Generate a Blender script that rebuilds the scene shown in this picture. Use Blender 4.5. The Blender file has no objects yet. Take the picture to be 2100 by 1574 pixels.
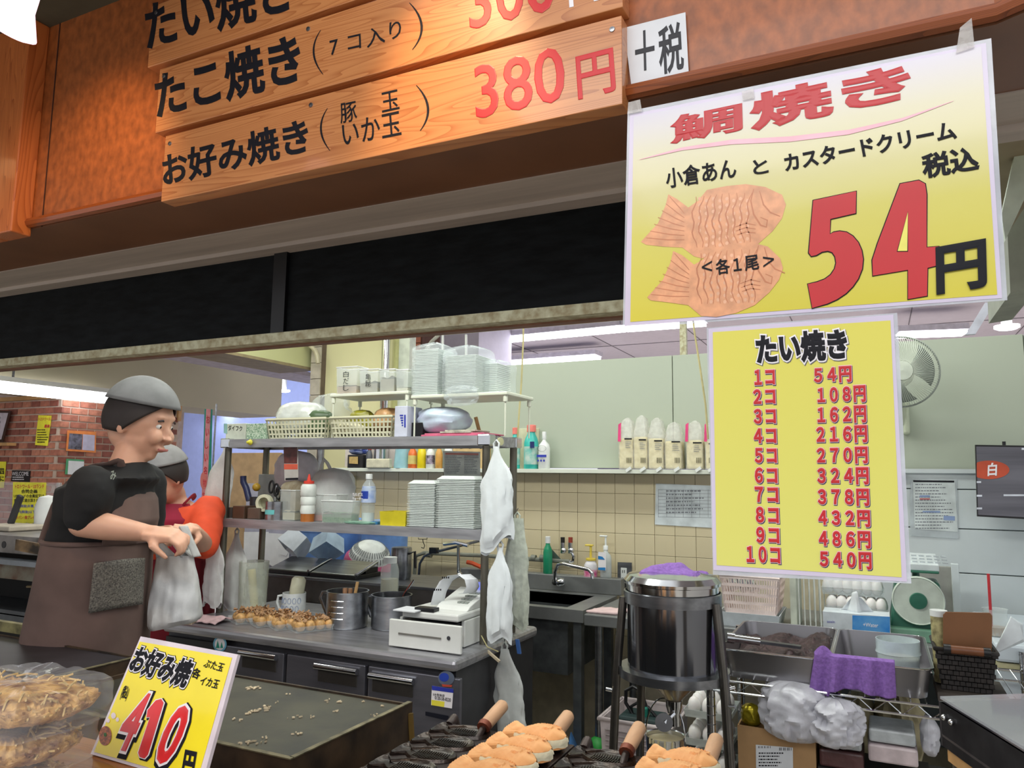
import bpy, bmesh, math, random
from mathutils import Vector, Matrix, noise
random.seed(7)
S = bpy.context.scene
COL = S.collection
# ------------------------------------------------------------ camera
F_, YAW, PIT, ROL, CZ = 1542.1, 0.450527, 0.123006, 0.01095, 1.35
_v = Vector((-math.sin(YAW)*math.cos(PIT), math.cos(YAW)*math.cos(PIT), math.sin(PIT)))
_r = Vector((math.cos(YAW), math.sin(YAW), 0)); _u = _r.cross(_v)
_r2 = _r*math.cos(ROL)+_u*math.sin(ROL); _u2 = _r2.cross(_v)
O_ = Vector((0, 0, CZ))
cd = bpy.data.cameras.new('camera'); cam = bpy.data.objects.new('camera', cd); COL.objects.link(cam)
cd.sensor_width = 36; cd.sensor_fit = 'HORIZONTAL'; cd.lens = F_/2100*36; cd.clip_start = .02
m3 = Matrix((_r2, _u2, -_v)).transposed(); m4 = m3.to_4x4(); m4.translation = O_; cam.matrix_world = m4
S.camera = cam
S.view_settings.view_transform = 'Standard'; S.view_settings.look = 'None'
S.view_settings.gamma = 1; S.view_settings.use_curve_mapping = False; S.view_settings.exposure = 0.0
# ------------------------------------------------------------ world and lights
W = bpy.data.worlds.new('world'); S.world = W; W.use_nodes = True
W.node_tree.nodes['Background'].inputs[0].default_value = (.94, .96, 1, 1)
W.node_tree.nodes['Background'].inputs[1].default_value = .8
def area(name, loc, tgt, sx, sy, p, col=(1, 1, 1)):
    l = bpy.data.lights.new(name, 'AREA'); l.shape = 'RECTANGLE'; l.size = sx; l.size_y = sy; l.energy = p; l.color = col
    o = bpy.data.objects.new(name, l); COL.objects.link(o); o.location = loc
    o.rotation_euler = (Vector(tgt)-Vector(loc)).to_track_quat('-Z', 'Y').to_euler(); return o
def spot(name, loc, tgt, p, col, ang, blend=.6, r=.03):
    l = bpy.data.lights.new(name, 'SPOT'); l.energy = p; l.color = col; l.spot_size = math.radians(ang); l.spot_blend = blend; l.shadow_soft_size = r
    o = bpy.data.objects.new(name, l); COL.objects.link(o); o.location = loc
    o.rotation_euler = (Vector(tgt)-Vector(loc)).to_track_quat('-Z', 'Y').to_euler(); return o
area('kitchen_light', (-.4, 2.9, 2.6), (-.4, 2.95, 0), 2.4, .25, 21, (.95, 1, .92))
area('kitchen_light', (-1.3, 1.62, 2.35), (-1.4, 2.3, 1.0), 2.2, .22, 24, (.96, 1, .93))  # unseen lamp added to light the rack shelves from the front
area('kitchen_light', (-2.6, 2.9, 2.6), (-2.6, 3.0, 0), 1.8, .25, 18, (.96, 1, .90))
area('kitchen_light', (-3.6, 2.2, 2.5), (-3.6, 2.4, 0), 1.2, .25, 13, (1, .98, .92))
area('hall_fill', (.2, -1.6, 2.9), (-.2, .6, .9), 2.6, .6, 9, (.97, .98, 1))
area('hall_fill', (-.5, -1.2, 2.9), (-.5, -1.0, 0), 3.5, 1.2, 62, (1, .98, .95))  # unseen lamp added so that floor bounce brightens the soffit
area('hall_fill', (-6.5, 5.6, 2.6), (-6.5, 6.2, 1.0), 2.4, .5, 60, (.92, .95, 1))  # added fill that brightens the blue far wall
area('hall_fill', (-.5, 7.5, 2.5), (-.5, 7.5, 0), 6, 2, 260, (.97, .95, 1))  # added fill for the far hall, whose strip lights alone are too weak
spot('sign_spot', (-1.30, .62, 2.18), (-1.45, 1.0, 1.93), 9, (1, .66, .36), 80, .9)
spot('sign_spot', (-.62, .70, 2.30), (-.58, 1.0, 1.90), 13, (1, .66, .34), 50, .9)
spot('sign_spot', (-2.3, .62, 2.25), (-2.15, 1.0, 1.95), 6, (1, .60, .28), 80, .9)
spot('counter_spot', (-.6, .6, 2.3), (-.5, 1.25, .87), 9, (1, .80, .55), 60, .9)
spot('counter_spot', (-1.1, .35, 2.3), (-1.0, .72, .95), 6, (1, .86, .66), 55, .9)

# ------------------------------------------------------------ pixel rays and planes
def ray(px, py): return _v+_r2*((px-1050)/F_)-_u2*((py-787)/F_)
def P(px, py, Y=None, z=None, X=None, d=None):
    D = ray(px, py)
    t = Y/D.y if Y is not None else (z-CZ)/D.z if z is not None else X/D.x if X is not None else d
    return O_+D*t
def PXZ(px, py, Y): q = P(px, py, Y=Y); return q.x, q.z
def XA(px, Y, z):
    """world x on the line (Y, z) seen at picture column px"""
    k = (px-1050)/F_; n = _r2-_v*k; return -(n.y*Y+n.z*(z-CZ))/n.x
def ZA(py, x, Y):
    """world z on the upright (x, Y) seen at picture row py"""
    k = -(py-787)/F_; n = _u2-_v*k; return CZ-(n.x*x+n.y*Y)/n.z
def YA(px, x, z):
    k = (px-1050)/F_; n = _r2-_v*k; return -(n.x*x+n.z*(z-CZ))/n.y
def plane_map(p0, n):
    def f(px, py):
        D = ray(px, py); return O_+D*((p0-O_).dot(n)/D.dot(n))
    return f
def planeY(Y): return plane_map(Vector((0, Y, 0)), Vector((0, 1, 0)))
# ------------------------------------------------------------ materials
_mc = {}
def srgb(c): return tuple(((x/12.92) if x <= .04045 else ((x+.055)/1.055)**2.4) for x in [v/255 for v in c])
def M(name, col=(128, 128, 128), rough=.5, metal=0, var=.08, scale=18, bump=0, alpha=1, emit=0, coat=0, stretch=None, trans=0, col2=None, spec=None, sss=0):
    if name in _mc: return _mc[name]
    m = bpy.data.materials.new(name); m.use_nodes = True; nt = m.node_tree; N = nt.nodes; L = nt.links
    b = N['Principled BSDF']; c = srgb(col)
    tc = N.new('ShaderNodeTexCoord'); mp = N.new('ShaderNodeMapping'); L.new(tc.outputs['Object'], mp.inputs[0])
    if stretch: mp.inputs['Scale'].default_value = stretch
    nz = N.new('ShaderNodeTexNoise'); nz.inputs['Scale'].default_value = scale; nz.inputs['Detail'].default_value = 5; L.new(mp.outputs[0], nz.inputs['Vector'])
    rp = N.new('ShaderNodeValToRGB'); L.new(nz.outputs['Fac'], rp.inputs[0])
    c2 = srgb(col2) if col2 else tuple(x*(1-var*2.2) for x in c); c1 = c if col2 else tuple(min(1, x*(1+var)) for x in c)
    rp.color_ramp.elements[0].color = (*c2, 1); rp.color_ramp.elements[1].color = (*c1, 1)
    rp.color_ramp.elements[0].position = .32; rp.color_ramp.elements[1].position = .66
    L.new(rp.outputs[0], b.inputs['Base Color'])
    b.inputs['Roughness'].default_value = rough; b.inputs['Metallic'].default_value = metal
    if spec is not None: b.inputs['Specular IOR Level'].default_value = spec
    if coat: b.inputs['Coat Weight'].default_value = coat; b.inputs['Coat Roughness'].default_value = .08
    if alpha < 1: b.inputs['Alpha'].default_value = alpha
    if trans: b.inputs['Transmission Weight'].default_value = trans; b.inputs['IOR'].default_value = 1.35
    if sss: b.inputs['Subsurface Weight'].default_value = sss; b.inputs['Subsurface Radius'].default_value = (.01, .004, .002)
    if emit: b.inputs['Emission Color'].default_value = (*c, 1); b.inputs['Emission Strength'].default_value = emit
    if bump:
        bp = N.new('ShaderNodeBump'); bp.inputs['Strength'].default_value = bump; bp.inputs['Distance'].default_value = .004
        L.new(nz.outputs['Fac'], bp.inputs['Height']); L.new(bp.outputs[0], b.inputs['Normal'])
    _mc[name] = m; return m
def wood(name, c1, c2, axis='X', scale=1.0, rough=.35, coat=.25, dist=3.0):
    if name in _mc: return _mc[name]
    m = M(name, c1, rough, coat=coat); nt = m.node_tree; N = nt.nodes; L = nt.links; b = N['Principled BSDF']
    tc = [n for n in N if n.type == 'TEX_COORD'][0]; mp = N.new('ShaderNodeMapping'); L.new(tc.outputs['Object'], mp.inputs[0])
    mp.inputs['Scale'].default_value = {'X': (1.2*scale, 9*scale, 22*scale), 'Z': (22*scale, 9*scale, 1.2*scale)}[axis]
    n1 = N.new('ShaderNodeTexNoise'); n1.inputs['Scale'].default_value = 1.2; n1.inputs['Detail'].default_value = 1; L.new(mp.outputs[0], n1.inputs['Vector'])
    mu = N.new('ShaderNodeMath'); mu.operation = 'MULTIPLY'; mu.inputs[1].default_value = 9*dist; L.new(n1.outputs['Fac'], mu.inputs[0])
    fr = N.new('ShaderNodeMath'); fr.operation = 'FRACT'; L.new(mu.outputs[0], fr.inputs[0])
    n2 = N.new('ShaderNodeTexNoise'); n2.inputs['Scale'].default_value = 14; n2.inputs['Detail'].default_value = 4; L.new(mp.outputs[0], n2.inputs['Vector'])
    ad = N.new('ShaderNodeMath'); ad.operation = 'MULTIPLY_ADD'; ad.inputs[1].default_value = .35; L.new(n2.outputs['Fac'], ad.inputs[0])
    pw = N.new('ShaderNodeMath'); pw.operation = 'POWER'; pw.inputs[1].default_value = 3; L.new(fr.outputs[0], pw.inputs[0]); 
    ml = N.new('ShaderNodeMath'); ml.operation = 'MULTIPLY'; ml.inputs[1].default_value = .6; L.new(pw.outputs[0], ml.inputs[0]); L.new(ml.outputs[0], ad.inputs[2])
    rp = N.new('ShaderNodeValToRGB'); L.new(ad.outputs[0], rp.inputs[0])
    rp.color_ramp.elements[0].color = (*srgb(c1), 1); rp.color_ramp.elements[1].color = (*srgb(c2), 1)
    rp.color_ramp.elements[0].position = .1; rp.color_ramp.elements[1].position = .85
    L.new(rp.outputs[0], b.inputs['Base Color']); return m
def gradmat(name, stops, p0, p1, rough=.35, coat=.5, bump=.05):
    """printed colour gradient: world z between p0 and p1"""
    m = M(name, (255, 255, 255), rough, coat=coat, bump=bump, scale=40); nt = m.node_tree; N = nt.nodes; L = nt.links
    g = N.new('ShaderNodeNewGeometry'); sp = N.new('ShaderNodeSeparateXYZ'); L.new(g.outputs['Position'], sp.inputs[0])
    mr = N.new('ShaderNodeMapRange'); mr.inputs[1].default_value = p0; mr.inputs[2].default_value = p1; L.new(sp.outputs[2], mr.inputs[0])
    rp = N.new('ShaderNodeValToRGB'); L.new(mr.outputs[0], rp.inputs[0])
    for i, (q, c) in enumerate(stops):
        e = rp.color_ramp.elements[i] if i < 2 else rp.color_ramp.elements.new(q)
        e.position = q; e.color = (*srgb(c), 1)
    L.new(rp.outputs[0], N['Principled BSDF'].inputs['Base Color']); return m
STEEL = M('brushed_steel', (150, 152, 156), .28, .95, var=.12, scale=6, stretch=(1, 8, 8))
STEELD = M('dark_steel', (118, 120, 126), .36, .9, var=.16, scale=5, stretch=(1, 6, 6))
CHROME = M('chrome', (215, 217, 220), .12, 1, var=.03)
BLACK = M('black_plastic', (22, 22, 25), .4)
WHITE = M('white_plastic', (225, 228, 226), .4, var=.03)
PAPER = M('paper', (225, 228, 232), .7, var=.03)
INK = M('black_ink', (20, 20, 28), .6, spec=.25)
RACKS = M('rack_steel', (172, 172, 176), .5, .6, var=.12, scale=7, stretch=(1, 8, 8))
RED = M('red_ink', (206, 34, 44), .4, coat=.4, var=.04)
BLUEI = M('blue_ink', (50, 62, 170), .4)
GREYI = M('grey_ink', (120, 124, 132), .6)
YEL = M('yellow_print', (238, 226, 70), .3, coat=.5, var=.03)
WHITEP = M('white_print', (240, 236, 240), .35, coat=.4, var=.02)
FOAM = M('white_foam', (228, 234, 230), .55, var=.02)
BAG = M('white_bag_film', (222, 226, 230), .3, var=.05, bump=.5, scale=30, alpha=.93)
CLEAR = M('clear_film', (225, 235, 238), .12, var=.02, bump=.6, scale=35, alpha=.24)
MILKY = M('milky_plastic', (214, 220, 216), .3, var=.03, alpha=.30)
LIT = M('tube_light', (250, 250, 255), .4, emit=7, var=0)
# ------------------------------------------------------------ mesh builder
class MB:
    def __init__(s): s.v = []; s.f = []; s.sm = []
    def add(s, vs, fs, smooth=False):
        o = len(s.v); s.v += [Vector(v) for v in vs]; s.f += [tuple(i+o for i in f) for f in fs]; s.sm += [smooth]*len(fs); return s
    def box(s, x0, x1, y0, y1, z0, z1):
        v = [(x, y, z) for z in (z0, z1) for y in (y0, y1) for x in (x0, x1)]
        return s.add(v, [(0, 2, 3, 1), (4, 5, 7, 6), (0, 1, 5, 4), (2, 6, 7, 3), (0, 4, 6, 2), (1, 3, 7, 5)])
    def obox(s, c, ax, ay, az):
        """oriented box: centre and three half-axis vectors"""
        c = Vector(c); ax = Vector(ax); ay = Vector(ay); az = Vector(az)
        v = [c+ax*i+ay*j+az*k for k in (-1, 1) for j in (-1, 1) for i in (-1, 1)]
        return s.add(v, [(0, 2, 3, 1), (4, 5, 7, 6), (0, 1, 5, 4), (2, 6, 7, 3), (0, 4, 6, 2), (1, 3, 7, 5)])
    def prism(s, pts, off):
        """closed polygon (list of 3D points) extruded by vector off"""
        n = len(pts); off = Vector(off); v = [Vector(p) for p in pts]; v += [p+off for p in v]
        return s.add(v, [tuple(range(n-1, -1, -1)), tuple(range(n, 2*n))]+[(i, (i+1) % n, n+(i+1) % n, n+i) for i in range(n)])
    def frus(s, c, w0, d0, w1, d1, h, rot=0, t=0):
        """open-topped or solid frustum (base w0 x d0, top w1 x d1)"""
        ca, sa = math.cos(rot), math.sin(rot)
        def q(x, y, z): return (c[0]+x*ca-y*sa, c[1]+x*sa+y*ca, c[2]+z)
        R = lambda w, d, z: [q(-w/2, -d/2, z), q(w/2, -d/2, z), q(w/2, d/2, z), q(-w/2, d/2, z)]
        if not t:
            return s.add(R(w0, d0, 0)+R(w1, d1, h), [(3, 2, 1, 0), (4, 5, 6, 7)]+[(i, (i+1) % 4, 4+(i+1) % 4, 4+i) for i in range(4)])
        v = R(w0, d0, 0)+R(w1, d1, h)+R(w1-2*t, d1-2*t, h)+R(w0-2*t, d0-2*t, t)
        fs = [(3, 2, 1, 0)]+[(a*4+i, a*4+(i+1) % 4, a*4+4+(i+1) % 4, a*4+4+i) for a in range(3) for i in range(4)]+[(12, 13, 14, 15)]
        return s.add(v, fs)
    def lathe(s, c, prof, n=24, axis=(0, 0, 1), sx=1, sy=1, a0=0, a1=2*math.pi, smooth=True):
        A = Vector(axis).normalized(); U = A.orthogonal().normalized() if abs(A.z) < .99 else Vector((1, 0, 0)); V = A.cross(U); c = Vector(c)
        full = abs(a1-a0-2*math.pi) < 1e-6; k = n if full else n+1; vs = []
        for r, h in prof:
            for i in range(k):
                a = a0+(a1-a0)*i/n; vs.append(c+A*h+U*(r*math.cos(a)*sx)+V*(r*math.sin(a)*sy))
        fs = []
        for j in range(len(prof)-1):
            for i in range(n):
                i2 = (i+1) % k; fs.append((j*k+i, j*k+i2, (j+1)*k+i2, (j+1)*k+i))
        if full:
            if prof[0][0] > 1e-5: fs.append(tuple(range(k-1, -1, -1)))
            if prof[-1][0] > 1e-5: fs.append(tuple((len(prof)-1)*k+i for i in range(k)))
        return s.add(vs, fs, smooth)
    def cyl(s, a, b, r, r2=None, n=12):
        a = Vector(a); b = Vector(b); return s.lathe(a, [(r, 0), (r if r2 is None else r2, (b-a).length)], n, b-a)
    def ball(s, c, r, sz=1, n=14, axis=(0, 0, 1), sx=1, sy=1):
        m = max(6, n//2); return s.lathe(c, [(r*math.sin(math.pi*i/m)+1e-6, -r*sz*math.cos(math.pi*i/m)) for i in range(m+1)], n, axis, sx, sy)
    def tube(s, pts, r, n=8, close=False, flat=1, rs=None):
        pts = [Vector(p) for p in pts]; k = len(pts); vs = []; prevU = None
        for i, p in enumerate(pts):
            t = (pts[(i+1) % k]-pts[i-1]) if close else (pts[min(i+1, k-1)]-pts[max(i-1, 0)])
            t = t.normalized() if t.length > 1e-9 else Vector((0, 0, 1))
            U = (prevU-t*prevU.dot(t)).normalized() if prevU is not None and (prevU-t*prevU.dot(t)).length > 1e-4 else t.orthogonal().normalized()
            prevU = U; V = t.cross(U); rr = rs[i] if rs else r
            for j in range(n):
                a = 2*math.pi*j/n; vs.append(p+U*(rr*math.cos(a))+V*(rr*math.sin(a)*flat))
        fs = [(i*n+j, i*n+(j+1) % n, (i+1)*n+(j+1) % n, (i+1)*n+j) for i in range(k-1) for j in range(n)]
        if close: fs += [((k-1)*n+j, (k-1)*n+(j+1) % n, (j+1) % n, j) for j in range(n)]
        else: fs += [tuple(range(n-1, -1, -1)), tuple((k-1)*n+j for j in range(n))]
        return s.add(vs, fs, True)
    def grid(s, f, nu, nv, smooth=True, wrap=False):
        k = nu if wrap else nu+1
        vs = [f(i/nu, j/nv) for j in range(nv+1) for i in range(k)]
        return s.add(vs, [(j*k+i, j*k+(i+1) % k, (j+1)*k+(i+1) % k, (j+1)*k+i) for j in range(nv) for i in range(nu)], smooth)
    def mesh(s, name, mat):
        me = bpy.data.meshes.new(name); me.from_pydata([tuple(v) for v in s.v], [], s.f); me.update()
        me.polygons.foreach_set('use_smooth', s.sm); me.materials.append(mat)
        if any(s.sm): me.set_sharp_from_angle(angle=.7)
        return me
    def build(s, name, mat, parent=None, bevel=0, solid=0, sub=0):
        me = s.mesh(name, mat); o = bpy.data.objects.new(name, me); COL.objects.link(o)
        if parent is not None:
            o.parent = parent
            if parent.parent is None: o.matrix_parent_inverse = Matrix.Translation(-parent.location)
        if solid: md = o.modifiers.new('s', 'SOLIDIFY'); md.thickness = solid; md.offset = 0
        if sub: md = o.modifiers.new('u', 'SUBSURF'); md.levels = sub; md.render_levels = sub
        if bevel: md = o.modifiers.new('b', 'BEVEL'); md.width = bevel; md.segments = 2; md.limit_method = 'ANGLE'
        return o
def tag(o, label=None, cat=None, group=None, kind=None):
    for k, v in (('label', label), ('category', cat), ('group', group), ('kind', kind)):
        if v: o[k] = v
    return o
def T(name, label, cat, loc, group=None):
    o = bpy.data.objects.new(name, None); COL.objects.link(o); o.location = loc; o.empty_display_size = .02
    bpy.context.view_layer.update() if False else None
    return tag(o, label, cat, group)
def struct(name, mb, mat, **k):
    o = mb.build(name, mat, **k); o['kind'] = 'structure'; return o
def dup(root, delta, label=None, group=None, rotz=0):
    """copy of a thing with its parts and sub-parts, moved by delta"""
    def cp(o, par):
        c = o.copy(); COL.objects.link(c)
        if par is not None: c.parent = par; c.matrix_parent_inverse = o.matrix_parent_inverse.copy()
        for ch in o.children: cp(ch, c)
        return c
    r = cp(root, None); r.location = root.location+Vector(delta); r.rotation_euler.z = root.rotation_euler.z+rotz
    if label: r['label'] = label
    if group: r['group'] = group
    return r
def piece(o, name, delta, parent):
    c = o.copy(); COL.objects.link(c); c.parent = parent; c.matrix_parent_inverse = o.matrix_parent_inverse.copy(); c.location = Vector(o.location)+Vector(delta); return c
# ------------------------------------------------------------ lettering
_tx = {}
def glyphs(body, R=0):
    R = round(max(R, 0), 4)
    if (body, R) in _tx: return _tx[body, R]
    c = bpy.data.curves.new('t', 'FONT'); c.body = body; c.size = 1; c.resolution_u = 3; c.bevel_depth = R; c.bevel_resolution = 0
    o = bpy.data.objects.new('t', c); COL.objects.link(o)
    me = bpy.data.meshes.new_from_object(o.evaluated_get(bpy.context.evaluated_depsgraph_get()))
    r = ([tuple(v.co) for v in me.vertices], [tuple(p.vertices) for p in me.polygons])
    bpy.data.objects.remove(o); bpy.data.meshes.remove(me); bpy.data.curves.remove(c)
    _tx[body, R] = r; return r
def txt(mb, body, mp, BL, BR, TL, bold=0, off=.0006, extra=0, sh=(0, 0)):
    """lettering laid in the plane mp so that its bounding box meets three picture points"""
    v0, _ = glyphs(body); R = max(bold, 0)+extra; vs, fs = glyphs(body, R)
    x0 = min(v[0] for v in v0)-bold; x1 = max(v[0] for v in v0)+bold; y0 = min(v[1] for v in v0)-bold; y1 = max(v[1] for v in v0)+bold
    a = mp(*BL); bx = mp(*BR)-a; by = mp(*TL)-a; n = bx.cross(by).normalized()
    if n.dot(O_-a) < 0: n = -n
    k = .00022/R if R > 0 else 0
    mb.add([a+bx*((v[0]+sh[0]-x0)/(x1-x0))+by*((v[1]+sh[1]-y0)/(y1-y0))+n*(off+v[2]*k) for v in vs], fs)
    return mb
def quad(mb, mp, pts, off=.0004, th=0):
    p = [mp(*q) for q in pts]; n = (p[1]-p[0]).cross(p[-1]-p[0]).normalized()
    if n.dot(O_-p[0]) < 0: n = -n
    if th: mb.prism([q+n*off for q in p], n*th)
    else: mb.add([q+n*off for q in p], [tuple(range(len(p)))])
    return mb
# ============================================================ SETTING
VEN = M('fascia_veneer', (160, 88, 42), .42, coat=.15, var=.16, scale=60, bump=.12, stretch=(1, 1, .7))
TRIMW = wood('trim_wood', (150, 78, 34), (112, 54, 24), 'X')
SOFM = M('soffit_laminate', (124, 84, 60), .4, var=.06, scale=8)
zf = 1.89
# floor, hall ceiling
struct('floor', MB().box(-16, 7, -5, 14, -.05, 0), M('floor_vinyl', (190, 182, 168), .45, scale=4, var=.04))
CEIL = M('hall_ceiling', (206, 200, 214), .8, var=.02)
struct('ceiling', MB().box(-16, 7, 1.40, 14, 2.7, 2.75), CEIL)
mb = MB()
for i in range(12): mb.box(-16, 7, 4.6+i*.9, 4.606+i*.9, 2.695, 2.7)
for i in range(24): mb.box(-15+i*.9, -14.994+i*.9, 4.1, 14, 2.695, 2.7)
c_ = mb.build('ceiling_joint', M('joint', (120, 116, 126), .8), bpy.data.objects['ceiling']); c_['kind'] = 'stuff'
# fascia
mb = MB(); mb.box(-4, P(2043, 60, Y=1).x, 1.0, 1.03, zf+.0121, 2.6); struct('wall_front', mb, VEN)
xc = P(2043, 60, Y=1).x
mb = MB()
for X in (P(123, 60, Y=1).x, -1.0+.0): mb.box(X-.0012, X+.0012, .9985, 1.0, zf, 2.6)
o = mb.build('panel_joint', M('dark_gap', (60, 30, 16), .8), bpy.data.objects['wall_front'])
# fascia return to the right
mb = MB(); a = Vector((xc, 1.0, 0)); d = Vector((.8, -.42, 0)); mb.prism([a+Vector((0, 0, zf+.0121)), a+d+Vector((0, 0, zf+.0121)), a+d+Vector((0, 0, 2.6)), a+Vector((0, 0, 2.6))], (.02, .03, 0))
struct('wall_right_fascia', mb, VEN)
mb = MB(); mb.tube([(-4, .994, zf+.012), (xc, .994, zf+.012), (xc+.8, .574, zf+.012)], .011, 8); struct('trim_1', mb, TRIMW)
# soffit, grey boards, black beam, cream lip
mb = MB(); mb.prism([(-4, 1.0, zf), (xc, 1.0, zf), (xc+.8, .58, zf), (xc+.8, 1.19, zf), (-4, 1.19, zf)], (0, 0, .012)); struct('soffit', mb, SOFM)
GB = M('grey_board', (186, 174, 164), .6, var=.06, scale=12, stretch=(.3, 4, 4))
mb = MB(); mb.box(-4, 1.0, 1.19, 1.30, zf-.002, zf+.02); struct('trim_2', mb, GB)
mb = MB(); mb.box(-4, 1.0, 1.30, 1.345, zf-.012, zf+.02); struct('trim_3', mb, GB)
BB = M('black_paint', (17, 20, 22), .7, var=.25, scale=30, bump=.35, stretch=(.5, 1, 2), spec=.15)
zb = 1.684
xe = P(2000, 500, Y=1.345).x
mb = MB(); mb.box(-4, xe, 1.345, 1.40, zb, zf+.02); struct('beam', mb, BB)
xj = P(578, 590, Y=1.345).x
MB().box(xj-.02, xj+.02, 1.335, 1.345, zb, zf-.004).build('joint_cover', M('black_paint_gloss', (10, 10, 12), .35), bpy.data.objects['beam'])
CREAM = M('chipped_cream_paint', (196, 196, 166), .6, var=.2, scale=55, bump=.5, col2=(150, 138, 104))
mb = MB(); mb.box(-4, xe, 1.338, 1.375, zb-.022, zb); struct('trim_4', mb, CREAM)
mb = MB(); mb.box(-4, xe, 1.375, 1.40, zb-.026, zb); struct('trim_5', mb, M('lip_brown', (128, 88, 66), .6))
# front ceiling over the customers (top left)
mb = MB(); mb.box(-6, -.9, -.4, 1.0, 2.375, 2.40); struct('ceiling_front', mb, M('dark_ceiling', (84, 80, 64), .8, var=.05))
# wooden post at the far left
x0 = P(8, 350, Y=.985).x; x1 = P(62, 350, Y=.985).x
WP = wood('post_pine', (204, 116, 58), (158, 78, 34), 'Z', 1.0)
mb = MB(); mb.box(x0+.02, x1, .955, 1.0, 1.872, 2.375); mb.box(x0-.25, x0+.02, .965, 1.0, 1.872, 2.375); struct('trim_6', mb, WP, bevel=.003)
# ---- back wall, tiled below, mint panels above
WY = 3.6
xl = P(703, 975, Y=WY).x
GROUT = M('grout', (196, 186, 160), .8)
wb = struct('wall_back', MB().box(xl, 2.6, WY+.006, WY+.10, 0, 1.385), GROUT)
TILE = M('cream_tile', (203, 190, 158), .3, var=.03, scale=3, coat=.2)
tb = None
for r in range(9):
    for c in range(22):
        X = xl+.002+c*.0985; Z = 1.372-(r+1)*.0965
        if tb is None:
            tb = MB().box(X, X+.097, WY-.001, WY+.008, Z, Z+.095).build('tile', TILE, wb, bevel=.0014); tx, tz = X, Z
        else: piece(tb, 'tile', (X-tx, 0, Z-tz), wb)
MINT = M('mint_partition', (172, 180, 164), .55, var=.02, scale=1.2)
wp = struct('wall_partition', MB().box(-2.42, 2.6, WY+.03, WY+.09, 1.40, 1.945), M('partition_core', (120, 130, 110), .7))
xs = [-2.42, P(1378, 800, Y=WY).x, P(1850, 800, Y=WY).x+.45, 2.6]
for i in range(3): MB().box(xs[i]+.001, xs[i+1]-.003, WY+.018, WY+.03, 1.40, 1.95).build('panel', MINT, wp, bevel=.001)
MB().box(-2.85, -2.42, WY+.02, WY+.04, 1.40, 1.62).build('panel', M('white_board', (200, 190, 186), .6), wp)
ledge = struct('trim_7', MB().box(xl-.02, 0.10, WY-.10, WY+.02, 1.372, 1.392), M('ledge_white', (214, 218, 206), .5, var=.04, scale=6), bevel=.002)
# white plank panelling on the right
WPL = M('white_planks', (208, 216, 218), .6, var=.03, scale=5)
x0 = P(1868, 1000, Y=WY).x
wr = struct('wall_right', MB().box(x0-.3, 2.6, WY-.012, WY+.0, .3, 1.40), M('plank_gap', (120, 128, 128), .8))
zz = [1.395, 1.318, 1.160, .985, .80, .62]
for i in range(5): MB().box(x0-.3, 2.6, WY-.03, WY-.012, zz[i+1]+.004, zz[i]).build('plank', WPL, wr, bevel=.002)
MB().box(x0-.3, 2.6, WY-.045, WY-.02, 1.385, 1.402).build('cap_rail', WPL, wr)
# frame post on the partition, smoke curtain, cords
struct('trim_8', MB().box(P(1392, 700, Y=WY).x, P(1405, 700, Y=WY).x, WY+.02, WY+.05, 1.95, 2.5), CREAM)
# ---- left bulkhead beam along Y, brick walls below it
XB = -4.9
q = P(370, 832, X=XB); qe = P(578, 800, X=XB)
BEI = M('beige_bulkhead', (184, 178, 152), .6, var=.04, scale=1.5)
struct('beam_left', MB().box(XB-.5, XB, -.5, qe.y, q.z, 2.9), BEI)
bz = q.z
yc = P(122, 900, X=XB).y; ye = P(366, 900, X=XB).y
MORT = M('mortar', (196, 176, 160), .8)
BR = [M('brick_a', (168, 104, 84), .7, var=.14, scale=30, bump=.3), M('brick_b', (140, 80, 66), .7, var=.14, scale=30, bump=.3), M('brick_c', (186, 122, 98), .7, var=.14, scale=30, bump=.3)]
bl = struct('wall_left', MB().box(XB-3.0, XB-.012, yc, yc+.05, 0, bz-.02), MORT)
bs = struct('wall_left_side', MB().box(XB-.05, XB-.0121, yc+.002, ye, 0, bz-.02), MORT)
ph = .0475; pw = .098
pa = [MB().box(0, pw-.011, -.006, .006, 0, ph-.010).mesh('brick', m) for m in BR]
pb = [MB().box(-.006, .006, 0, .125-.011, 0, ph-.010).mesh('brick', m) for m in BR]
for r in range(19):
    z = bz-.035-(r+1)*ph
    for c in range(9):
        X = XB-.03-(c+1)*pw+(pw/2 if r % 2 else 0)
        if X+pw-.011 > XB+.01: continue
        o = bpy.data.objects.new('brick', random.choice(pa)); COL.objects.link(o); o.parent = bl; o.location = (X, yc, z)
    if r % 2: MB().box(XB-.018, XB-.006, yc+.006, yc+.062, z, z+ph-.010).build('brick', random.choice(BR), bs)
    n = int((ye-yc)/.125)+1
    for c in range(n):
        Y = yc+.008+c*.125+(.066 if r % 2 else 0)
        if Y+.114 > ye: continue
        o = bpy.data.objects.new('brick', random.choice(pb)); COL.objects.link(o); o.parent = bs; o.location = (XB-.012, Y, z)
OAK = M('oak_trim', (196, 152, 100), .5)
struct('trim_9', MB().box(XB-3, XB-.0, yc-.03, yc+.01, bz-.035, bz-.008).box(XB-.02, XB+.004, yc-.03, ye, bz-.03, bz-.008), OAK)
struct('trim_10', MB().box(XB-.03, XB+.006, ye-.02, ye+.01, bz-.12, bz-.0), OAK)
struct('wall_far', MB().box(-12, -4.2, 7.2, 7.3, 0, 2.7), M('blue_far_wall', (160, 174, 226), .7, var=.02))
struct('wall_far_centre', MB().box(-4.2, 6, 12, 12.1, 0, 2.7), M('far_wall', (170, 168, 190), .7, var=.02))
struct('wall_end', MB().box(-8.5, -8.4, -1, 7.2, 0, 2.7), M('end_wall', (150, 130, 112), .7))
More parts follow.
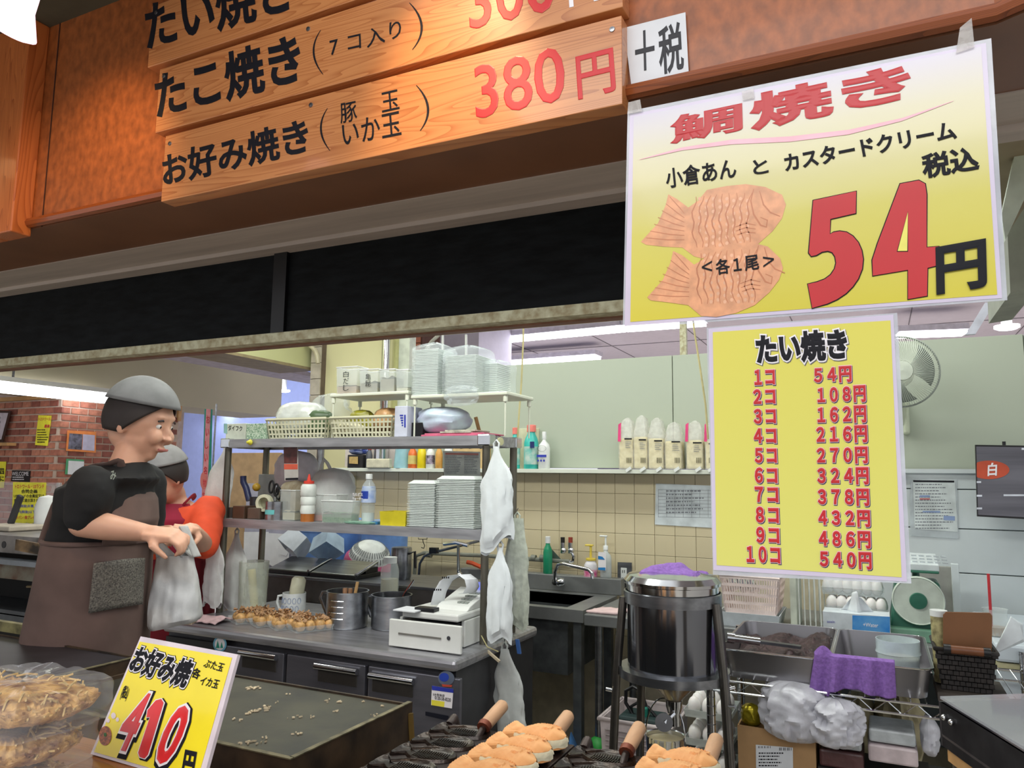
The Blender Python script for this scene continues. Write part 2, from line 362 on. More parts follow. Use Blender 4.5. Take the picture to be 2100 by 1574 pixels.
# green-cream beam
q1 = P(636, 753, Y=3.9)
GC = M('green_cream_paint', (206, 208, 156), .55, var=.03, scale=2)
struct('beam_centre', MB().box(q1.x-.30, q1.x, 1.6, 3.95, q1.z, 2.9), GC)
struct('trim_11', MB().box(q1.x-.31, q1.x+.002, 1.6, 3.95, q1.z-.018, q1.z), M('beam_edge', (150, 136, 104), .6))
struct('trim_12', MB().box(q1.x-.62, q1.x-.31, 2.9, 4.6, q1.z+.0, q1.z+.03), M('lilac_soffit', (196, 190, 204), .6))
# tiled pillar, cream door, steel pole
xa, xb = P(636, 800, Y=3.88).x, P(656, 800, Y=3.88).x
pl = struct('pillar', MB().box(xa, xb, 3.885, 4.0, 0, 2.7), M('pillar_grout', (110, 96, 84), .8))
for i in range(13): MB().box(xa+.001, xb-.001, 3.875, 3.886, 2.62-i*.107-.103, 2.62-i*.107).build('tile', M('pillar_tile', (196, 188, 174), .4), pl)
xa, xb = P(656, 800, Y=3.95).x, P(806, 800, Y=3.95).x
DZ = P(700, 684, Y=3.95).z
dr = struct('door_1', MB().box(xa, xb, 3.93, 3.97, 0, DZ), M('cream_door', (226, 222, 176), .5, var=.02, scale=1))
MB().box(xa-.02, xb+.05, 3.95, 3.99, 0, DZ+.05).build('door_frame', M('door_frame_paint', (206, 206, 150), .5), dr)
MB().box(P(661, 800, Y=3.95).x, P(668, 800, Y=3.95).x, 3.905, 3.93, P(664, 801, Y=3.93).z, P(664, 785, Y=3.93).z).build('door_handle', M('handle_black', (40, 36, 30), .4), dr)
struct('wall_inner', MB().box(xb+.05, xb+.13, 3.93, 4.0, 0, 2.7), M('white_frame', (214, 222, 206), .5))
# column behind: salmon tiles, lilac wall
Yc = 4.6
xa, xb = P(836, 690, Y=Yc).x, P(866, 690, Y=Yc).x
cp = struct('pillar_salmon', MB().box(xa, xb, Yc, Yc+.25, 0, 2.7), M('salmon_core', (90, 60, 50), .8))
for i in range(10): MB().box(xa, xb-.012, Yc-.01, Yc, 2.66-(i+1)*.17, 2.66-i*.17-.006).build('tile', M('salmon_tile', (198, 128, 106), .5, scale=12), cp)
xa, xb = P(868, 690, Y=5.2).x, P(982, 690, Y=5.2).x
struct('pillar_white', MB().box(xa, xb, 5.2, 5.8, 0, 2.7), M('lilac_paint', (216, 212, 232), .6, var=.02))
# right-hand upper fittings
struct('ceiling_right', MB().box(.2, 3.0, 1.41, 2.4, 1.93, 1.96), M('beige_soffit', (150, 138, 112), .7, var=.04))
mb = MB(); Yq = 1.6; f = planeY(Yq)
mb.prism([f(2130, 380), f(2066, 480), f(2072, 600), f(2130, 590)], (0, .3, 0)); struct('beam_right', mb, M('grey_green', (150, 156, 140), .6))
mb = MB(); f = planeY(1.55); mb.prism([f(2096, 248), f(2130, 180), f(2130, 345), f(2062, 492), f(2054, 440)], (0, .02, 0)); struct('trim_13', mb, M('pale_green_strip', (212, 226, 208), .5))
f = planeY(3.0)
mb = MB(); mb.prism([f(2020, 620), f(2042, 618), f(2001, 684), f(1980, 686)], (0, .02, 0)); struct('trim_14', mb, M('pale_strip', (222, 226, 240), .5))
# ------------------------------------------------------------ hall ceiling lights
def striplight(p0, p1, z, w, label, hz=.035):
    a = P(*p0, z=z); b = P(*p1, z=z); d = (b-a); L = d.length; d.normalize(); n = Vector((-d.y, d.x, 0))
    t = T('ceiling_light', label, 'ceiling light', (a+b)/2)
    MB().obox((a+b)/2+Vector((0, 0, hz+.01)), d*(L/2+.01), n*(w/2+.02), Vector((0, 0, hz-.012))).build('housing', M('lamp_housing', (224, 222, 236), .5), t)
    MB().obox((a+b)/2+Vector((0, 0, .006)), d*L/2, n*w/2, Vector((0, 0, .012))).build('diffuser', LIT, t)
    return t
striplight((1030, 699), (1277, 676), 2.55, .15, 'long white ceiling strip light left of the large fish poster')
striplight((1282, 676), (1445, 664), 2.55, .15, 'long white ceiling strip light running under the large poster edge')
striplight((1022, 747), (1226, 733), 2.55, .17, 'shorter white strip light just above the mint partition')
striplight((1842, 689), (1978, 684), 2.5, .16, 'white strip light right of the price list top')
striplight((410, 840), (508, 847), 2.15, .18, 'strip light above the blue far wall')
striplight((568, 689), (604, 700), 2.5, .14, 'short strip light beyond the green-cream beam')
for (p, lb) in (((582, 802), 'small round lamp in the gap beside the tiled pillar'), ((2065, 672), 'small white lamp at the right end above the partition'), ((414, 836), 'small lamp left of the blue wall strip light')):
    q = P(*p, z=2.3 if p[0] != 414 else 2.12); t = T('ceiling_lamp', lb, 'lamp', q)
    MB().lathe(q, [(.07, .015), (.07, 0), (.05, -.01), (1e-5, -.015)], 16).build('diffuser', LIT, t)
    MB().cyl(q+Vector((0, 0, .03)), q+Vector((0, 0, .14)), .03).build('stem', WHITE, t)
# fluorescent under the bulkhead at left
a = P(-60, 780, X=XB+.12); b = P(215, 818, X=XB+.12); b.z = a.z
t = T('fluorescent_light', 'long glowing fluorescent tube under the beige bulkhead at left', 'light', (a+b)/2)
b = Vector((XB+.12, P(215, 818, X=XB+.12).y, 0)); zt = P(60, 800, X=XB+.12).z
MB().cyl((XB+.12, a.y, zt-.0), (XB+.12, b.y, zt-.0), .035).build('tube', LIT, t)
MB().box(XB+.07, XB+.17, a.y, b.y, zt+.035, zt+.065).build('housing', WHITE, t)
for px in (28,):
    q = P(px, 760, X=XB+.12); MB().cyl((XB+.12, q.y, zt+.05), (XB+.12, q.y, zt+.6), .007).build('rod', STEELD, t)
# smoke curtain
Yk = 3.95; r0 = P(905, 682, Y=Yk); r1 = P(1290, 644, Y=Yk)
t = T('smoke_curtain', 'clear hanging smoke screen with white bottom rail above the partition', 'screen', (r0+r1)/2)
MB().box(r0.x, r1.x+1.5, Yk-.012, Yk+.012, r0.z-.015, r0.z+.015).build('rail', M('rail_white', (226, 240, 232), .4), t)
MB().box(r0.x, r1.x+1.5, Yk-.002, Yk+.002, r0.z+.015, 2.70).build('sheet', M('smoke_sheet', (225, 232, 250), .3, alpha=.45), t)
m_ = MB()
for i in range(34): m_.box(r0.x+i*.075, r0.x+i*.075+.003, Yk-.005, Yk-.003, r0.z+.015, 2.68)
for i in range(6): m_.box(r0.x, r1.x+1.5, Yk-.005, Yk-.003, r0.z+.07*(i+1), r0.z+.07*(i+1)+.003)
g_ = m_.build('wire_grid', M('wire_grey', (150, 160, 180), .5), t); g_['kind'] = 'stuff'
t_ = MB().tube([P(905, 682, Y=Yk), P(885, 700, Y=Yk), P(868, 725, Y=Yk)], .012); t_.build('arm', M('arm_grey', (170, 170, 160), .5), t)
for px in (908, 956): MB().cyl(P(px, 686, Y=Yk), P(px, 745, Y=Yk), .008).build('drop_rod', WHITE, t)
# hanging cords
CORD = M('cord_yellow', (190, 180, 130), .7)
o = MB().tube([(P(1074, 630, Y=2.9).x, 2.9, 2.7), P(1074, 630, Y=2.9), P(1073, 700, Y=2.9), P(1069, 790, Y=2.92), P(1065, 840, Y=2.9), P(1061, 905, Y=2.9)], .004, 6).build('hanging_rope', CORD)
tag(o, 'thin yellowish cord hanging left of the bread-bag shelf', 'cord')
o = MB().tube([(P(1420, 640, Y=2.5).x, 2.5, 2.7), P(1420, 640, Y=2.5), P(1424, 680, Y=2.5), P(1436, 755, Y=2.5), P(1447, 830, Y=2.5), P(1452, 900, Y=2.5)], .0035, 6).build('hanging_rope', CORD)
tag(o, 'thin yellow cord slanting down behind the left edge of the price list', 'cord')
# steel poles
q = P(790, 760, Y=3.85)
o = MB().cyl((q.x, 3.85, 0), (q.x, 3.85, 2.6), .026, n=16).build('steel_pole', CHROME); tag(o, 'shiny steel pole in front of the cream door', 'pole')
q = P(657, 940, Y=3.55)
o = MB().cyl((q.x, 3.55, 0), (q.x, 3.55, 1.52), .022, n=16).build('steel_pole', STEEL); tag(o, 'steel pipe standing behind the rack left of the outlet box', 'pole')
# curved white pipe on the pillar
o = MB().tube([P(606, 672, Y=3.8), P(608, 694, Y=3.8), P(622, 701, Y=3.8), P(636, 708, Y=3.8), P(646, 718, Y=3.8), P(651, 730, Y=3.8), P(652, 745, Y=3.8)], .014, 8).build('conduit_pipe', M('pipe_cream', (200, 192, 164), .5)); tag(o, 'curved cream conduit pipe beside the tiled pillar', 'pipe')

# ============================================================ SIGNS
PINE = wood('sign_pine', (206, 138, 84), (170, 100, 54), 'X', .8, .33, .35)
SIDE = wood('sign_side', (190, 116, 58), (150, 80, 36), 'X', .8, .4, .2)
def screw(mb, p): mb.lathe(p, [(.0045, 0), (.004, .0015), (1e-5, .002)], 10, (0, -1, 0))
def board(name, label, z0, z1, xa, xb, yf=.968):
    t = T(name, label, 'sign', ((xa+xb)/2, yf+.016, z0))
    MB().box(xa, xb, yf, 1.0, z0, z1).build('board', PINE, t, bevel=.0012)
    m = MB()
    for (x, z) in ((xa+.014, z1-.018), (xb-.014, z1-.018), ((xa+xb)/2-.1, z1-.014)): screw(m, (x, yf, z))
    m.build('screws', STEEL, t); return t
YF = .968; f = planeY(YF)
xl3 = P(330, 413, Y=YF).x; xr3 = P(1276, 213, Y=YF).x
z3b = P(1276, 213, Y=YF).z; z3t = P(1272, 32, Y=YF).z
h3 = z3t-z3b; g3 = .0125
b3 = board('menu_board', 'lowest wooden menu board reading 380 yen, third of three', z3b, z3t, xl3, xr3)
m = MB(); txt(m, 'お好み焼き', f, (336, 384), (637, 312), (331, 318), .028, sh=(0, 0)); m.build('lettering', INK, b3)
m = MB()
txt(m, '豚', f, (699, 254), (733, 247), (697, 213), .006); txt(m, '玉', f, (784, 231), (820, 223), (781, 191), .006); txt(m, 'いか玉', f, (704, 300), (824, 276), (701, 252), .006)
def paren(mb, f, pts, w):
    n = len(pts); L = [];  R = []
    for i, p in enumerate(pts):
        a = f(*p); ww = w*(.25+.75*math.sin(math.pi*i/(n-1)))
        d = (f(*pts[min(n-1, i+1)])-f(*pts[max(0, i-1)])).normalized(); nn = d.cross(Vector((0, 1, 0)))
        L.append(a+nn*ww+Vector((0, -.0006, 0))); R.append(a-nn*ww+Vector((0, -.0006, 0)))
    mb.add(L+R, [(i, i+1, n+i+1, n+i) for i in range(n-1)])
def arc(x0, y0, x1, y1, bul, n=12): return [(x0+(x1-x0)*t/n+bul*4*(t/n)*(1-t/n), y0+(y1-y0)*t/n) for t in range(n+1)]
paren(m, f, arc(672, 222, 677, 309, -16), .0020); paren(m, f, arc(854, 175, 862, 268, 20), .0022)
m.build('lettering', INK, b3)
REDS = M('red_vinyl', (208, 18, 28), .45, coat=.1, var=.02)
m = MB(); txt(m, '380', f, (977, 245), (1162, 205), (971, 137), .012); txt(m, '円', f, (1186, 205), (1264, 187), (1180, 117), .016); m.build('lettering', REDS, b3)
# board 2
z2b = z3t+g3; z2t = z2b+h3; YF2 = .968
b2 = board('menu_board', 'middle wooden menu board with seven pieces in brackets', z2b, z2t, P(318, 275, Y=YF).x, xr3+.002)
m = MB(); txt(m, 'たこ焼き', f, (322, 247), (622, 168), (316, 152), .03); m.build('lettering', INK, b2)
m = MB(); txt(m, '7', f, (678, 114), (695, 110), (676, 84), .004); txt(m, 'コ', f, (714, 104), (741, 98), (713, 75), .004)
txt(m, '入り', f, (753, 99), (824, 76), (751, 62), .004)
paren(m, f, arc(658, 62, 663, 153, -17), .002); paren(m, f, arc(840, 6, 846, 102, 22), .0022); m.build('lettering', INK, b2)
m = MB(); txt(m, '300', f, (964, 62), (1142, 20), (958, -46), .012); m.build('lettering', REDS, b2)
m = MB(); txt(m, '円', f, (1168, 16), (1240, -2), (1162, -70), .016); m.build('lettering', WHITEP, b2)
# board 1
z1b = z2t+g3; z1t = z1b+h3
b1 = board('menu_board', 'topmost wooden menu board cut off by the picture edge', z1b, z1t, P(303, 132, Y=YF).x, xr3+.004)
m = MB(); txt(m, 'たい焼き', f, (302, 107), (606, 22), (296, 8), .03); m.build('lettering', INK, b1)
# tax sign
f = planeY(.996); t = T('tax_sign', 'small white card reading plus tax beside the menu boards', 'sign', f(1345, 180))
m = MB(); quad(m, f, [(1296, 183), (1413, 156), (1406, 26), (1280, 58)], .0, .0012); m.build('card', PAPER, t)
m = MB(); txt(m, '＋', f, (1304, 150), (1344, 141), (1302, 68), .012, .0016); txt(m, '税', f, (1354, 156), (1404, 143), (1349, 58), .02, .0016); m.build('lettering', M('tax_ink', (26, 26, 34), .5), t)
# ---- big poster (A3, laminated)
YP = .95; f = planeY(YP)
t = T('fish_poster', 'large laminated yellow poster with two fish-shaped cakes and red 54 yen', 'poster', (P(1660, 640, Y=YP).x, YP, P(1660, 640, Y=YP).z))
po = [(1279, 670), (2063, 612), (2030, 82), (1289, 232)]
zlo = P(1280, 660, Y=YP).z; zhi = P(1290, 240, Y=YP).z
GY = gradmat('poster_gradient', [(0, (208, 196, 48)), (.4, (206, 198, 86)), (.8, (208, 202, 168)), (1, (204, 200, 214))], zlo, zhi)
def inset(p, e):
    cx = sum(a for a, _ in p)/4; cy = sum(b for _, b in p)/4
    return [(a+(e if a < cx else -e), b+(e if b < cy else -e)) for a, b in p]
LAM = M('laminate_edge', (214, 218, 228), .12, coat=.6, alpha=.55, bump=.1, scale=20)
m = MB(); quad(m, f, [(1277, 673), (2066, 615), (2033, 78), (1287, 228)], -.0012, .001); m.build('laminate', LAM, t)
m = MB(); quad(m, f, [(1281, 668), (2055, 611), (2022, 88), (1292, 235)], .0, .0004); m.build('border', M('poster_border', (208, 198, 220), .3, coat=.25, var=.02, bump=.06), t)
m = MB(); quad(m, f, [(1293, 660), (2045, 604), (2012, 96), (1300, 240)], .0006, .0003); m.build('print', GY, t)
m = MB(); txt(m, '鯛', f, (1376, 297), (1524, 268), (1375, 241), .025, .0016); txt(m, '焼き', f, (1542, 270), (1872, 205), (1536, 196), .04, .0016)
PR = M('poster_red', (192, 18, 28), .45, coat=.15, var=.02)
m.build('lettering', PR, t)
# swoosh
pts = [(1312, 328), (1400, 306), (1500, 292), (1620, 286), (1740, 272), (1850, 246), (1955, 208)]
m = MB(); n = len(pts); vs = []
for i, (x, y) in enumerate(pts):
    w = 5.5*math.sin(math.pi*(i+.15)/(n-.7)); vs += [f(x, y-w)+Vector((0, -.0016, 0)), f(x, y+w)+Vector((0, -.0016, 0))]
m.add(vs, [(2*i, 2*i+1, 2*i+3, 2*i+2) for i in range(n-1)]); m.build('swoosh', M('pink_print', (232, 160, 178), .3, coat=.5), t)
m = MB(); B = .02
txt(m, '小倉あん', f, (1368, 388), (1512, 366), (1364, 347), B, .0018)
txt(m, 'と', f, (1546, 360), (1577, 355), (1543, 330), B, .0018)
txt(m, 'カスタードクリーム', f, (1612, 353), (1963, 285), (1606, 318), B+.01, .0018)
txt(m, '税込', f, (1894, 368), (2009, 350), (1888, 318), .035, .0018)
m.build('lettering', INK, t)
# fish pictures
FISH = [(0, .62), (.03, .58), (.12, .66), (.19, .28), (.205, .26), (.255, .36), (.33, .50), (.42, .30), (.52, .12), (.64, .02), (.76, 0), (.88, .06), (.96, .16), (1, .30), (.985, .42), (.93, .56), (.85, .70), (.76, .82), (.64, .93), (.52, .98), (.42, 1), (.36, .93), (.30, .86), (.2, .84), (.06, .82), (-.02, .78)]
# outline in picture coordinates of the upper cake, traced as a flat printed picture
F1 = [(1315, 496), (1350, 458), (1366, 420), (1371, 399), (1388, 408), (1412, 426), (1432, 412), (1450, 390), (1490, 382), (1530, 378), (1570, 384), (1604, 400), (1612, 420), (1604, 448), (1585, 474), (1556, 500), (1515, 520), (1480, 526), (1440, 530), (1424, 526), (1400, 508), (1360, 506), (1325, 502)]
F2 = [(1328, 610), (1360, 574), (1376, 538), (1381, 515), (1400, 524), (1424, 543), (1440, 534), (1464, 512), (1500, 500), (1540, 497), (1575, 506), (1600, 530), (1606, 550), (1598, 574), (1578, 600), (1548, 626), (1510, 642), (1470, 650), (1438, 648), (1412, 626), (1370, 620), (1335, 616)]
CK = M('printed_cake', (226, 160, 116), .4, coat=.4, var=.1, scale=60)
CKS = M('printed_cake_shade', (196, 122, 80), .4, coat=.4)
CKL = M('printed_cake_light', (234, 178, 142), .4, coat=.4)
def fill(mb, pts3):
    bm = bmesh.new(); vs = [bm.verts.new(p) for p in pts3]; fc = bm.faces.new(vs); fc.normal_update(); r = bmesh.ops.triangulate(bm, faces=[fc]); bm.verts.index_update()
    mb.add([v.co.copy() for v in bm.verts], [tuple(v.index for v in ff.verts) for ff in bm.faces]); bm.free()
for F, k, dz in ((F1, 0, 0), (F2, 1, .0003)):
    m = MB(); fill(m, [f(*p)+Vector((0, -.0013-dz, 0)) for p in F]); fo = m.build('cake_picture', CK, t)
    dx, dy = (0, 0) if k == 0 else (10, 116)
    m = MB(); off = Vector((0, -.0015-dz, 0))
    def stroke(mb, pp, w, o_):
        n = len(pp); vs = []
        for i, (x, y) in enumerate(pp):
            tx_ = pp[min(n-1, i+1)][0]-pp[max(0, i-1)][0]; ty_ = pp[min(n-1, i+1)][1]-pp[max(0, i-1)][1]; l = math.hypot(tx_, ty_) or 1
            ww = w*(.3+.7*math.sin(math.pi*(i+.3)/(n-.4)))
            vs += [f(x-ty_/l*ww, y+tx_/l*ww)+o_, f(x+ty_/l*ww, y-tx_/l*ww)+o_]
        mb.add(vs, [(2*i, 2*i+1, 2*i+3, 2*i+2) for i in range(n-1)])
    for j in range(9):
        x = 1428+j*14; yt = 404-j*1.5 if j < 6 else 396; yb = 508-j*.5
        stroke(m, [(dx+x+6*math.sin(i*1.5+j)*.5-7*math.sin(math.pi*i/10), dy+yt+(yb-yt)*i/10) for i in range(11)], 1.5, off)
    stroke(m, [(dx+1546, dy+388), (dx+1540, dy+412), (dx+1546, dy+440), (dx+1560, dy+462), (dx+1572, dy+466), (dx+1574, dy+452), (dx+1560, dy+446)], 1.8, off)
    stroke(m, [(dx+1558, dy+392), (dx+1566, dy+420), (dx+1580, dy+436), (dx+1600, dy+444)], 1.6, off)
    for j in range(7): stroke(m, [(dx+1326+j*8, dy+488-j*14), (dx+1370+j*4, dy+492-j*11), (dx+1404, dy+492-j*9)], 1.0, off)
    for j in range(3): stroke(m, [(dx+1508+j*2, dy+466+j*8), (dx+1530, dy+458+j*9), (dx+1550, dy+462+j*8)], 1.2, off)
    m.build('cake_line', CKS, fo)
    m = MB()
    for j in range(8):
        x = 1435+j*14
        for i in range(8 if j else 6):
            y = 408+i*13+(j % 2)*4
            if y < 505: c0 = f(dx+x, dy+y); m.add([c0+off*.95+Vector((.0022*math.cos(a), 0, .0026*math.sin(a))) for a in [k2*math.pi/3 for k2 in range(6)]], [tuple(range(6))])
    m.build('cake_scale', CKL, fo)['kind'] = 'stuff'
m = MB(); txt(m, '<', f, (1440, 560), (1461, 557), (1440, 538), -.0, .0024); txt(m, '各１尾', f, (1470, 565), (1558, 553), (1467, 533), .02, .0024)
txt(m, '>', f, (1566, 549), (1588, 543), (1565, 527), 0, .0024)
m.build('lettering', INK, t)
# big 54: outline drawn as shapes
N5 = [(1668, 412), (1756, 393), (1755, 438), (1703, 450), (1702, 481), (1710, 477), (1722, 475), (1736, 477), (1749, 485), (1760, 498), (1767, 514), (1770, 532), (1768, 552), (1760, 572), (1749, 588), (1735, 602), (1717, 614), (1697, 623), (1666, 632), (1657, 583), (1676, 579), (1692, 573), (1704, 564), (1712, 552), (1715, 540), (1713, 527), (1707, 518), (1698, 515), (1686, 517), (1674, 524), (1664, 526), (1659, 519)]
N4 = [(1846, 378), (1884, 371), (1897, 378), (1900, 400), (1900, 508), (1925, 506), (1922, 545), (1902, 550), (1901, 607), (1862, 614), (1862, 554), (1790, 566), (1789, 534), (1800, 500)]
H4 = [(1862, 434), (1862, 517), (1839, 517)]
for sc, mt, o_ in ((1, INK, .0016), (0, PR, .0022)):
    m = MB()
    for pts_, hole in ((N5, None), (N4, H4)):
        cx = sum(p[0] for p in pts_)/len(pts_); 
        def off_poly(pp, e):
            n = len(pp); out = []
            A = sum(pp[i][0]*pp[(i+1) % n][1]-pp[(i+1) % n][0]*pp[i][1] for i in range(n)); sg = 1 if A > 0 else -1
            for i in range(n):
                p0, p1, p2 = pp[i-1], pp[i], pp[(i+1) % n]
                a1 = (p1[0]-p0[0], p1[1]-p0[1]); a2 = (p2[0]-p1[0], p2[1]-p1[1]); l1 = math.hypot(*a1); l2 = math.hypot(*a2)
                nx = (a1[1]/l1+a2[1]/l2)*sg; ny = (-a1[0]/l1-a2[0]/l2)*sg; l = math.hypot(nx, ny) or 1
                out.append((p1[0]+nx/l*e, p1[1]+ny/l*e))
            return out
        e = 2.2 if sc else 0
        P5 = off_poly(pts_, e)
        fill(m, [f(*p)+Vector((0, -o_, 0)) for p in P5])
    m.build('numeral', mt, t)
for e, mt, o_ in ((0, INK, .0025), (-2.2, M('poster_yellow', (236, 228, 100), .3, coat=.5), .0028)):
    m = MB(); fill(m, [f(*p)+Vector((0, -o_, 0)) for p in off_poly(H4, e)]); m.build('numeral_hole', mt, t)
m = MB(); txt(m, '円', f, (1920, 606), (2024, 590), (1918, 508), .04, .003); m.build('lettering', INK, t)
TAPE = M('clear_tape', (220, 215, 210), .15, alpha=.35, bump=.6, scale=60)
m = MB(); quad(m, f, [(1960, 112), (1998, 100), (1992, 40), (1968, 60)], .003, .0004); m.build('tape', TAPE, t)
m = MB(); quad(m, f, [(1524, 208), (1548, 204), (1546, 184), (1522, 190)], .003, .0004); m.build('tape', TAPE, t)
m = MB(); quad(m, f, [(1288, 236), (1318, 230), (1314, 206), (1290, 212)], .003, .0004); m.build('tape', TAPE, t)
# ---- price list (A4, laminated)
YL = .94; f = planeY(YL)
t = T('price_list', 'yellow laminated price list of one to ten pieces hanging below the poster', 'poster', (P(1660, 1190, Y=YL).x, YL, P(1660, 1190, Y=YL).z))
m = MB(); quad(m, f, [(1462, 1178), (1869, 1196), (1840, 641), (1449, 672)], -.0012, .001); m.build('laminate', LAM, t)
m = MB(); quad(m, f, [(1463, 1168), (1860, 1192), (1832, 645), (1453, 674)], 0, .0004); m.build('border', bpy.data.materials['poster_border'], t)
m = MB(); quad(m, f, [(1470, 1158), (1849, 1183), (1826, 657), (1462, 681)], .0006, .0003)
m.build('print', gradmat('list_gradient', [(0, (218, 216, 108)), (1, (218, 210, 84))], P(1650, 1180, Y=YL).z, P(1650, 670, Y=YL).z), t)
SHD = M('print_shadow', (104, 100, 96), .4, coat=.4); PK = M('pink_outline', (238, 196, 206), .3, coat=.5); NAVY = M('navy_shadow', (58, 50, 100), .4, coat=.4)
tt = ('たい焼き', f, (1553, 748), (1740, 737), (1549, 686))
m = MB(); txt(m, *tt, .05, .0012, extra=.05, sh=(.03, -.03)); m.build('lettering', SHD, t)
m = MB(); txt(m, *tt, .05, .0018, extra=.05); m.build('lettering', WHITEP, t)
m = MB(); txt(m, *tt, .05, .0024); m.build('lettering', INK, t)
LR = [('1コ', 1548, 1590, 790, 758), ('2コ', 1546, 1591, 829, 798), ('3コ', 1547, 1592, 869, 838), ('4コ', 1547, 1593, 909, 878), ('5コ', 1549, 1594, 949, 918), ('6コ', 1549, 1595, 990, 958), ('7コ', 1549, 1597, 1029, 997), ('8コ', 1551, 1598, 1071, 1038), ('9コ', 1552, 1599, 1112, 1079), ('10コ', 1532, 1601, 1152, 1118)]
RR = [('54円', 1670, 1747, 787, 754), ('108円', 1677, 1776, 828, 794), ('162円', 1677, 1777, 869, 834), ('216円', 1675, 1779, 909, 874), ('270円', 1676, 1780, 951, 917), ('324円', 1677, 1782, 993, 958), ('378円', 1678, 1783, 1036, 1001), ('432円', 1679, 1785, 1078, 1044), ('486円', 1680, 1786, 1121, 1086), ('540円', 1682, 1788, 1163, 1128)]
ml = [MB(), MB(), MB()]
for (s_, xa, xb, yb, yt) in LR+RR:
    s_ = ''.join(chr(ord(ch)+0xFEE0) if ch.isdigit() else ch for ch in s_)
    sl = -.05+.09*(yb-790)/370
    args = (s_, f, (xa, yb-0), (xb, yb+(xb-xa)*sl), (xa-1, yt))
    sp = .048
    txt(ml[0], *args, sp, .0012, extra=.035, sh=(.05, -.05)); txt(ml[1], *args, sp, .0018, extra=.035); txt(ml[2], *args, sp, .0024)
for m, mt in zip(ml, (NAVY, PK, PR)): m.build('lettering', mt, t)
# ---- okonomiyaki price card on the counter
p0 = Vector((-1.02, .752, .955)); bx = Vector((.208, 0, 0)); up = Vector((0, .0675, .149))
nn = bx.cross(up).normalized(); nn = nn if nn.dot(O_-p0) > 0 else -nn
f = plane_map(p0, nn)
t = T('price_card', 'tilted yellow price card with red 410 standing on the counter', 'sign', p0+bx/2)
C0, C1, C2, C3 = (185, 1545), (412, 1612), (487, 1341), (288, 1304)
m = MB(); quad(m, f, [C0, C1, C2, C3], -.0065, .006); m.build('acrylic_frame', M('card_frame', (226, 214, 222), .2, coat=.6), t)
m = MB(); quad(m, f, [(193, 1541), (404, 1601), (476, 1348), (287, 1315)], 0, .0004)
m.build('print', M('card_yellow', (246, 226, 44), .25, coat=.7, var=.02), t)
args = ('お好み焼', f, (262, 1375), (380, 1412), (287, 1322))
m = MB(); txt(m, *args, .045, .0010, extra=.07); m.build('lettering', INK, t)
m = MB(); txt(m, *args, .045, .0015, extra=.045); m.build('lettering', WHITEP, t)
m = MB(); txt(m, *args, .045, .0020); txt(m, 'ぶた玉', f, (417, 1367), (456, 1377), (424, 1351), .02, .0012); txt(m, 'イカ玉', f, (409, 1403), (446, 1412), (416, 1386), .02, .0012); txt(m, '各', f, (392, 1387), (408, 1394), (400, 1367), .03, .0012)
txt(m, '(税込)', f, (246, 1434), (259, 1438), (256, 1404), .03, .0012)
m.build('lettering', INK, t)
for ch, a, b, c in (('4', (232, 1534), (265, 1542), (284, 1417)), ('0', (312, 1561), (350, 1571), (363, 1443))):
    for ex, mt, o_ in ((.07, INK, .0012), (.035, WHITEP, .0018), (0, M('card_red', (220, 40, 46), .25, coat=.6), .0024)):
        m = MB(); txt(m, ch, f, a, b, c, .03, o_, extra=ex, sh=(.025 if ex == .07 else 0, -.025 if ex == .07 else 0)); m.build('numeral', mt, t)
N1 = [(333, 1433), (338, 1441), (306, 1547), (299, 1555), (289, 1552), (286, 1543), (310, 1470), (303, 1471), (305, 1456), (322, 1436)]
for e_, mt, o_, dx in ((4.5, INK, .0012, 2), (2.2, WHITEP, .0018, 0), (0, M('card_red', (220, 40, 46), .25, coat=.6), .0024, 0)):
    m = MB(); fill(m, [f(p[0]+dx, p[1]+dx)+nn*o_ for p in off_poly(N1, e_)]); m.build('numeral', mt, t)
m = MB(); txt(m, '円', f, (371, 1592), (396, 1598), (381, 1536), .05, .0012); m.build('lettering', INK, t)
m = MB()
c0 = f(217, 1508); u_ = (f(230, 1510)-f(204, 1506))*.5; v_ = (f(219, 1490)-f(215, 1530))*.5
m.add([c0+nn*.001+u_*math.cos(a)+v_*math.sin(a) for a in [i*math.pi/10 for i in range(20)]], [tuple(range(20))])
pk = m.build('pancake_picture', M('pancake_print', (170, 92, 48), .4, var=.3, scale=300, coat=.4), t)
m = MB(); m.add([c0+nn*.0014+u_*.25*math.cos(a)+v_*.22*math.sin(a)+v_*.1 for a in [i*math.pi/5 for i in range(10)]], [tuple(range(10))]); m.build('green_topping', M('aonori_print', (60, 110, 60), .5), pk)
m = MB()
for (x, y, r_) in ((234, 1467, 5), (223, 1477, 3.5), (242, 1475, 3.5)):
    cc = f(x, y); e_ = (f(x+r_, y)-cc); g_ = (f(x, y-r_)-cc)
    m.add([cc+nn*.0012+e_*math.cos(a)+g_*math.sin(a)*1.3 for a in [i*math.pi/6 for i in range(12)]], [tuple(range(12))])
m.build('steam_picture', M('steam_print', (240, 226, 230), .4), t)
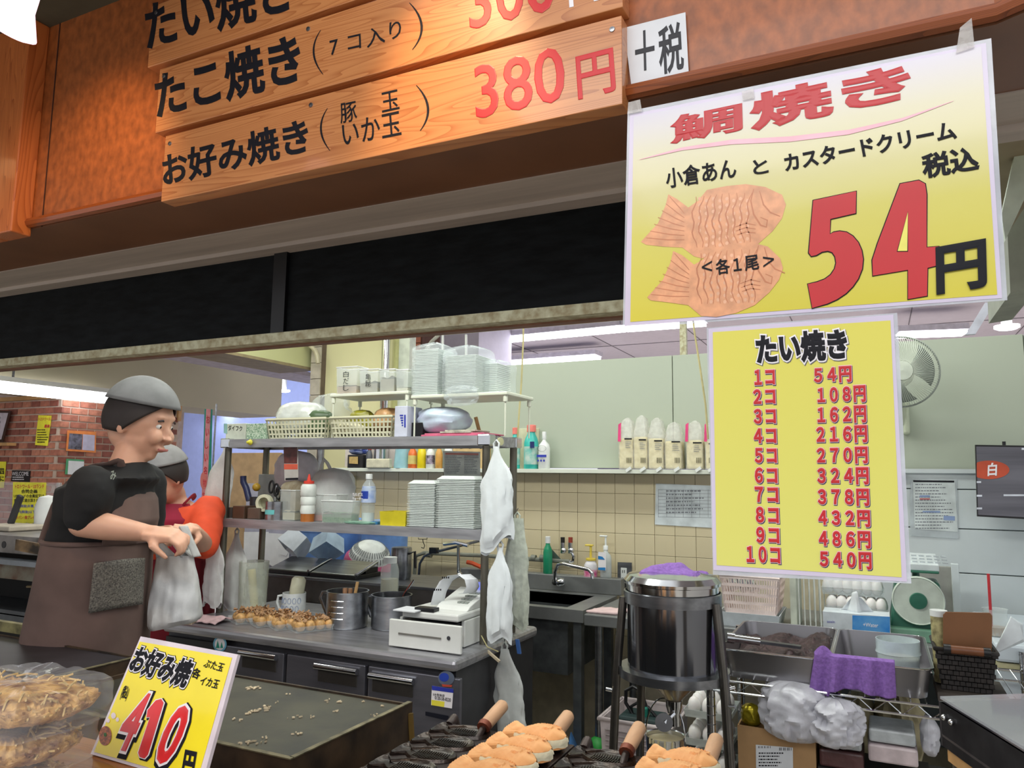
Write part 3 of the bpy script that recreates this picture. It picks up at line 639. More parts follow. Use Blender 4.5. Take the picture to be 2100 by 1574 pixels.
# ============================================================ KITCHEN
def bxt(name, label, cat, px0, px1, pyt, Y, z0, dep, mat, group=None, bev=.002, pyb=None):
    if pyb is not None: z0 = ZA(pyb, XA((px0+px1)/2, Y, 1.2), Y)
    x0 = XA(px0, Y, z0); x1 = XA(px1, Y, z0); z1 = ZA(pyt, (x0+x1)/2, Y)
    o = MB().box(x0, x1, Y, Y+dep, z0, z1).build(name, mat, bevel=bev); return tag(o, label, cat, group)
def bottle(name, label, px0, px1, pyt, Y, z0, body, cap, lab=None, group=None, capf=.13, labz=(.2, .62), neck=.35, sq=1, cat='bottle', labt=None):
    x0 = XA(px0, Y, z0); x1 = XA(px1, Y, z0); xc = (x0+x1)/2; r = (x1-x0)/2*.93; z1 = ZA(pyt, xc, Y); h = z1-z0
    t = T(name, label, cat, (xc, Y+r, z0), group); c = (xc, Y+r, z0); hb = h*(1-capf)
    MB().lathe(c, [(r*.92, 0), (r, h*.02), (r, hb*.70), (r*.85, hb*.82), (r*neck*1.1, hb*.94), (r*neck, hb)], 20, sy=sq).build('body', body, t)
    MB().lathe(c, [(r*neck*1.25, hb), (r*neck*1.25, h*.99), (r*neck*1.1, h), (1e-5, h)], 16, sy=sq).build('cap', cap, t)
    if lab: 
        l = MB().lathe(c, [(r*1.015, hb*labz[0]), (r*1.015, hb*labz[1])], 20, sy=sq)
        l.build('sticker', lab, t)
    return t
ORD = ['first', 'second', 'third', 'fourth', 'fifth', 'sixth', 'seventh', 'eighth', 'ninth', 'tenth', 'eleventh', 'twelfth', 'thirteenth', 'fourteenth', 'fifteenth', 'sixteenth', 'seventeenth', 'eighteenth', 'nineteenth', 'twentieth']+['twenty-'+s for s in ('first', 'second', 'third', 'fourth', 'fifth', 'sixth', 'seventh', 'eighth', 'ninth')]
# ---- refrigerated worktop
FX0, FX1 = -2.42, -1.163; zt = .80; FY = 2.05
t = T('refrigerated_counter', 'stainless steel under-counter fridge with three drawer doors and long worktop', 'refrigerator', ((FX0+FX1)/2, 2.35, 0))
MB().box(FX0+.01, FX1-.012, FY+.012, 2.63, .10, .768).build('body', M('fridge_body', (74, 74, 78), .4, .6), t)
MB().box(FX0, FX1, FY-.012, 2.65, .765, zt).build('worktop', M('worktop_steel', (176, 176, 182), .36, .75, var=.12, scale=6, stretch=(1, 8, 8)), t, bevel=.012)
for (x, y) in ((FX0+.06, 2.12), (FX1-.06, 2.12), (FX0+.06, 2.58), (FX1-.06, 2.58)): MB().cyl((x, y, 0), (x, y, .10), .02).build('foot', STEELD, t)
DS = [(452, 583), (590, 750), (757, 944)]
for (a, b) in DS:
    xa, xb = XA(a, FY, .7), XA(b, FY, .7)
    d = MB().box(xa, xb, FY-.006, FY+.012, .16, .748).build('door', M('door_steel', (134, 134, 144), .30, .8, var=.08, scale=4, stretch=(1, 1, 6)), t, bevel=.003)
hs = [(497, 572, 1336, 1374), (652, 738, 1361, 1404), (763, 853, 1379, 1425)]
drs = [o for o in t.children if o.name.startswith('door')]
for (a, b, y0, y1), d in zip(hs, drs):
    xa, xb = XA(a, FY, .7), XA(b, FY, .7); za = ZA((y0+y1)/2-22+4, (xa+xb)/2, FY); zb_ = za-.056
    MB().box(xa+.006, xb-.006, FY-.009, FY-.004, zb_, za-.006).build('handle_recess', M('recess_dark', (70, 67, 64), .35, .4), d, bevel=.004)
    MB().cyl((xa, FY-.016, za-.006), (xb, FY-.016, za-.006), .0105, n=14).build('handle', CHROME, d)
MB().box(FX0+.012, XA(447, FY, .7), FY-.002, FY+.012, .16, .75).build('vent_panel', M('vent_black', (34, 34, 36), .45), t)
for i in range(9): MB().box(FX0+.03, XA(432, FY, .7), FY-.010, FY-.002, .715-i*.018-.006, .715-i*.018).build('louver', M('louver_black', (52, 52, 54), .4), t)
f = planeY(FY-.0075)
def disc(mb, mp, cx, cy, rx, ry, off=.0005, n=24):
    c = mp(cx, cy); e = mp(cx+rx, cy)-c; g = mp(cx, cy-ry)-c; nn = Vector((0, -1, 0))
    mb.add([c+nn*off+e*math.cos(2*math.pi*i/n)+g*math.sin(2*math.pi*i/n) for i in range(n)], [tuple(range(n))]); return mb
disc(MB(), f, 451, 1320, 14, 16).build('sticker', M('sticker_blue', (110, 176, 206), .4), t)
disc(MB(), f, 451, 1320, 10.5, 12.5, .0008).build('sticker', WHITEP, t)
m = MB()
for (x, s_) in ((447, 1), (455, .8)): m.add([f(x-4*s_, 1328)+Vector((0, -.001, 0)), f(x+4*s_, 1328)+Vector((0, -.001, 0)), f(x, 1328-16*s_)+Vector((0, -.001, 0))], [(0, 1, 2)])
m.build('tree_emblem', M('teal_print', (40, 150, 130), .4), t)
disc(MB(), f, 915, 1390, 17, 15).build('sticker', M('logo_grey', (120, 130, 150), .3, .4), t)
disc(MB(), f, 911, 1388, 10, 9, .0008).build('sticker', M('logo_blue', (44, 70, 170), .4), t)
m = MB(); quad(m, f, [(906, 1402), (928, 1404), (926, 1408), (908, 1407)], .001); m.build('sticker', M('logo_red', (200, 80, 60), .4), t)
m = MB(); quad(m, f, [(884, 1445), (927, 1452), (930, 1412), (886, 1405)], .0004); m.build('service_sticker', WHITEP, t)
m = MB(); quad(m, f, [(886, 1414), (930, 1420), (930, 1412), (886, 1405)], .0008); m.build('lettering', BLUEI, t)
m = MB(); quad(m, f, [(885, 1445), (911, 1449), (912, 1438), (885, 1434)], .0008); m.build('sticker', YEL, t)
m = MB(); txt(m, '0120-58-8220', f, (892, 1433), (925, 1438), (892, 1426), .01, .001); txt(m, '2お取扱店', f, (888, 1425), (912, 1428), (888, 1420), .01, .001); m.build('lettering', INK, t)
m = MB(); quad(m, f, [(873, 1458), (920, 1467), (920, 1477), (873, 1466)], .0008, .001); m.build('name_plate', M('plate_navy', (20, 22, 34), .4), t)
# ---- steel rack standing on the counter
RY0, RY1 = 2.285, 2.50; RX0, RX1 = -2.395, -1.20; ZT = 1.490; ZM = 1.172
t = T('steel_rack', 'two-tier stainless overshelf rack standing on the fridge worktop', 'rack', ((RX0+RX1)/2, 2.39, zt))
POST = M('rack_post', (120, 116, 104), .4, .85, var=.2, scale=30, stretch=(1, 1, .2))
for (x, y) in ((RX0, RY0), (RX1, RY0), (RX0, RY1), (RX1, RY1)): MB().cyl((x, y, zt), (x, y, ZT-.002), .0135, n=16).build('post', POST, t)
def tray(mb, x0, x1, y0, y1, z1, h, th=.0015):
    mb.box(x0, x1, y0, y1, z1-th*2, z1); mb.box(x0, x1, y0, y0+th, z1-h, z1-th*2); mb.box(x0, x1, y1-th, y1, z1-h, z1-th*2); mb.box(x0, x0+th, y0+th, y1-th, z1-h, z1-th*2); mb.box(x1-th, x1, y0+th, y1-th, z1-h, z1-th*2)
for z in (ZT, ZM): m = MB(); tray(m, RX0-.02, RX1+.02, RY0-.018, RY1+.018, z, .034); m.build('shelf', RACKS, t)
for (x, y) in ((RX0, RY0), (RX1, RY0), (RX1, RY1)): MB().box(x-.024, x+.024, y-.024, y+.024, ZT-.035, ZT+.004).build('corner_bracket', CHROME, t, bevel=.004)
q = (XA(515, 2.262, 1.47), 2.262, 1.476); MB().lathe(q, [(.009, 0), (.012, .006), (.008, .012), (.005, .022), (1e-5, .024)], 14, (0, -1, 0)).build('plug', M('yellow_rubber', (214, 206, 60), .5), t)
MB().lathe((RX1+.022, 2.34, 1.472), [(.014, 0), (.014, .008), (1e-5, .009)], 16, (1, -.3, 0)).build('plug', M('cream_rubber', (206, 204, 160), .5), t)
# things on top of the rack
YR = 2.29
def papers(mb, *a): pass
o = bxt('carton_box', 'small white carton with teal end at the left end of the rack top', 'box', 462, 503, 868, YR, ZT, .10, M('carton_white', (206, 212, 196), .6)); 
x_ = XA(482, YR, ZT); f = planeY(YR-.0005); m = MB(); txt(m, 'ダイフク', f, (468, 882), (497, 884), (468, 871), .01, .0006); m.build('lettering', INK, o)
m = MB(); quad(m, f, [(459, 888), (466, 889), (466, 868), (459, 868)], .0002, .0006); m.build('end_band', M('teal_card', (150, 196, 190), .5), o)
bxt('carton_box', 'small green-speckled carton next to the basket on the rack top', 'box', 504, 544, 868, YR, ZT, .10, M('speckled_green', (214, 226, 206), .6, scale=240, col2=(60, 120, 80)))
# slotted baskets
BK = M('basket_cream', (208, 206, 178), .5, var=.03)
def basket(name, label, px0, px1, pyt, Y, z0, dep, mat, nx=16, nz=4, ny=10, cat='basket', flare=.012, solidz=.3):
    x0 = XA(px0, Y, z0+.05); x1 = XA(px1, Y, z0+.05); z1 = ZA(pyt, (x0+x1)/2, Y); h = z1-z0
    t = T(name, label, cat, ((x0+x1)/2, Y+dep/2, z0)); m = MB()
    fl = flare; c = ((x0+x1)/2, Y+dep/2)
    def pt(u, v, w):  # u,v in -1..1 on rim, w height 0..1
        return (c[0]+u*((x1-x0)/2-fl*(1-w)), c[1]+v*(dep/2-fl*(1-w)), z0+h*w)
    m.add([pt(-1, -1, 0), pt(1, -1, 0), pt(1, 1, 0), pt(-1, 1, 0)], [(3, 2, 1, 0)])
    tt_ = .0011
    def bar(a, b, r): 
        a = Vector(a); b = Vector(b); d = (b-a).normalized(); n_ = Vector((0, 1, 0)) if abs(d.y) < .5 else Vector((1, 0, 0)); s_ = d.cross(n_)
        m.obox((a+b)/2, (b-a)/2, n_*tt_, s_*r)
    for v in (-1, 1):
        for i in range(nx+1): u = -1+2*i/nx; bar(pt(u, v, 0), pt(u, v, 1), (x1-x0)/nx*.2)
        for j in range(nz+1): w = j/nz; bar(pt(-1, v, w), pt(1, v, w), h/nz*(.32 if j in (0, nz) else .16))
    for u in (-1, 1):
        for i in range(ny+1): v = -1+2*i/ny; bar(pt(u, v, 0), pt(u, v, 1), dep/ny*.2)
        for j in range(nz+1): w = j/nz; bar(pt(u, -1, w), pt(u, 1, w), h/nz*.2)
    m.build('lattice', mat, t)['kind'] = 'stuff'
    r_ = MB(); r_.tube([pt(-1.02, -1.02, 1), pt(1.02, -1.02, 1), pt(1.02, 1.02, 1), pt(-1.02, 1.02, 1)], .0035, 6, close=True); r_.build('rim', mat, t); return t
basket('plastic_basket', 'cream slotted plastic basket at left on the rack top', 546, 668, 859, YR, ZT, .19, BK)
basket('plastic_basket', 'cream slotted basket right of centre on the rack top with orange packets', 676, 804, 855, YR, ZT, .19, BK)
def blob(name, label, cat, px0, px1, pyt, Y, z0, dep, mat, seed=0, amp=.25, pin=0, group=None, nu=28, nv=16, pyb=None, sub=0, build=True):
    """crumpled bag-like closed form"""
    if pyb is not None: z0 = ZA(pyb, XA((px0+px1)/2, Y, 1.2), Y)
    x0 = XA(px0, Y, z0+.03); x1 = XA(px1, Y, z0+.03); z1 = ZA(pyt, (x0+x1)/2, Y); h = z1-z0; c = Vector(((x0+x1)/2, Y+dep/2, z0))
    def f_(u, v):
        a = 2*math.pi*u; w = v
        prof = (math.sin(math.pi*min(1, w*.5+.5*w**.6)) if 0 else (1-abs(2*w-1)**3.2)**.5 if w not in (0, 1) else 0)
        if pin: prof = prof*(1-w*w*pin)
        nn_ = noise.noise(Vector((math.cos(a)*1.6+seed*3.1, math.sin(a)*1.6, w*2.6)))+.5*noise.noise(Vector((math.cos(a)*5+seed, math.sin(a)*5, w*7)))
        k = max(0, prof*(1+amp*nn_))
        if amp >= .34: nn_ = .4-1.05*abs(nn_)+.3*nn_; k = max(0, prof*(1+amp*nn_))
        return c+Vector((math.cos(a)*(x1-x0)/2*k, math.sin(a)*dep/2*k, h*(w+ (amp*.10*nn_ if 0 < w < 1 and w > .3 else 0))))
    m = MB().grid(f_, nu, nv, True, wrap=True)
    if not build: return m, c
    o = m.build(name, mat, sub=sub); return tag(o, label, cat, group)
blob('plastic_bag', 'clear plastic bag of rolled sheets in the left rack-top basket', 'bag', 546, 640, 820, YR+.04, ZT+.02, .12, M('film_pale', (226, 230, 222), .2, var=.06, bump=.8, scale=30, alpha=.8), 1)
blob('plastic_bag', 'crumpled see-through bag standing behind the left basket', 'bag', 628, 700, 803, YR+.10, ZT, .08, CLEAR, 2, .5)
blob('green_packet', 'dark green packet lying in the left rack-top basket', 'packet', 598, 668, 838, YR+.06, ZT+.02, .07, M('green_packet_mat', (76, 100, 66), .4), 3, .35)
blob('bread_packet', 'orange-brown packet in clear film in the right rack-top basket', 'packet', 752, 806, 833, YR+.05, ZT+.02, .1, M('orange_packet', (206, 160, 112), .3, bump=.5, scale=40), 4, .3)
blob('yellow_packet', 'olive yellow packet curving out of the right rack-top basket', 'packet', 710, 754, 838, YR+.05, ZT+.02, .06, M('olive_packet', (150, 146, 40), .35), 5, .3)
blob('paper_bundle', 'pale paper bundle inside the right rack-top basket', 'paper', 680, 740, 862, YR+.03, ZT+.004, .1, M('paper_cream', (216, 210, 180), .7), 6, .2)
# folder, black case, bag, pink files, magazines, stick
o = bxt('paper_folder', 'white folder with blue print standing between basket and tied bag', 'folder', 808, 834, 832, YR-.01, ZT, .10, M('folder_white', (206, 210, 226), .5)); f = planeY(YR-.0105)
m = MB(); 
for i in range(5): quad(m, f, [(820+i, 850+i*5), (827, 850+i*5), (827, 853+i*5), (820+i, 853+i*5)], .0004)
quad(m, f, [(829, 850), (832, 850), (832, 876), (829, 876)], .0004); m.build('lettering', BLUEI, o)
bxt('black_case', 'black case lying beside the white folder on the rack top', 'box', 836, 866, 866, YR+.02, ZT, .13, BLACK)
blob('tied_bag', 'tied translucent bag holding blue and pink things on the rack top', 'bag', 842, 942, 830, YR+.01, ZT+.012, .13, M('bag_bluish', (196, 214, 226), .25, bump=.6, scale=25, col2=(186, 190, 214)), 7, .18)
m = MB(); 
FX = XA(868, YR, ZT); FX2 = XA(990, YR, ZT)
o = MB().box(FX, FX2, YR-.015, YR+.14, ZT, ZT+.006).box(FX+.01, FX2+.01, YR-.008, YR+.145, ZT+.0062, ZT+.011).build('document_folder', M('pink_plastic', (206, 96, 128), .3), bevel=.001); tag(o, 'pink plastic document folders lying flat under the tied bag', 'folder')
o = MB().box(XA(905, YR, ZT), XA(968, YR, ZT), YR-.01, YR+.1, ZT+.011, ZT+.017).box(XA(912, YR, ZT), XA(974, YR, ZT), YR, YR+.11, ZT+.0172, ZT+.022).build('magazine', M('magazine_paper', (190, 186, 170), .5, var=.2, scale=60)); tag(o, 'thin grey magazines lying on the pink folders', 'magazine')
o = MB().tube([(XA(980, YR+.1, ZT), YR+.12, ZT+.006), (XA(972, YR+.1, ZT), YR+.11, ZT+.075)], .007, 8, flat=.5).build('wooden_stick', M('stick_wood', (190, 150, 100), .6)); tag(o, 'wooden stick leaning behind the magazines on the rack top', 'stick')
# white risers
RW = M('riser_white', (224, 228, 210), .4, var=.02)
def riser(label, px0, px1, pyt, Y, dep):
    x0 = XA(px0, Y, 1.63); x1 = XA(px1, Y, 1.63); z1 = ZA(pyt, (x0+x1)/2, Y)
    t = T('shelf_riser', label, 'shelf', ((x0+x1)/2, Y+dep/2, ZT))
    MB().box(x0, x1, Y, Y+dep, z1-.012, z1).build('top', RW, t, bevel=.003)
    for x in (x0+.012, x1-.012):
        for y in (Y+.012, Y+dep-.012):
            l = MB().cyl((x, y, ZT), (x, y, z1-.03), .0032, n=8).build('leg', RW, t); MB().cyl((x, y, z1-.034), (x, y, z1-.012), .008, n=10).build('socket', RW, t)
    return t, x0, x1, z1
rA, ax0, ax1, az = riser('left white riser shelf on the rack carrying labelled powder tubs', 675, 837, 804, 2.30, .19)
rB, bx0, bx1, bz_ = riser('right white riser shelf on the rack carrying bagged foam trays', 842, 1040, 806, 2.28, .22)
# tubs with powder
def tub(label, px0, px1, pyt, Y, z0, fillc, fillh, word=None, name='powder_tub', cat='tub', dep=.07, lip=True, mat=MILKY):
    x0 = XA(px0, Y, z0); x1 = XA(px1, Y, z0); z1 = ZA(pyt, (x0+x1)/2, Y); h = z1-z0
    t = T(name, label, cat, ((x0+x1)/2, Y+dep/2, z0)); w = x1-x0
    MB().frus(((x0+x1)/2, Y+dep/2, z0), w*.92, dep*.92, w, dep, h, t=.0015).build('shell', mat, t)
    if lip: MB().tube([(x0, Y, z1), (x1, Y, z1), (x1, Y+dep, z1), (x0, Y+dep, z1)], .0022, 6, close=True).build('rim', WHITE, t)
    fm = MB(); fm.grid(lambda u, v: Vector((x0+w*(.05+.9*u), Y+dep*(.06+.88*v), z0+.003+h*fillh*(1+.22*noise.noise(Vector((u*3+px0, v*2, 0)))))), 12, 5)
    k = len(fm.v); 
    fm.box(x0+w*.05, x1-w*.05, Y+dep*.06, Y+dep*.94, z0+.003, z0+.003+h*fillh*.86)
    fm.build('contents', fillc, t)
    if word:
        f = planeY(Y-.001); mm = MB(); n = len(word)
        for i, ch in enumerate(word):
            hh = (pyt+6, 1)[0]; hpx = word_h = 17
            cy = pyt+9+i*14; cx = (px0+px1)/2
            txt(mm, ch, f, (cx-5.5, cy+12), (cx+5.5, cy+12), (cx-5, cy), .0, .001)
        mm.build('lettering', INK, t)
    return t
tub('milky tub hand-lettered shirodashi at the left end of the left riser', 688, 731, 752, 2.31, az, M('tan_powder', (206, 172, 140), .8), .28, '白だし')
tub('milky tub hand-lettered with two characters and grey powder', 736, 774, 757, 2.31, az, M('grey_powder', (160, 150, 126), .8), .42, '亀昆')
tub('milky tub of grey powder without lettering on the left riser', 777, 808, 757, 2.31, az, M('grey_powder', (160, 150, 126), .8), .62)
tub('nearly empty milky tub at the right end of the left riser', 811, 836, 758, 2.31, az, M('pale_powder', (206, 200, 176), .8), .15)
# foam trays in stacks, every tray a thing
def tray_mesh(w, d, h, lip=.006):
    return MB().frus((0, 0, 0), w-lip*2-.004, d-lip*2-.004, w-lip*2, d-lip*2, h*.55).frus((0, 0, h*.55), w-.002, d-.002, w, d, h*.28).frus((0, 0, h*.83), w, d, w-.004, d-.004, h*.17)
def traystack(name, label, group, cx, cy, z0, w, d, n, pitch, mat=FOAM, jit=.0012, lid=0, cat='tray'):
    me = None
    for i in range(n):
        if me is None: me = tray_mesh(w, d, pitch).mesh(name, mat)
        o = bpy.data.objects.new(name, me); COL.objects.link(o); o.location = (cx+random.uniform(-jit, jit), cy+random.uniform(-jit, jit), z0+i*pitch); tag(o, (ORD[n-1-i]+' from the top, '+label), cat, group)
    if lid:
        o = MB().frus((cx, cy, z0+n*pitch), w, d, w-.03, d-.03, lid).build(name+'_lid', mat, bevel=.003); o.name = 'container_lid'; tag(o, 'raised white foam lid on top of the '+label.split(' in ')[-1], 'lid')
def stackpx(px0, px1, pyt, Y, z0, dep, n, *a, **k):
    x0 = XA(px0, Y, z0+.05); x1 = XA(px1, Y, z0+.05); z1 = ZA(pyt, (x0+x1)/2, Y); ld = k.get('lid', 0)
    traystack(a[0], a[1], a[2], (x0+x1)/2, Y+dep/2, z0, x1-x0, dep, n, (z1-z0-ld)/n, **k); return x0, x1, z1
stackpx(834, 891, 984, RY0-.010, ZM, .10, 26, 'foam_container', 'white foam container in the left stack on the middle shelf', 'foam containers in the left stack on the middle shelf', lid=.012)
stackpx(893, 973, 975, RY0-.010, ZM, .12, 28, 'foam_container', 'white foam container in the right stack on the middle shelf', 'foam containers in the right stack on the middle shelf', lid=.012)
s1 = stackpx(846, 898, 716, 2.30, bz_, .11, 28, 'foam_tray', 'foam tray in bagged left stack on the right riser', 'bagged foam trays, left stack')
s2 = stackpx(912, 976, 728, 2.29, bz_+.008, .12, 24, 'foam_tray', 'foam tray in bagged wide stack on the right riser', 'bagged foam trays, wide stack')
s3 = stackpx(982, 1020, 745, 2.36, bz_, .11, 17, 'foam_tray', 'foam tray in low bagged stack at the right riser end', 'bagged foam trays, low stack')
def bagover(label, x0, x1, y0, y1, z0, z1, seed):
    c = Vector(((x0+x1)/2, (y0+y1)/2, 0))
    def f_(u, v):
        a = 2*math.pi*u; ca, sa = math.cos(a), math.sin(a); s_ = 1/max(abs(ca), abs(sa))**.82
        k = 1+.06*noise.noise(Vector((ca*3+seed, sa*3, v*5)))+.02
        if v > .86: k *= 1-((v-.86)/.14)**2*.93
        return Vector((c.x+ca*s_*(x1-x0)/2*k, c.y+sa*s_*(y1-y0)/2*k, z0+(z1-z0)*v+.006*noise.noise(Vector((ca*4, sa*4, seed+v)))))
    o = MB().grid(f_, 36, 18, True, wrap=True).build('plastic_bag', CLEAR); tag(o, label, 'bag')
bagover('clear bag over the left stack of foam trays on the riser', s1[0]-.008, s1[1]+.012, 2.29, 2.43, bz_, s1[2]+.035, 1)
bagover('clear bag over the wide stack of foam trays on the riser', s2[0]-.012, s2[1]+.014, 2.275, 2.43, bz_+.001, s2[2]+.045, 5)
bagover('clear bag over the low stack of foam trays at the riser end', s3[0]-.01, s3[1]+.02, 2.35, 2.49, bz_+.001, s3[2]+.02, 9)
o, c_ = blob('x', '', '', 912, 972, 788, 2.262, bz_-.02, .03, CLEAR, 4, .6, build=False, pyb=832); o = o.build('plastic_bag', CLEAR); tag(o, 'loose gathered end of a clear bag hanging over the riser front', 'bag')
# ---- middle shelf things
YM = 2.275
def cup(name, label, cat, px0, px1, pyt, Y, z0, mat, taper=1.0, open_=True, rim=None, group=None):
    x0 = XA(px0, Y, z0); x1 = XA(px1, Y, z0); r = (x1-x0)/2; z1 = ZA(pyt, (x0+x1)/2, Y); h = z1-z0
    pr = [(r*taper, 0), (r, h)]
    if open_: pr += [(r-.0015, h), (r*taper-.0015, .003), (1e-5, .003)]
    else: pr += [(1e-5, h)]
    o = MB().lathe(((x0+x1)/2, Y+r, z0), [(1e-5, 0)]+pr, 22).build(name, mat); return tag(o, label, cat, group)
cup('dark_jar', 'dark jar at the left end of the middle shelf', 'jar', 450, 474, 1040, YM+.02, ZM, M('jar_dark', (62, 52, 48), .3), open_=False)
bxt('tin_box', 'brown tin with wooden lid on the middle shelf', 'tin', 476, 500, 1037, YM+.01, ZM, .07, M('tin_brown', (84, 62, 48), .4))
t = T('tape_dispenser', 'brown tape dispenser with cream roll on the middle shelf', 'dispenser', (XA(520, YM, ZM), YM+.03, ZM))
MB().box(XA(502, YM, ZM), XA(528, YM, ZM), YM+.01, YM+.07, ZM, ZM+.045).build('base', M('disp_brown', (90, 74, 62), .4), t, bevel=.004)
q = Vector((XA(531, YM, 1.23), YM+.03, ZM+.065)); MB().lathe(q, [(.034, -.01), (.034, .01), (.022, .01), (.022, -.01), (.034, -.01)], 24, (.3, -1, 0)).build('tape_roll', M('tape_cream', (206, 204, 176), .4), t)
t = T('tool_pot', 'dark pot of tools beside the tape dispenser', 'pot', (XA(512, YM+.06, ZM), YM+.1, ZM))
MB().lathe((XA(512, YM+.06, ZM), YM+.1, ZM), [(.03, 0), (.032, .085), (.030, .085), (.028, .004), (1e-5, .004)], 18).build('pot', M('pot_dark', (44, 42, 44), .4), t)
q = Vector((XA(494, YM+.06, 1.3), YM+.09, ZM+.12)); MB().tube([q+Vector((.02, 0, -.05)), q, q+Vector((-.018, 0, .025)), q+Vector((-.02, 0, .05))], .013, 10).build('gun_handle', M('gun_blue', (38, 44, 84), .4), t)
q = Vector((XA(515, YM+.06, 1.3), YM+.09, ZM+.125)); MB().ball(q, .017).build('knob_cap', M('cap_gold', (176, 140, 40), .4), t)
t = T('scissors', 'black-handled scissors standing handles up on the middle shelf', 'scissors', (XA(545, YM, ZM), YM+.06, ZM+.02))
for i, (dx, a) in enumerate(((-.018, .25), (.014, -.1), (.03, -.35))):
    c = Vector((XA(540, YM, 1.3)+dx*.8, YM+.06, ZM+.128-.012*i)); m = MB(); m.tube([c+Vector((.012*math.cos(b)*1.0+.006*math.sin(b)*a, 0, .024*math.sin(b))) for b in [k*math.pi/8 for k in range(16)]], .0042, 7, close=True); m.build('handle_loop', BLACK, t)
MB().obox((XA(547, YM, 1.22), YM+.06, ZM+.06), (.006, 0, .0), (0, .002, 0), (-.008, 0, .045)).build('blade', STEEL, t)
t = T('steel_cup', 'steel cup with teal lettering on the middle shelf', 'cup', (XA(548, YM, ZM), YM+.03, ZM))
x0, x1 = XA(532, YM, ZM), XA(567, YM, ZM); rr = (x1-x0)/2; MB().lathe(((x0+x1)/2, YM+rr, ZM), [(rr, 0), (rr, .072), (rr-.002, .072), (rr-.002, .004), (1e-5, .004)], 24).build('cup', STEEL, t)
MB().lathe(((x0+x1)/2, YM+rr, ZM), [(rr+.0006, .022), (rr+.0006, .04)], 10, a0=-2.1, a1=-1.0).build('lettering', M('teal_ink', (110, 196, 196), .4), t)
tub('tall frosted tub of pale flour on the middle shelf', 572, 604, 1005, YM+.03, ZM, M('flour', (216, 208, 170), .8), .28, name='flour_tub', dep=.08)
t = T('sauce_bottle', 'squeeze bottle wrapped in white paper with red nozzle', 'bottle', (XA(622, YM, ZM), YM+.03, ZM))
xc_ = XA(621, YM, ZM); c = (xc_, YM+.025, ZM)
MB().lathe(c, [(.026, 0), (.026, .034)], 20).build('sauce', M('sauce_orange', (176, 106, 46), .3), t)
m = MB(); m.lathe(c, [(.027, .03), (.029, .04), (.026, .062), (.029, .066), (.029, .09), (.026, .094), (.030, .10), (.030, .132), (.024, .142), (1e-5, .144)], 20); m.build('paper_wrap', M('tissue_white', (232, 236, 230), .6), t)
MB().lathe(c, [(.020, .144), (.020, .154), (.008, .156), (.003, .180), (1e-5, .181)], 18).build('nozzle', M('nozzle_red', (216, 66, 50), .4), t)
tub('frosted tub with red ginger inside on the middle shelf', 640, 688, 1014, YM+.05, ZM, M('ginger_red', (200, 90, 74), .6), .25, name='ginger_tub', dep=.07)
tub('frosted tub of chopped green onion on the middle shelf', 657, 722, 1027, YM, ZM, M('green_onion', (120, 158, 122), .7, scale=120, col2=(86, 130, 92), bump=.6), .42, name='onion_tub', dep=.05)
# water bottle
t = T('water_bottle', 'clear drink bottle with blue label on the middle shelf', 'bottle', (XA(737, YM, ZM), YM+.03, ZM))
xc_ = XA(737, YM, ZM); c = (xc_, YM+.05, ZM)
GL = M('pet_clear', (225, 235, 236), .06, var=0, alpha=.30)
MB().lathe(c, [(.024, 0), (.025, .01), (.025, .075), (.027, .08), (.027, .125), (.022, .145), (.011, .160), (.011, .166)], 22).build('body', GL, t)
MB().lathe(c, [(.022, .002), (.022, .04), (1e-5, .04)], 20).build('drink', M('drink_white', (222, 230, 226), .3), t)
MB().lathe(c, [(.0276, .078), (.0276, .120), (.024, .138)], 22).build('label_wrap', M('label_white', (210, 220, 236), .3, scale=30, col2=(130, 160, 220)), t)
MB().lathe(c, [(.0280, .092), (.0280, .120)], 10, a0=-2.3, a1=-1.0).build('label_patch', M('label_blue', (28, 60, 160), .3), t)
f = planeY(YM+.05-.0288); m = MB(); txt(m, 'カルピス', f, (723, 1017), (744, 1017), (723, 1010), .03); txt(m, 'ウォーター', f, (723, 1025), (744, 1025), (723, 1019), .03); m.build('lettering', WHITEP, t)
MB().lathe(c, [(.013, .165), (.013, .182), (.012, .184), (1e-5, .184)], 18).build('cap', WHITE, t)
blob('green_bag', 'crumpled pale green film lying before the water bottle', 'bag', 702, 762, 1068, YM-.005, ZM, .03, M('green_film', (160, 206, 182), .3, alpha=.7), 11, .4)
bxt('blue_box', 'small blue box left of the yellow tub', 'box', 758, 774, 1069, YM+.03, ZM, .04, M('box_blue', (50, 120, 170), .5))
t = T('yellow_tub', 'yellow plastic tub left of the foam container stacks', 'tub', (XA(803, YM, ZM), YM+.04, ZM)); x0, x1 = XA(776, YM, ZM), XA(830, YM, ZM)
MB().frus(((x0+x1)/2, YM+.05, ZM), (x1-x0)*.95, .085, x1-x0, .09, .05, t=.002).build('tub', M('tub_yellow', (214, 198, 40), .4), t)
MB().box(x0+.01, x1-.03, YM+.02, YM+.07, ZM+.004, ZM+.045).build('contents', M('tub_contents', (190, 150, 40), .5), t)
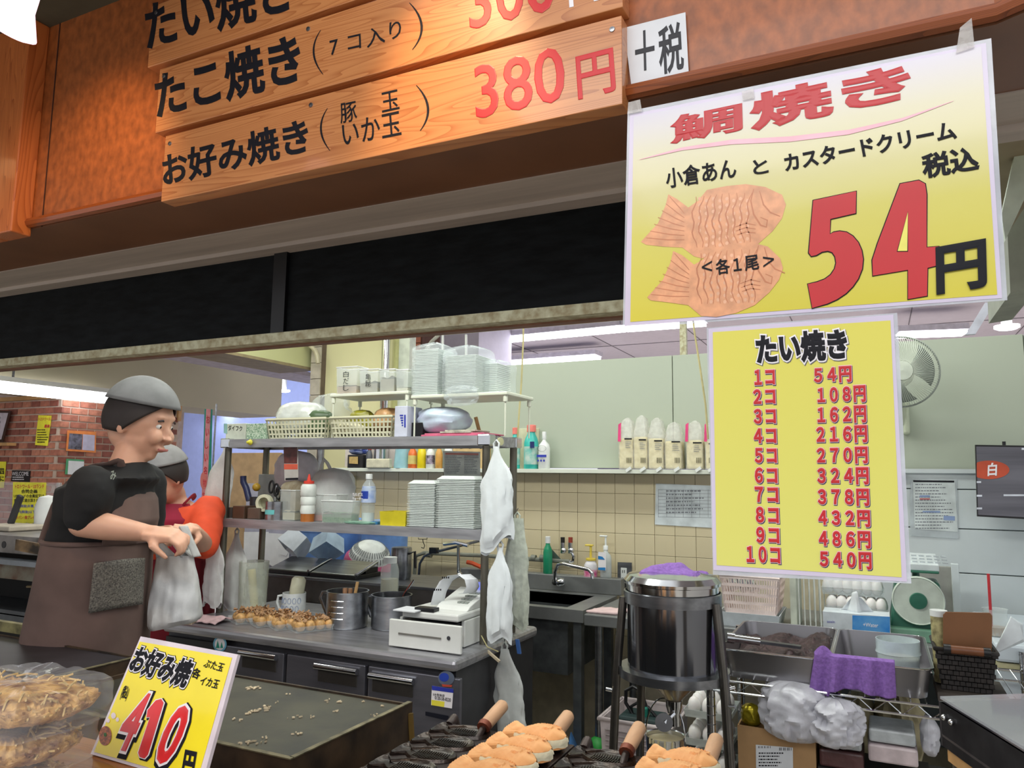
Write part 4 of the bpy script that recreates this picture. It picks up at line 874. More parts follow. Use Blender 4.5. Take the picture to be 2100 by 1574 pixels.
# clear sheet, hanging calendar, notice board on the rack
t = T('paper_notice', 'small dark red hanging leaflet below the rack top', 'paper', (XA(596, 2.30, 1.4), 2.30, 1.38)); f = planeY(2.30)
m = MB(); quad(m, f, [(584, 985), (612, 983), (611, 900), (581, 900)], 0, .001); m.build('sheet', M('leaflet_grey', (190, 186, 180), .5), t)
m = MB(); quad(m, f, [(583, 950), (610, 950), (610, 902), (582, 902)], .0015); m.build('picture', M('leaflet_red', (110, 52, 46), .4, scale=40, col2=(70, 34, 34)), t)
m = MB(); quad(m, f, [(583, 962), (611, 962), (611, 951), (583, 951)], .0015); m.build('band', M('leaflet_orange', (214, 92, 66), .4), t)
m = MB(); quad(m, f, [(586, 984), (612, 983), (612, 979), (586, 980)], .0015); m.build('band', INK, t)
t = T('notice_sheet', 'white printed notice in a stand above the foam container stacks', 'notice', (XA(947, 2.44, 1.4), 2.44, ZM+.17)); f = planeY(2.44)
m = MB(); quad(m, f, [(911, 975), (985, 977), (985, 926), (909, 924)], 0, .002); m.build('sheet', M('notice_white', (206, 210, 204), .6), t)
def lines(parent, f, x0, x1, y0, y1, n, mat=GREYI, hh=.45, seed=0, name='text_line', off=.003, skew=0):
    rnd = random.Random(seed); m = MB(); p = (y1-y0)/n
    for i in range(n):
        y = y0+i*p; xe_ = x0+(x1-x0)*rnd.uniform(.6, 1); x = x0
        while x < xe_:
            w = rnd.uniform(1.5, 5)*(x1-x0)/60; w = min(w, xe_-x)
            quad(m, f, [(x, y+p*hh+skew*(x-x0)), (x+w, y+p*hh+skew*(x+w-x0)), (x+w, y+skew*(x+w-x0)), (x, y+skew*(x-x0))], off); x += w+1.2*(x1-x0)/60
    o = m.build(name, mat, parent); o['kind'] = 'stuff'; return o
lines(t, f, 914, 950, 934, 972, 11, seed=1); lines(t, f, 953, 982, 934, 972, 11, seed=2)
m = MB(); quad(m, f, [(914, 932), (982, 933), (982, 929), (914, 928)], .003); m.build('heading', M('heading_red', (190, 120, 110), .5), t)
# white bags behind the shelf
WB = M('carrier_white', (222, 224, 222), .45, var=.05, bump=.5, scale=22)
blob('white_package', 'large rounded white package behind the leaflet on the rack', 'package', 547, 632, 922, 2.40, ZM+.11, .10, M('package_white', (222, 218, 226), .5, bump=.4, scale=20), 21, .12)
bxt('package_shelf', 'grey box carrying the white package at the back of the middle shelf', 'box', 560, 640, 1002, 2.40, ZM, .10, M('box_grey', (170, 172, 172), .6))
blob('sugar_bag', 'clear bag of brown sugar sticks on the middle shelf', 'bag', 562, 628, 984, 2.36, ZM+.0, .05, M('sugar_film', (206, 196, 170), .3, scale=40, col2=(170, 150, 116)), 22, .12)
o = blob('carrier_bag', 'full white carrier bag with knotted handles behind the tubs', 'bag', 616, 706, 958, 2.38, ZM, .12, WB, 23, .16)
q = Vector((XA(672, 2.44, 1.4), 2.44, ZA(965, XA(672, 2.44, 1.4), 2.44)))
MB().tube([q+Vector((-.035, 0, -.03)), q+Vector((-.030, 0, .02)), q+Vector((-.02, 0, .048)), q+Vector((0, 0, .03)), q+Vector((.02, 0, .0)), q+Vector((.04, 0, -.03))], .007, 7).build('handle_loop', WB, o)
# hanging bags at left posts and right post
def hung(label, px, pyt, pyb, Y, wtop, wbot, mat=WB, seed=0, name='carrier_bag', lean=0, dep=.03, group=None, folds=5, hem=0):
    """bundle of carrier bags hung by the neck from a hook, widening downwards"""
    q = P(px, pyt, Y=Y); zb2 = ZA(pyb, q.x, Y); h = q.z-zb2
    def f_(u, v):
        a = 2*math.pi*u; s_ = min(1, v/.4); w = wtop+(wbot-wtop)*(s_*s_*(3-2*s_)); 
        fold = 1+.22*math.sin(a*folds+seed)*min(1, v*2)*.6; dd = dep*(.25+.75*min(1, v*1.6))
        if v > .92: dd *= .55
        nz_ = .010*noise.noise(Vector((math.cos(a)*3+seed, math.sin(a)*3, v*6)))*min(1, v*3); fold += nz_*14
        return Vector((q.x+math.cos(a)*w/2+nz_+lean*v*h, Y+math.sin(a)*dd/2*fold, q.z-h*v+(.012*math.sin(a*3+seed) if v > .9 else 0)+hem*math.cos(a)*v*h))
    o = MB().grid(f_, 40, 22, True, wrap=True).build(name, mat); tag(o, label, 'bag', group)
    MB().tube([q+Vector((-.008, 0, -.012)), q+Vector((-.010, 0, .010)), q+Vector((0, 0, .022)), q+Vector((.010, 0, .010)), q+Vector((.006, 0, -.012))], .0035, 6).build('handle_loop', mat, o)
    MB().tube([q+Vector((0, 0, .012)), q+Vector((0, -.002, .03)), q+Vector((.004, -.001, .036))], .0015, 5).build('hook', STEEL, o)
    return o
hung('white carrier bags hung inside the left rack post at the top', 463, 918, 1072, 2.34, .02, .145, seed=1, lean=-.15)
hung('white carrier bags hanging low at the left rack post by the worktop', 443, 1098, 1240, 2.22, .02, .10, seed=2)
hung('white bag hanging beside the clear jug under the middle shelf', 486, 1093, 1248, 2.34, .022, .12, seed=3)
hung('white bag hanging outside the left rack post behind the held bag', 420, 1110, 1245, 2.33, .02, .085, seed=9)
BW = M('bag_bright', (232, 238, 240), .45, var=.03, bump=.5, scale=20)
hung('thick bundle of white carrier bags on the right rack post, upper', 1018, 915, 1118, 2.25, .018, .115, BW, 4, dep=.05, folds=7, lean=.02, hem=.1)
hung('bundle of white carrier bags on the right rack post, lower', 1026, 1122, 1312, 2.25, .016, .088, BW, 5, dep=.045, folds=6)
hung('translucent carrier bag clipped below the rack at the fridge side', 1035, 1330, 1500, 2.30, .03, .10, M('bag_dull', (196, 200, 198), .35, bump=.4, scale=18, alpha=.92), 6, lean=.12)
# towels on the rear right post
o = hung('pale green hand towels draped over the rear right rack post', 1061, 1062, 1285, 2.47, .05, .085, M('towel_pale', (204, 210, 196), .8, bump=.6, scale=50), 7, name='hand_towel', dep=.05, folds=8); o['category'] = 'towel'
# cords with clips
t = T('clip_string', 'string with wooden and blue clips at the right rack post foot', 'clip', (RX1, RY0, zt+.01))
MB().tube([(RX1+.0, RY0-.016, zt+.03), (RX1+.03, RY0-.03, zt-.0), (XA(1022, 2.25, .78), 2.25, .79)], .0018, 5).build('string', CORD, t)
q = P(1012, 1345, Y=2.25); MB().obox(q, (.022, 0, -.014), (0, .004, 0), (.002, 0, .003)).build('peg', M('peg_wood', (190, 176, 150), .6), t)
q = P(1063, 1325, Y=2.30); MB().obox(q, (.004, 0, -.022), (0, .004, 0), (.006, 0, .0)).build('peg', M('peg_blue', (56, 96, 160), .4), t)
# ---- things on the fridge worktop
CL = M('jug_clear', (214, 220, 206), .15, alpha=.35, bump=.2)
t = T('measuring_jug', 'clear tall jug with a yellow tube inside left on the worktop', 'jug', (XA(500, 2.30, zt), 2.34, zt)); x0, x1 = XA(478, 2.30, zt), XA(524, 2.30, zt); rr = (x1-x0)/2
zj = ZA(1150, (x0+x1)/2, 2.34); MB().lathe(((x0+x1)/2, 2.34, zt), [(1e-5, 0), (rr*.9, 0), (rr, zj-zt), (rr*.97, zj-zt), (rr*.87, .003), (1e-5, .003)], 22).build('jug', CL, t)
MB().tube([((x0+x1)/2+.015, 2.34, zt+.012), ((x0+x1)/2-.012, 2.34, zt+.17)], .016, 10).build('tube', M('custard_tube', (222, 206, 130), .4), t)
o = MB().grid(lambda u, v: Vector((XA(383+75*u, 2.12, zt), 2.08+.10*v, zt+.004+.012*abs(noise.noise(Vector((u*4, v*3, 2))))+.014*(1-abs(2*v-1)))), 14, 8).build('dish_cloth', M('cloth_pink', (214, 184, 188), .9, bump=.5, scale=60), solid=.004); tag(o, 'pink dish cloth folded at the left end of the worktop', 'cloth')
# mug with dispenser
x0, x1 = XA(569, 2.36, zt), XA(606, 2.36, zt); rr = (x1-x0)/2; xc_ = (x0+x1)/2; hm = ZA(1217, xc_, 2.36)-zt
t = T('ring_mug', 'white mug with ring pattern holding an upturned mayonnaise bottle', 'mug', (xc_, 2.40, zt))
MB().lathe((xc_, 2.40, zt), [(1e-5, 0), (rr*.85, 0), (rr, hm*.3), (rr, hm), (rr-.003, hm), (rr-.003, .01), (1e-5, .01)], 24).build('cup', M('mug_white', (218, 222, 222), .25), t)
MB().tube([(xc_-rr*.95, 2.39, zt+hm*.85), (xc_-rr*1.5, 2.385, zt+hm*.8), (xc_-rr*1.6, 2.385, zt+hm*.5), (xc_-rr*1.3, 2.385, zt+hm*.2), (xc_-rr*.9, 2.39, zt+hm*.25)], .005, 8).build('handle', M('mug_white', (218, 222, 222), .25), t)
m = MB()
for i in range(5):
    for j in range(2):
        a = -2.3+i*.42+j*.2; z = zt+hm*(.32+.36*j); cc = Vector((xc_+math.cos(a)*(rr+.0006), 2.40+math.sin(a)*(rr+.0006), z)); e = Vector((-math.sin(a), math.cos(a), 0))
        m.tube([cc+e*.007*math.cos(b)+Vector((0, 0, .011))*math.sin(b) for b in [k*math.pi/5 for k in range(10)]], .0009, 4, close=True)
m.build('ring_pattern', M('ring_blue', (140, 156, 190), .4), t)['kind'] = 'stuff'
o = MB().lathe((xc_-.002, 2.40, zt+.012), [(.008, 0), (.012, .02), (.026, .05), (.029, .08), (.028, .125), (.020, .135), (1e-5, .137)], 18, (.18, 0, 1)).build('squeeze_bottle', M('mayo_bottle', (214, 212, 186), .25, alpha=.9)); tag(o, 'upturned pale yellow mayonnaise bottle standing in the ring mug', 'bottle')
# takoyaki packs
BALL = M('dough_ball', (206, 162, 104), .5, var=.2, scale=60, bump=.6)
FLK = M('bonito_flakes', (176, 136, 96), .6, var=.2, scale=80)
def takoyaki(px, py, label, rot):
    c = P(px, py, z=zt); t = T('takoyaki_pack', label, 'food', c, 'clear packs of dough balls on the worktop')
    ca, sa = math.cos(rot), math.sin(rot); k = 0
    for i in range(4):
        for j in range(2):
            u = (i-1.5)*.036; v = (j-.5)*.038; q = c+Vector((u*ca-v*sa, u*sa+v*ca, .021))
            MB().ball(q, .0195, 1, 12).build('dough_ball', BALL, t)
    rnd = random.Random(int(px)); m = MB()
    for i in range(90):
        u = rnd.uniform(-.065, .065); v = rnd.uniform(-.03, .03); q = c+Vector((u*ca-v*sa, u*sa+v*ca, .040+rnd.uniform(0, .010))); d = Vector((rnd.uniform(-1, 1), rnd.uniform(-1, 1), rnd.uniform(-.5, .8))).normalized(); n_ = d.orthogonal().normalized()
        m.add([q-d*.009-n_*.003, q+d*.009-n_*.004, q+d*.007+n_*.004, q-d*.008+n_*.003], [(0, 1, 2, 3)])
    m.build('flakes', FLK, t)['kind'] = 'stuff'
    m = MB()
    for i in range(14): m.ball(c+Vector((rnd.uniform(-.06, .06)*ca, rnd.uniform(-.03, .03), .042)), .003, .7, 6)
    m.build('mayonnaise', M('mayo', (240, 236, 214), .4), t)['kind'] = 'stuff'
    m = MB(); m.frus((c.x, c.y, c.z+.001), .15, .078, .165, .092, .022, rot, t=.001); m.build('clear_pack', M('pack_clear', (230, 238, 240), .08, alpha=.18, var=0), t)
for i, (px, py) in enumerate(((520, 1274), (562, 1280), (601, 1286), (642, 1291))):
    takoyaki(px, py, ('leftmost pack of dough balls on the worktop', 'second pack of dough balls from the left on the worktop', 'third pack of dough balls from the left on the worktop', 'rightmost pack of dough balls beside the steel jug')[i], 1.05)
# steel jugs
def sjug(label, px0, px1, pyt, Yc, ridges):
    x0, x1 = XA(px0, Yc, zt), XA(px1, Yc, zt); rr = (x1-x0)/2; xc_ = (x0+x1)/2; h = ZA(pyt, xc_, Yc)-zt
    t = T('steel_jug', label, 'jug', (xc_, Yc, zt))
    MB().lathe((xc_, Yc, zt), [(1e-5, 0), (rr*.93, 0), (rr, .008), (rr, h-.004), (rr+.003, h), (rr-.002, h), (rr-.002, .01), (1e-5, .01)], 32).build('cup', STEEL, t)
    MB().tube([(xc_-rr, Yc, zt+h*.92), (xc_-rr-.03, Yc-.012, zt+h*.9), (xc_-rr-.036, Yc-.014, zt+h*.75), (xc_-rr-.012, Yc-.005, zt+h*.30), (xc_-rr, Yc, zt+h*.26)], .004, 8, flat=2).build('handle', STEEL, t)
    if ridges:
        for i in range(4): MB().lathe((xc_, Yc, zt+h*(.3+.16*i)), [(rr+.001, -.0015), (rr+.0022, 0), (rr+.001, .0015)], 10, a0=-1.9, a1=-1.1).build('measure_mark', CHROME, t)
    return xc_, rr, h
xj_, rj, hj = sjug('taller steel measuring jug with tongs and spoons beside the dough balls', 677, 745, 1210, 2.30, 1)
o = MB().tube([(xj_+.005, 2.31, zt+.014), (xj_+.028, 2.32, zt+hj+.03)], .006, 8, flat=.6).build('wooden_spoon', M('stick_wood', (190, 150, 100), .6)); tag(o, 'wooden spoon handle standing in the taller steel jug', 'spoon')
o = MB().tube([(xj_-.01, 2.30, zt+.014), (xj_-.020, 2.31, zt+hj+.006)], .009, 8).tube([(xj_-.0, 2.31, zt+.014), (xj_+.004, 2.31, zt+hj+.006)], .008, 8).build('utensil_bundle', M('utensil_brown', (150, 110, 80), .5)); tag(o, 'short brown utensil handles in the taller steel jug', 'utensil')
xj2, rj2, hj2 = sjug('shorter steel jug with a ladle beside the cash register', 768, 836, 1218, 2.36, 0)
o = MB().tube([(xj2-.01, 2.38, zt+.016), (xj2+.03, 2.40, zt+hj2+.0), (xj2+.062, 2.41, zt+hj2+.05)], .004, 8).build('ladle', CHROME); tag(o, 'steel ladle handle leaning out of the shorter steel jug', 'ladle')
# cash register
REG = M('register_white', (222, 224, 220), .4, var=.02)
RXa, RXb = XA(806, 2.13, zt), XA(978, 2.13, zt); ya = 2.075; yb_ = 2.28
RXa = -1.50; RXb = -1.225; ya = 2.10; yb_ = 2.262
t = T('cash_register', 'white cash register with open drawer and curling receipt', 'register', ((RXa+RXb)/2, 2.2, zt))
f = planeY(ya)
x0 = XA(797, ya, .83); x1 = XA(945, ya, .83)
MB().box(x0+.0, x1+.0, ya, ya+.012, zt+.004, ZA(1268, x0, ya)+.0).build('drawer_front', REG, t, bevel=.003)
zd = ZA(1268, x0, ya)
MB().box(x0+.006, -1.24, ya+.012, yb_+.09, zt+.006, zd-.010).build('drawer_box', M('drawer_dark', (60, 60, 64), .5), t)
m = MB(); m.box(x0+.012, -1.224, ya+.055, 2.40, zd-.002, zd+.022); m.build('top_deck', REG, t, bevel=.006)
m = MB(); m.box(-1.238, -1.224, ya+.10, 2.40, zt+.002, zd-.003); m.build('side_wall', REG, t, bevel=.003)
MB().box(x0+.002, x0+.012, ya+.06, 2.40, zt+.002, zd-.003).build('side_wall', REG, t)
m = MB(); m.prism([(x0+.10, 2.22, zd+.022), (x0+.10, 2.39, zd+.022), (x0+.10, 2.39, zd+.075), (x0+.10, 2.24, zd+.036)], (-1.228-x0-.10, 0, 0)); m.build('keyboard_body', REG, t, bevel=.003)
kp = MB()
for i in range(8):
    for j in range(4):
        y = 2.255+j*.026; z = zd+.036+(.039)*(y-2.24)/.15+.001; x = x0+.165+i*.014
        if x < -1.245: kp.box(x, x+.011, y, y+.018, z-.002, z+.005)
kp.build('keys', M('keys_grey', (150, 156, 150), .5), t)['kind'] = 'stuff'
MB().obox((x0+.215, 2.375, zd+.082), (.04, 0, 0), (0, .006, .003), (0, -.006, .012)).build('display', M('display_blue', (130, 140, 236), .3, emit=.6), t)
MB().box(x0+.06, x0+.135, 2.155, 2.19, zd+.022, zd+.034).build('printer_slot', BLACK, t, bevel=.002)
m = MB(); pts = [(-.01, .0), (.0, .045), (.02, .080), (.05, .10), (.085, .105), (.11, .09), (.115, .065), (.10, .045), (.08, .04)]
m.grid(lambda u, v: Vector((x0+.085+pts[int(round(v*8))][0]+u*.030, 2.23+.03*v+u*.035, zd+.030+pts[int(round(v*8))][1])), 3, 8); m.build('receipt', PAPER, t, solid=.0006)
m = MB()
for (i, zz_) in ((0, .055), (1, .097)):
    for k in range(4): m.box(x0+.088+.006*k+i*.03, x0+.092+.006*k+i*.03, 2.2305+.003*k, 2.2315+.003*k, zd+.03+zz_-.006, zd+.03+zz_)
m.build('receipt_print', INK, t)['kind'] = 'stuff'
MB().box(x0+.0, x0+.085, 2.12, 2.20, zd+.0225, zd+.026).build('slip', PAPER, t)
f = planeY(ya-.0006); m = MB(); quad(m, f, [(817, 1296), (905, 1307), (905, 1311), (817, 1300)], .0004, .0006); m.build('slot', M('slot_grey', (120, 118, 112), .5), t)
MB().lathe(f(920, 1308), [(.0065, 0), (.0065, .001), (1e-5, .0012)], 14, (0, -1, 0)).build('lock', STEELD, t)
# ---- behind the counter: low steel cabinet with scales, colander, boxes
Yb = 2.66; zbk = .905
xa, xb = XA(530, Yb, zbk), XA(990, Yb, zbk)
t = T('back_counter', 'dark stainless counter step behind the fridge worktop', 'counter', ((xa+xb)/2, 2.8, 0))
MB().box(xa, xb, Yb, 2.96, .0, zbk-.012).build('body', M('back_counter_steel', (92, 88, 86), .4, .6), t)
MB().box(xa-.005, xb+.005, Yb-.008, 2.97, zbk-.012, zbk).build('top', STEELD, t, bevel=.003)
for i, (a, b, yt, yb2, lb) in enumerate(((548, 640, 1155, 1195, 'tilted steel-topped scale left behind the worktop'), (636, 738, 1168, 1204, 'tilted steel-topped scale right, in front of the pink colander'))):
    x0, x1 = XA(a, Yb+.02, zbk), XA(b, Yb+.02, zbk); t = T('kitchen_scale', lb, 'scale', ((x0+x1)/2, Yb+.12, zbk))
    MB().box(x0, x1-.02, Yb+.015, Yb+.20, zbk, zbk+.018).build('base', BLACK, t, bevel=.003)
    m = MB(); m.prism([(x0+.005, Yb+.02, zbk+.02), (x0+.005, Yb+.17, zbk+.062), (x0+.005, Yb+.18, zbk+.053), (x0+.005, Yb+.03, zbk+.012)], (x1-x0-.03, 0, 0)); m.build('plate', STEEL, t, bevel=.002)
    MB().box(x0+.01, x1-.03, Yb+.10, Yb+.19, zbk+.016, zbk+.04).build('wedge', BLACK, t)
    MB().cyl((x1-.022, Yb+.02, zbk+.02), (x1-.022, Yb+.17, zbk+.063), .008).build('side_roll', CHROME, t)
BB_ = M('box_frost', (176, 198, 220), .25, alpha=.75)
for (a, b, yt, lb, mt, rz) in ((594, 642, 1128, 'frosted food box tilted behind the left scale', M('box_frost_w', (206, 214, 224), .25, alpha=.8), .5), (646, 695, 1122, 'pale blue food box tilted beside the colander', BB_, -.5)):
    x0, x1 = XA(a, 2.86, 1.0), XA(b, 2.86, 1.0); c = Vector(((x0+x1)/2, 2.86, 0)); zc_ = ZA(yt+26, c.x, 2.86)
    m = MB(); m.frus((0, 0, 0), .10, .10, .115, .115, .09, t=.002); M4 = Matrix.Translation((c.x, 2.87, zbk+.135)) @ Matrix.Rotation(rz, 4, 'Y') @ Matrix.Rotation(2.5, 4, 'X') ; m.v = [M4 @ v for v in m.v]
    mz = min(v.z for v in m.v); m.v = [v+Vector((0, 0, zbk+.03-mz)) for v in m.v]
    o = m.build('food_box', mt, bevel=.003); tag(o, lb, 'box')
xc_ = XA(750, 2.90, 1.0); t = T('colander', 'white upturned colander nested over a pink bowl', 'colander', (xc_, 2.84, zbk))
Rm = Matrix.Translation((xc_-.045, 2.99, zbk+.05)) @ Matrix.Rotation(math.radians(22), 4, 'Y') @ Matrix.Rotation(math.radians(14), 4, 'X')
m = MB(); m.lathe((0, 0, 0), [(.118, -.02), (.115, .0), (.100, .018), (.098, .016), (.112, 0), (.112, -.02)], 36); m.v = [Rm @ v for v in m.v]; m.build('bowl', M('bowl_pink', (206, 84, 130), .35), t)
m = MB(); m.lathe((0, 0, 0), [(.100, .016), (.088, .045), (.062, .070), (.030, .082), (1e-5, .084)], 36); m.v = [Rm @ v for v in m.v]; m.build('dome', M('colander_white', (216, 220, 218), .4), t)
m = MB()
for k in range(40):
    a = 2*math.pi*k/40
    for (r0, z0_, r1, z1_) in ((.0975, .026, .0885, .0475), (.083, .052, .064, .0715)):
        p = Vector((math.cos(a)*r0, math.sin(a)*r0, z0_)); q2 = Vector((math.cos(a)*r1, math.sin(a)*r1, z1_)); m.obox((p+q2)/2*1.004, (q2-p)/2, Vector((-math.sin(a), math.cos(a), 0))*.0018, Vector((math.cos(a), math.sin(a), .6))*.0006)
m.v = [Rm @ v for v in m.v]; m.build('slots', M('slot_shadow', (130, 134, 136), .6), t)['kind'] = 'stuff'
# clear jar with yellow liquid, blender jug
t = T('storage_jar', 'clear plastic jar of yellowish liquid with white lid behind the jugs', 'jar', (XA(797, 2.62, zbk), 2.68, zt)); c = (XA(797, 2.60, zt), 2.60, zt)
MB().lathe(c, [(1e-5, .001), (.036, .001), (.037, .01), (.037, .17), (.030, .195), (.026, .20)], 22).build('body', GL, t); MB().lathe(c, [(1e-5, .003), (.034, .003), (.034, .135), (1e-5, .135)], 22).build('liquid', M('liquid_yellow', (196, 190, 150), .2, alpha=.85), t)
MB().lathe(c, [(.028, .198), (.028, .222), (1e-5, .223)], 22).build('lid', WHITE, t)
t = T('steel_kettle', 'steel pot standing behind the clear jar', 'pot', (XA(820, 2.80, 1), 2.82, zbk)); c = (XA(818, 2.80, 1), 2.82, zbk)
MB().lathe(c, [(1e-5, 0), (.04, 0), (.045, .01), (.045, .13), (.043, .135), (1e-5, .138)], 24).build('pot', STEEL, t); MB().tube([(c[0]+.044, 2.81, zbk+.11), (c[0]+.075, 2.81, zbk+.12), (c[0]+.08, 2.81, zbk+.05)], .006, 8).build('handle', BLACK, t)
# blue barrels behind
for (a, b, lb) in ((628, 735, 'left big blue plastic barrel behind the rack'), (750, 828, 'right big blue plastic barrel behind the rack')):
    x0, x1 = XA(a, 3.2, 1), XA(b, 3.2, 1); rr = (x1-x0)/2; t = T('plastic_barrel', lb, 'barrel', ((x0+x1)/2, 3.2, 0)); BL_ = M('barrel_blue', (112, 156, 222), .45)
    MB().lathe(((x0+x1)/2, 3.2, 0), [(1e-5, 0), (rr*.85, 0), (rr, 1.06), (rr*1.04, 1.065), (rr*1.04, 1.10), (rr*.98, 1.10)], 32).build('body', BL_, t)
    MB().lathe(((x0+x1)/2, 3.2, 0), [(rr*1.03, 1.10), (rr*.9, 1.125), (1e-5, 1.13)], 32).build('lid', BL_, t)
# tan board and pinned papers behind
o = bxt('cardboard_sheet', 'tan cardboard panel standing behind the left end of the rack', 'panel', 434, 548, 928, 3.3, 0, .02, M('cardboard_tan', (176, 146, 110), .7)); 
t = T('paper_board', 'grey board with pinned white papers behind the rack', 'board', (XA(560, 3.1, 1), 3.1, 0)); f = planeY(3.1)
MB().box(XA(500, 3.1, 1), XA(618, 3.1, 1), 3.102, 3.12, 0, 1.30).build('board', M('board_lilac', (168, 168, 186), .6), t)
for pts_ in ([(500, 1168), (548, 1160), (552, 1090), (502, 1090)], [(540, 1150), (592, 1176), (598, 1095), (548, 1092)], [(575, 1135), (590, 1140), (606, 1098), (590, 1094)]):
    m = MB(); quad(m, f, pts_, .002+.002*len(t.children), .001); m.build('paper_sheet', PAPER, t)
o = bxt('white_sheet', 'white square sheet leaning behind the scissors', 'paper', 526, 562, 972, 2.47, ZM, .004, M('sheet_grey', (180, 184, 184), .5))
# hooks under the middle shelf
t = T('wire_hook', 'black wire hook hanging under the middle shelf', 'hook', P(866, 1100, Y=2.30)); f = planeY(2.30)
MB().tube([f(858, 1102), f(858, 1105), f(876, 1105), f(876, 1102)], .0012, 5).tube([f(867, 1105), f(868, 1112), f(871, 1118), f(869, 1124), f(864, 1122)], .0014, 5).build('wire', BLACK, t)
# ledge things
ZL = 1.392; YLg = 3.505
def lg(*a, **k): return bottle(*a, **k)
WHc = M('cap_white', (224, 226, 226), .4); PKc = M('cap_coral', (236, 130, 120), .4); TEAL = M('bottle_teal', (62, 186, 176), .3)
for (a, b, yt, lb) in ((1042, 1062, 876, 'half-hidden teal bottle with coral cap on the ledge'), (1068, 1098, 870, 'full teal detergent bottle with coral cap on the ledge')):
    t = bottle('detergent_bottle', lb, a, b, yt, YLg, ZL, TEAL, PKc, M('label_pale', (206, 216, 206), .4, scale=30, col2=(120, 190, 180)), capf=.16, labz=(.12, .60), neck=.5)
f = planeY(YLg-.004); m = MB(); quad(m, f, [(1087, 918), (1096, 918), (1096, 905), (1087, 905)], .001); m.build('lettering', M('navy_label', (30, 44, 100), .4), t)
t = bottle('pump_bottle', 'white disinfectant bottle beside the teal bottles', 1099, 1123, 884, YLg, ZL, WHITE, WHc, capf=.2, neck=.3)
m = MB(); quad(m, f, [(1101, 937), (1121, 937), (1121, 932), (1101, 932)], .003); 
for i in range(3): disc(m, f, 1104+i*6, 944, 2, 2.4, .003, 10)
m.build('lettering', BLUEI, t)
m = MB(); m.tube([f(1111+9*math.cos(a), 919+6*math.sin(a)) for a in [i*math.pi/8 for i in range(16)]], .0007, 4, close=True); m.build('ring_mark', INK, t)
o = bxt('black_carton', 'black carton with a food picture at the left end of the ledge', 'box', 712, 743, 932, YLg, ZL, .06, M('carton_black', (36, 34, 36), .5)); m = MB(); quad(m, f, [(717, 950), (735, 951), (735, 936), (717, 936)], .0045); m.build('picture', M('food_print', (190, 160, 100), .5, scale=60), o)
o = blob('foil_tape', 'blue and silver foil packet lying on the black carton', 'packet', 714, 750, 917, YLg+.01, ZA(932, XA(727, YLg, ZL), YLg), .04, M('foil_blue', (150, 160, 190), .3, .5, scale=30, col2=(40, 60, 130)), 31, .4)
t = bottle('spray_can', 'small dark can with red cap beside the black carton', 746, 758, 915, YLg+.02, ZL, M('can_grey', (90, 92, 100), .4), M('cap_red', (200, 60, 50), .4), capf=.15, neck=.6)
cup('steel_canister', 'shiny steel canister on the ledge', 'canister', 760, 784, 912, YLg+.03, ZL, CHROME, open_=False)
bxt('sponge_pack', 'beige sponge packet lying before the steel canister', 'sponge', 750, 798, 940, YLg-.02, ZL, .03, M('sponge_beige', (206, 200, 176), .7, scale=40), bev=.006)
cup('blue_cup', 'stack of pale blue plastic cups on the ledge', 'cup', 804, 829, 918, YLg, ZL, M('cup_blue', (160, 206, 216), .3, alpha=.85), taper=1.2)
t = bottle('detergent_bottle', 'orange dish soap bottle on the ledge', 832, 849, 911, YLg, ZL, M('soap_orange', (226, 116, 56), .3), M('soap_orange', (226, 116, 56), .3), M('label_yellow', (214, 196, 120), .4), neck=.45)
t = bottle('detergent_bottle', 'bright yellow cleaner bottle on the ledge', 851, 868, 908, YLg, ZL, M('soap_yellow', (236, 210, 30), .3), M('soap_yellow', (236, 210, 30), .3), neck=.7)
t = bottle('detergent_bottle', 'white bottle with dark stripe on the ledge', 869, 886, 910, YLg, ZL, WHITE, WHc, M('label_stripe', (190, 176, 196), .4, scale=60, col2=(60, 60, 70)), neck=.4)
t = bottle('detergent_bottle', 'amber bottle half hidden by the notice on the ledge', 889, 903, 912, YLg, ZL, M('soap_amber', (216, 160, 80), .3), M('cap_orange', (236, 120, 60), .4), neck=.5)
t = bottle('detergent_bottle', 'white bottle with red top behind the notice on the ledge', 905, 924, 905, YLg, ZL, WHITE, M('cap_red2', (226, 90, 76), .4), neck=.6)
o = bxt('wooden_box', 'tan box with black marks behind the notice on the ledge', 'box', 928, 996, 911, YLg+.02, ZL, .06, M('box_tan', (206, 176, 124), .6)); f2 = planeY(YLg+.0195)
m = MB(); 
for (a, b) in ((944, 950), (962, 966), (984, 989)): quad(m, f2, [(a, 920), (b, 919), (b+2, 914), (a+2, 913)], .0006)
m.build('mark', INK, o)
bxt('cream_plate', 'cream square cover plate on the wall behind the teal bottles', 'plate', 1062, 1104, 878, WY+.008, ZL, .01, M('plate_cream', (206, 206, 176), .6))
# outlet box on the tiles
t = T('outlet_box', 'beige surface socket box with black cable on the tiled wall', 'outlet', P(716, 980, Y=3.56)); x0, x1 = XA(706, 3.56, 1.3), XA(722, 3.56, 1.3)
MB().box(x0, x1, 3.56, WY, ZA(1007, x0, 3.56), ZA(975, x0, 3.56)).build('box', M('outlet_beige', (206, 198, 160), .5), t, bevel=.003)
for py in (985, 993): MB().box(x0+.012, x1-.014, 3.557, 3.561, ZA(py+3, x0, 3.56), ZA(py-3, x0, 3.56)).build('socket', WHITE, t)
f = planeY(3.55); MB().tube([f(712, 976), f(705, 977), f(702, 990), f(703, 1010), f(702, 1060)], .005, 6).build('cable', BLACK, t)
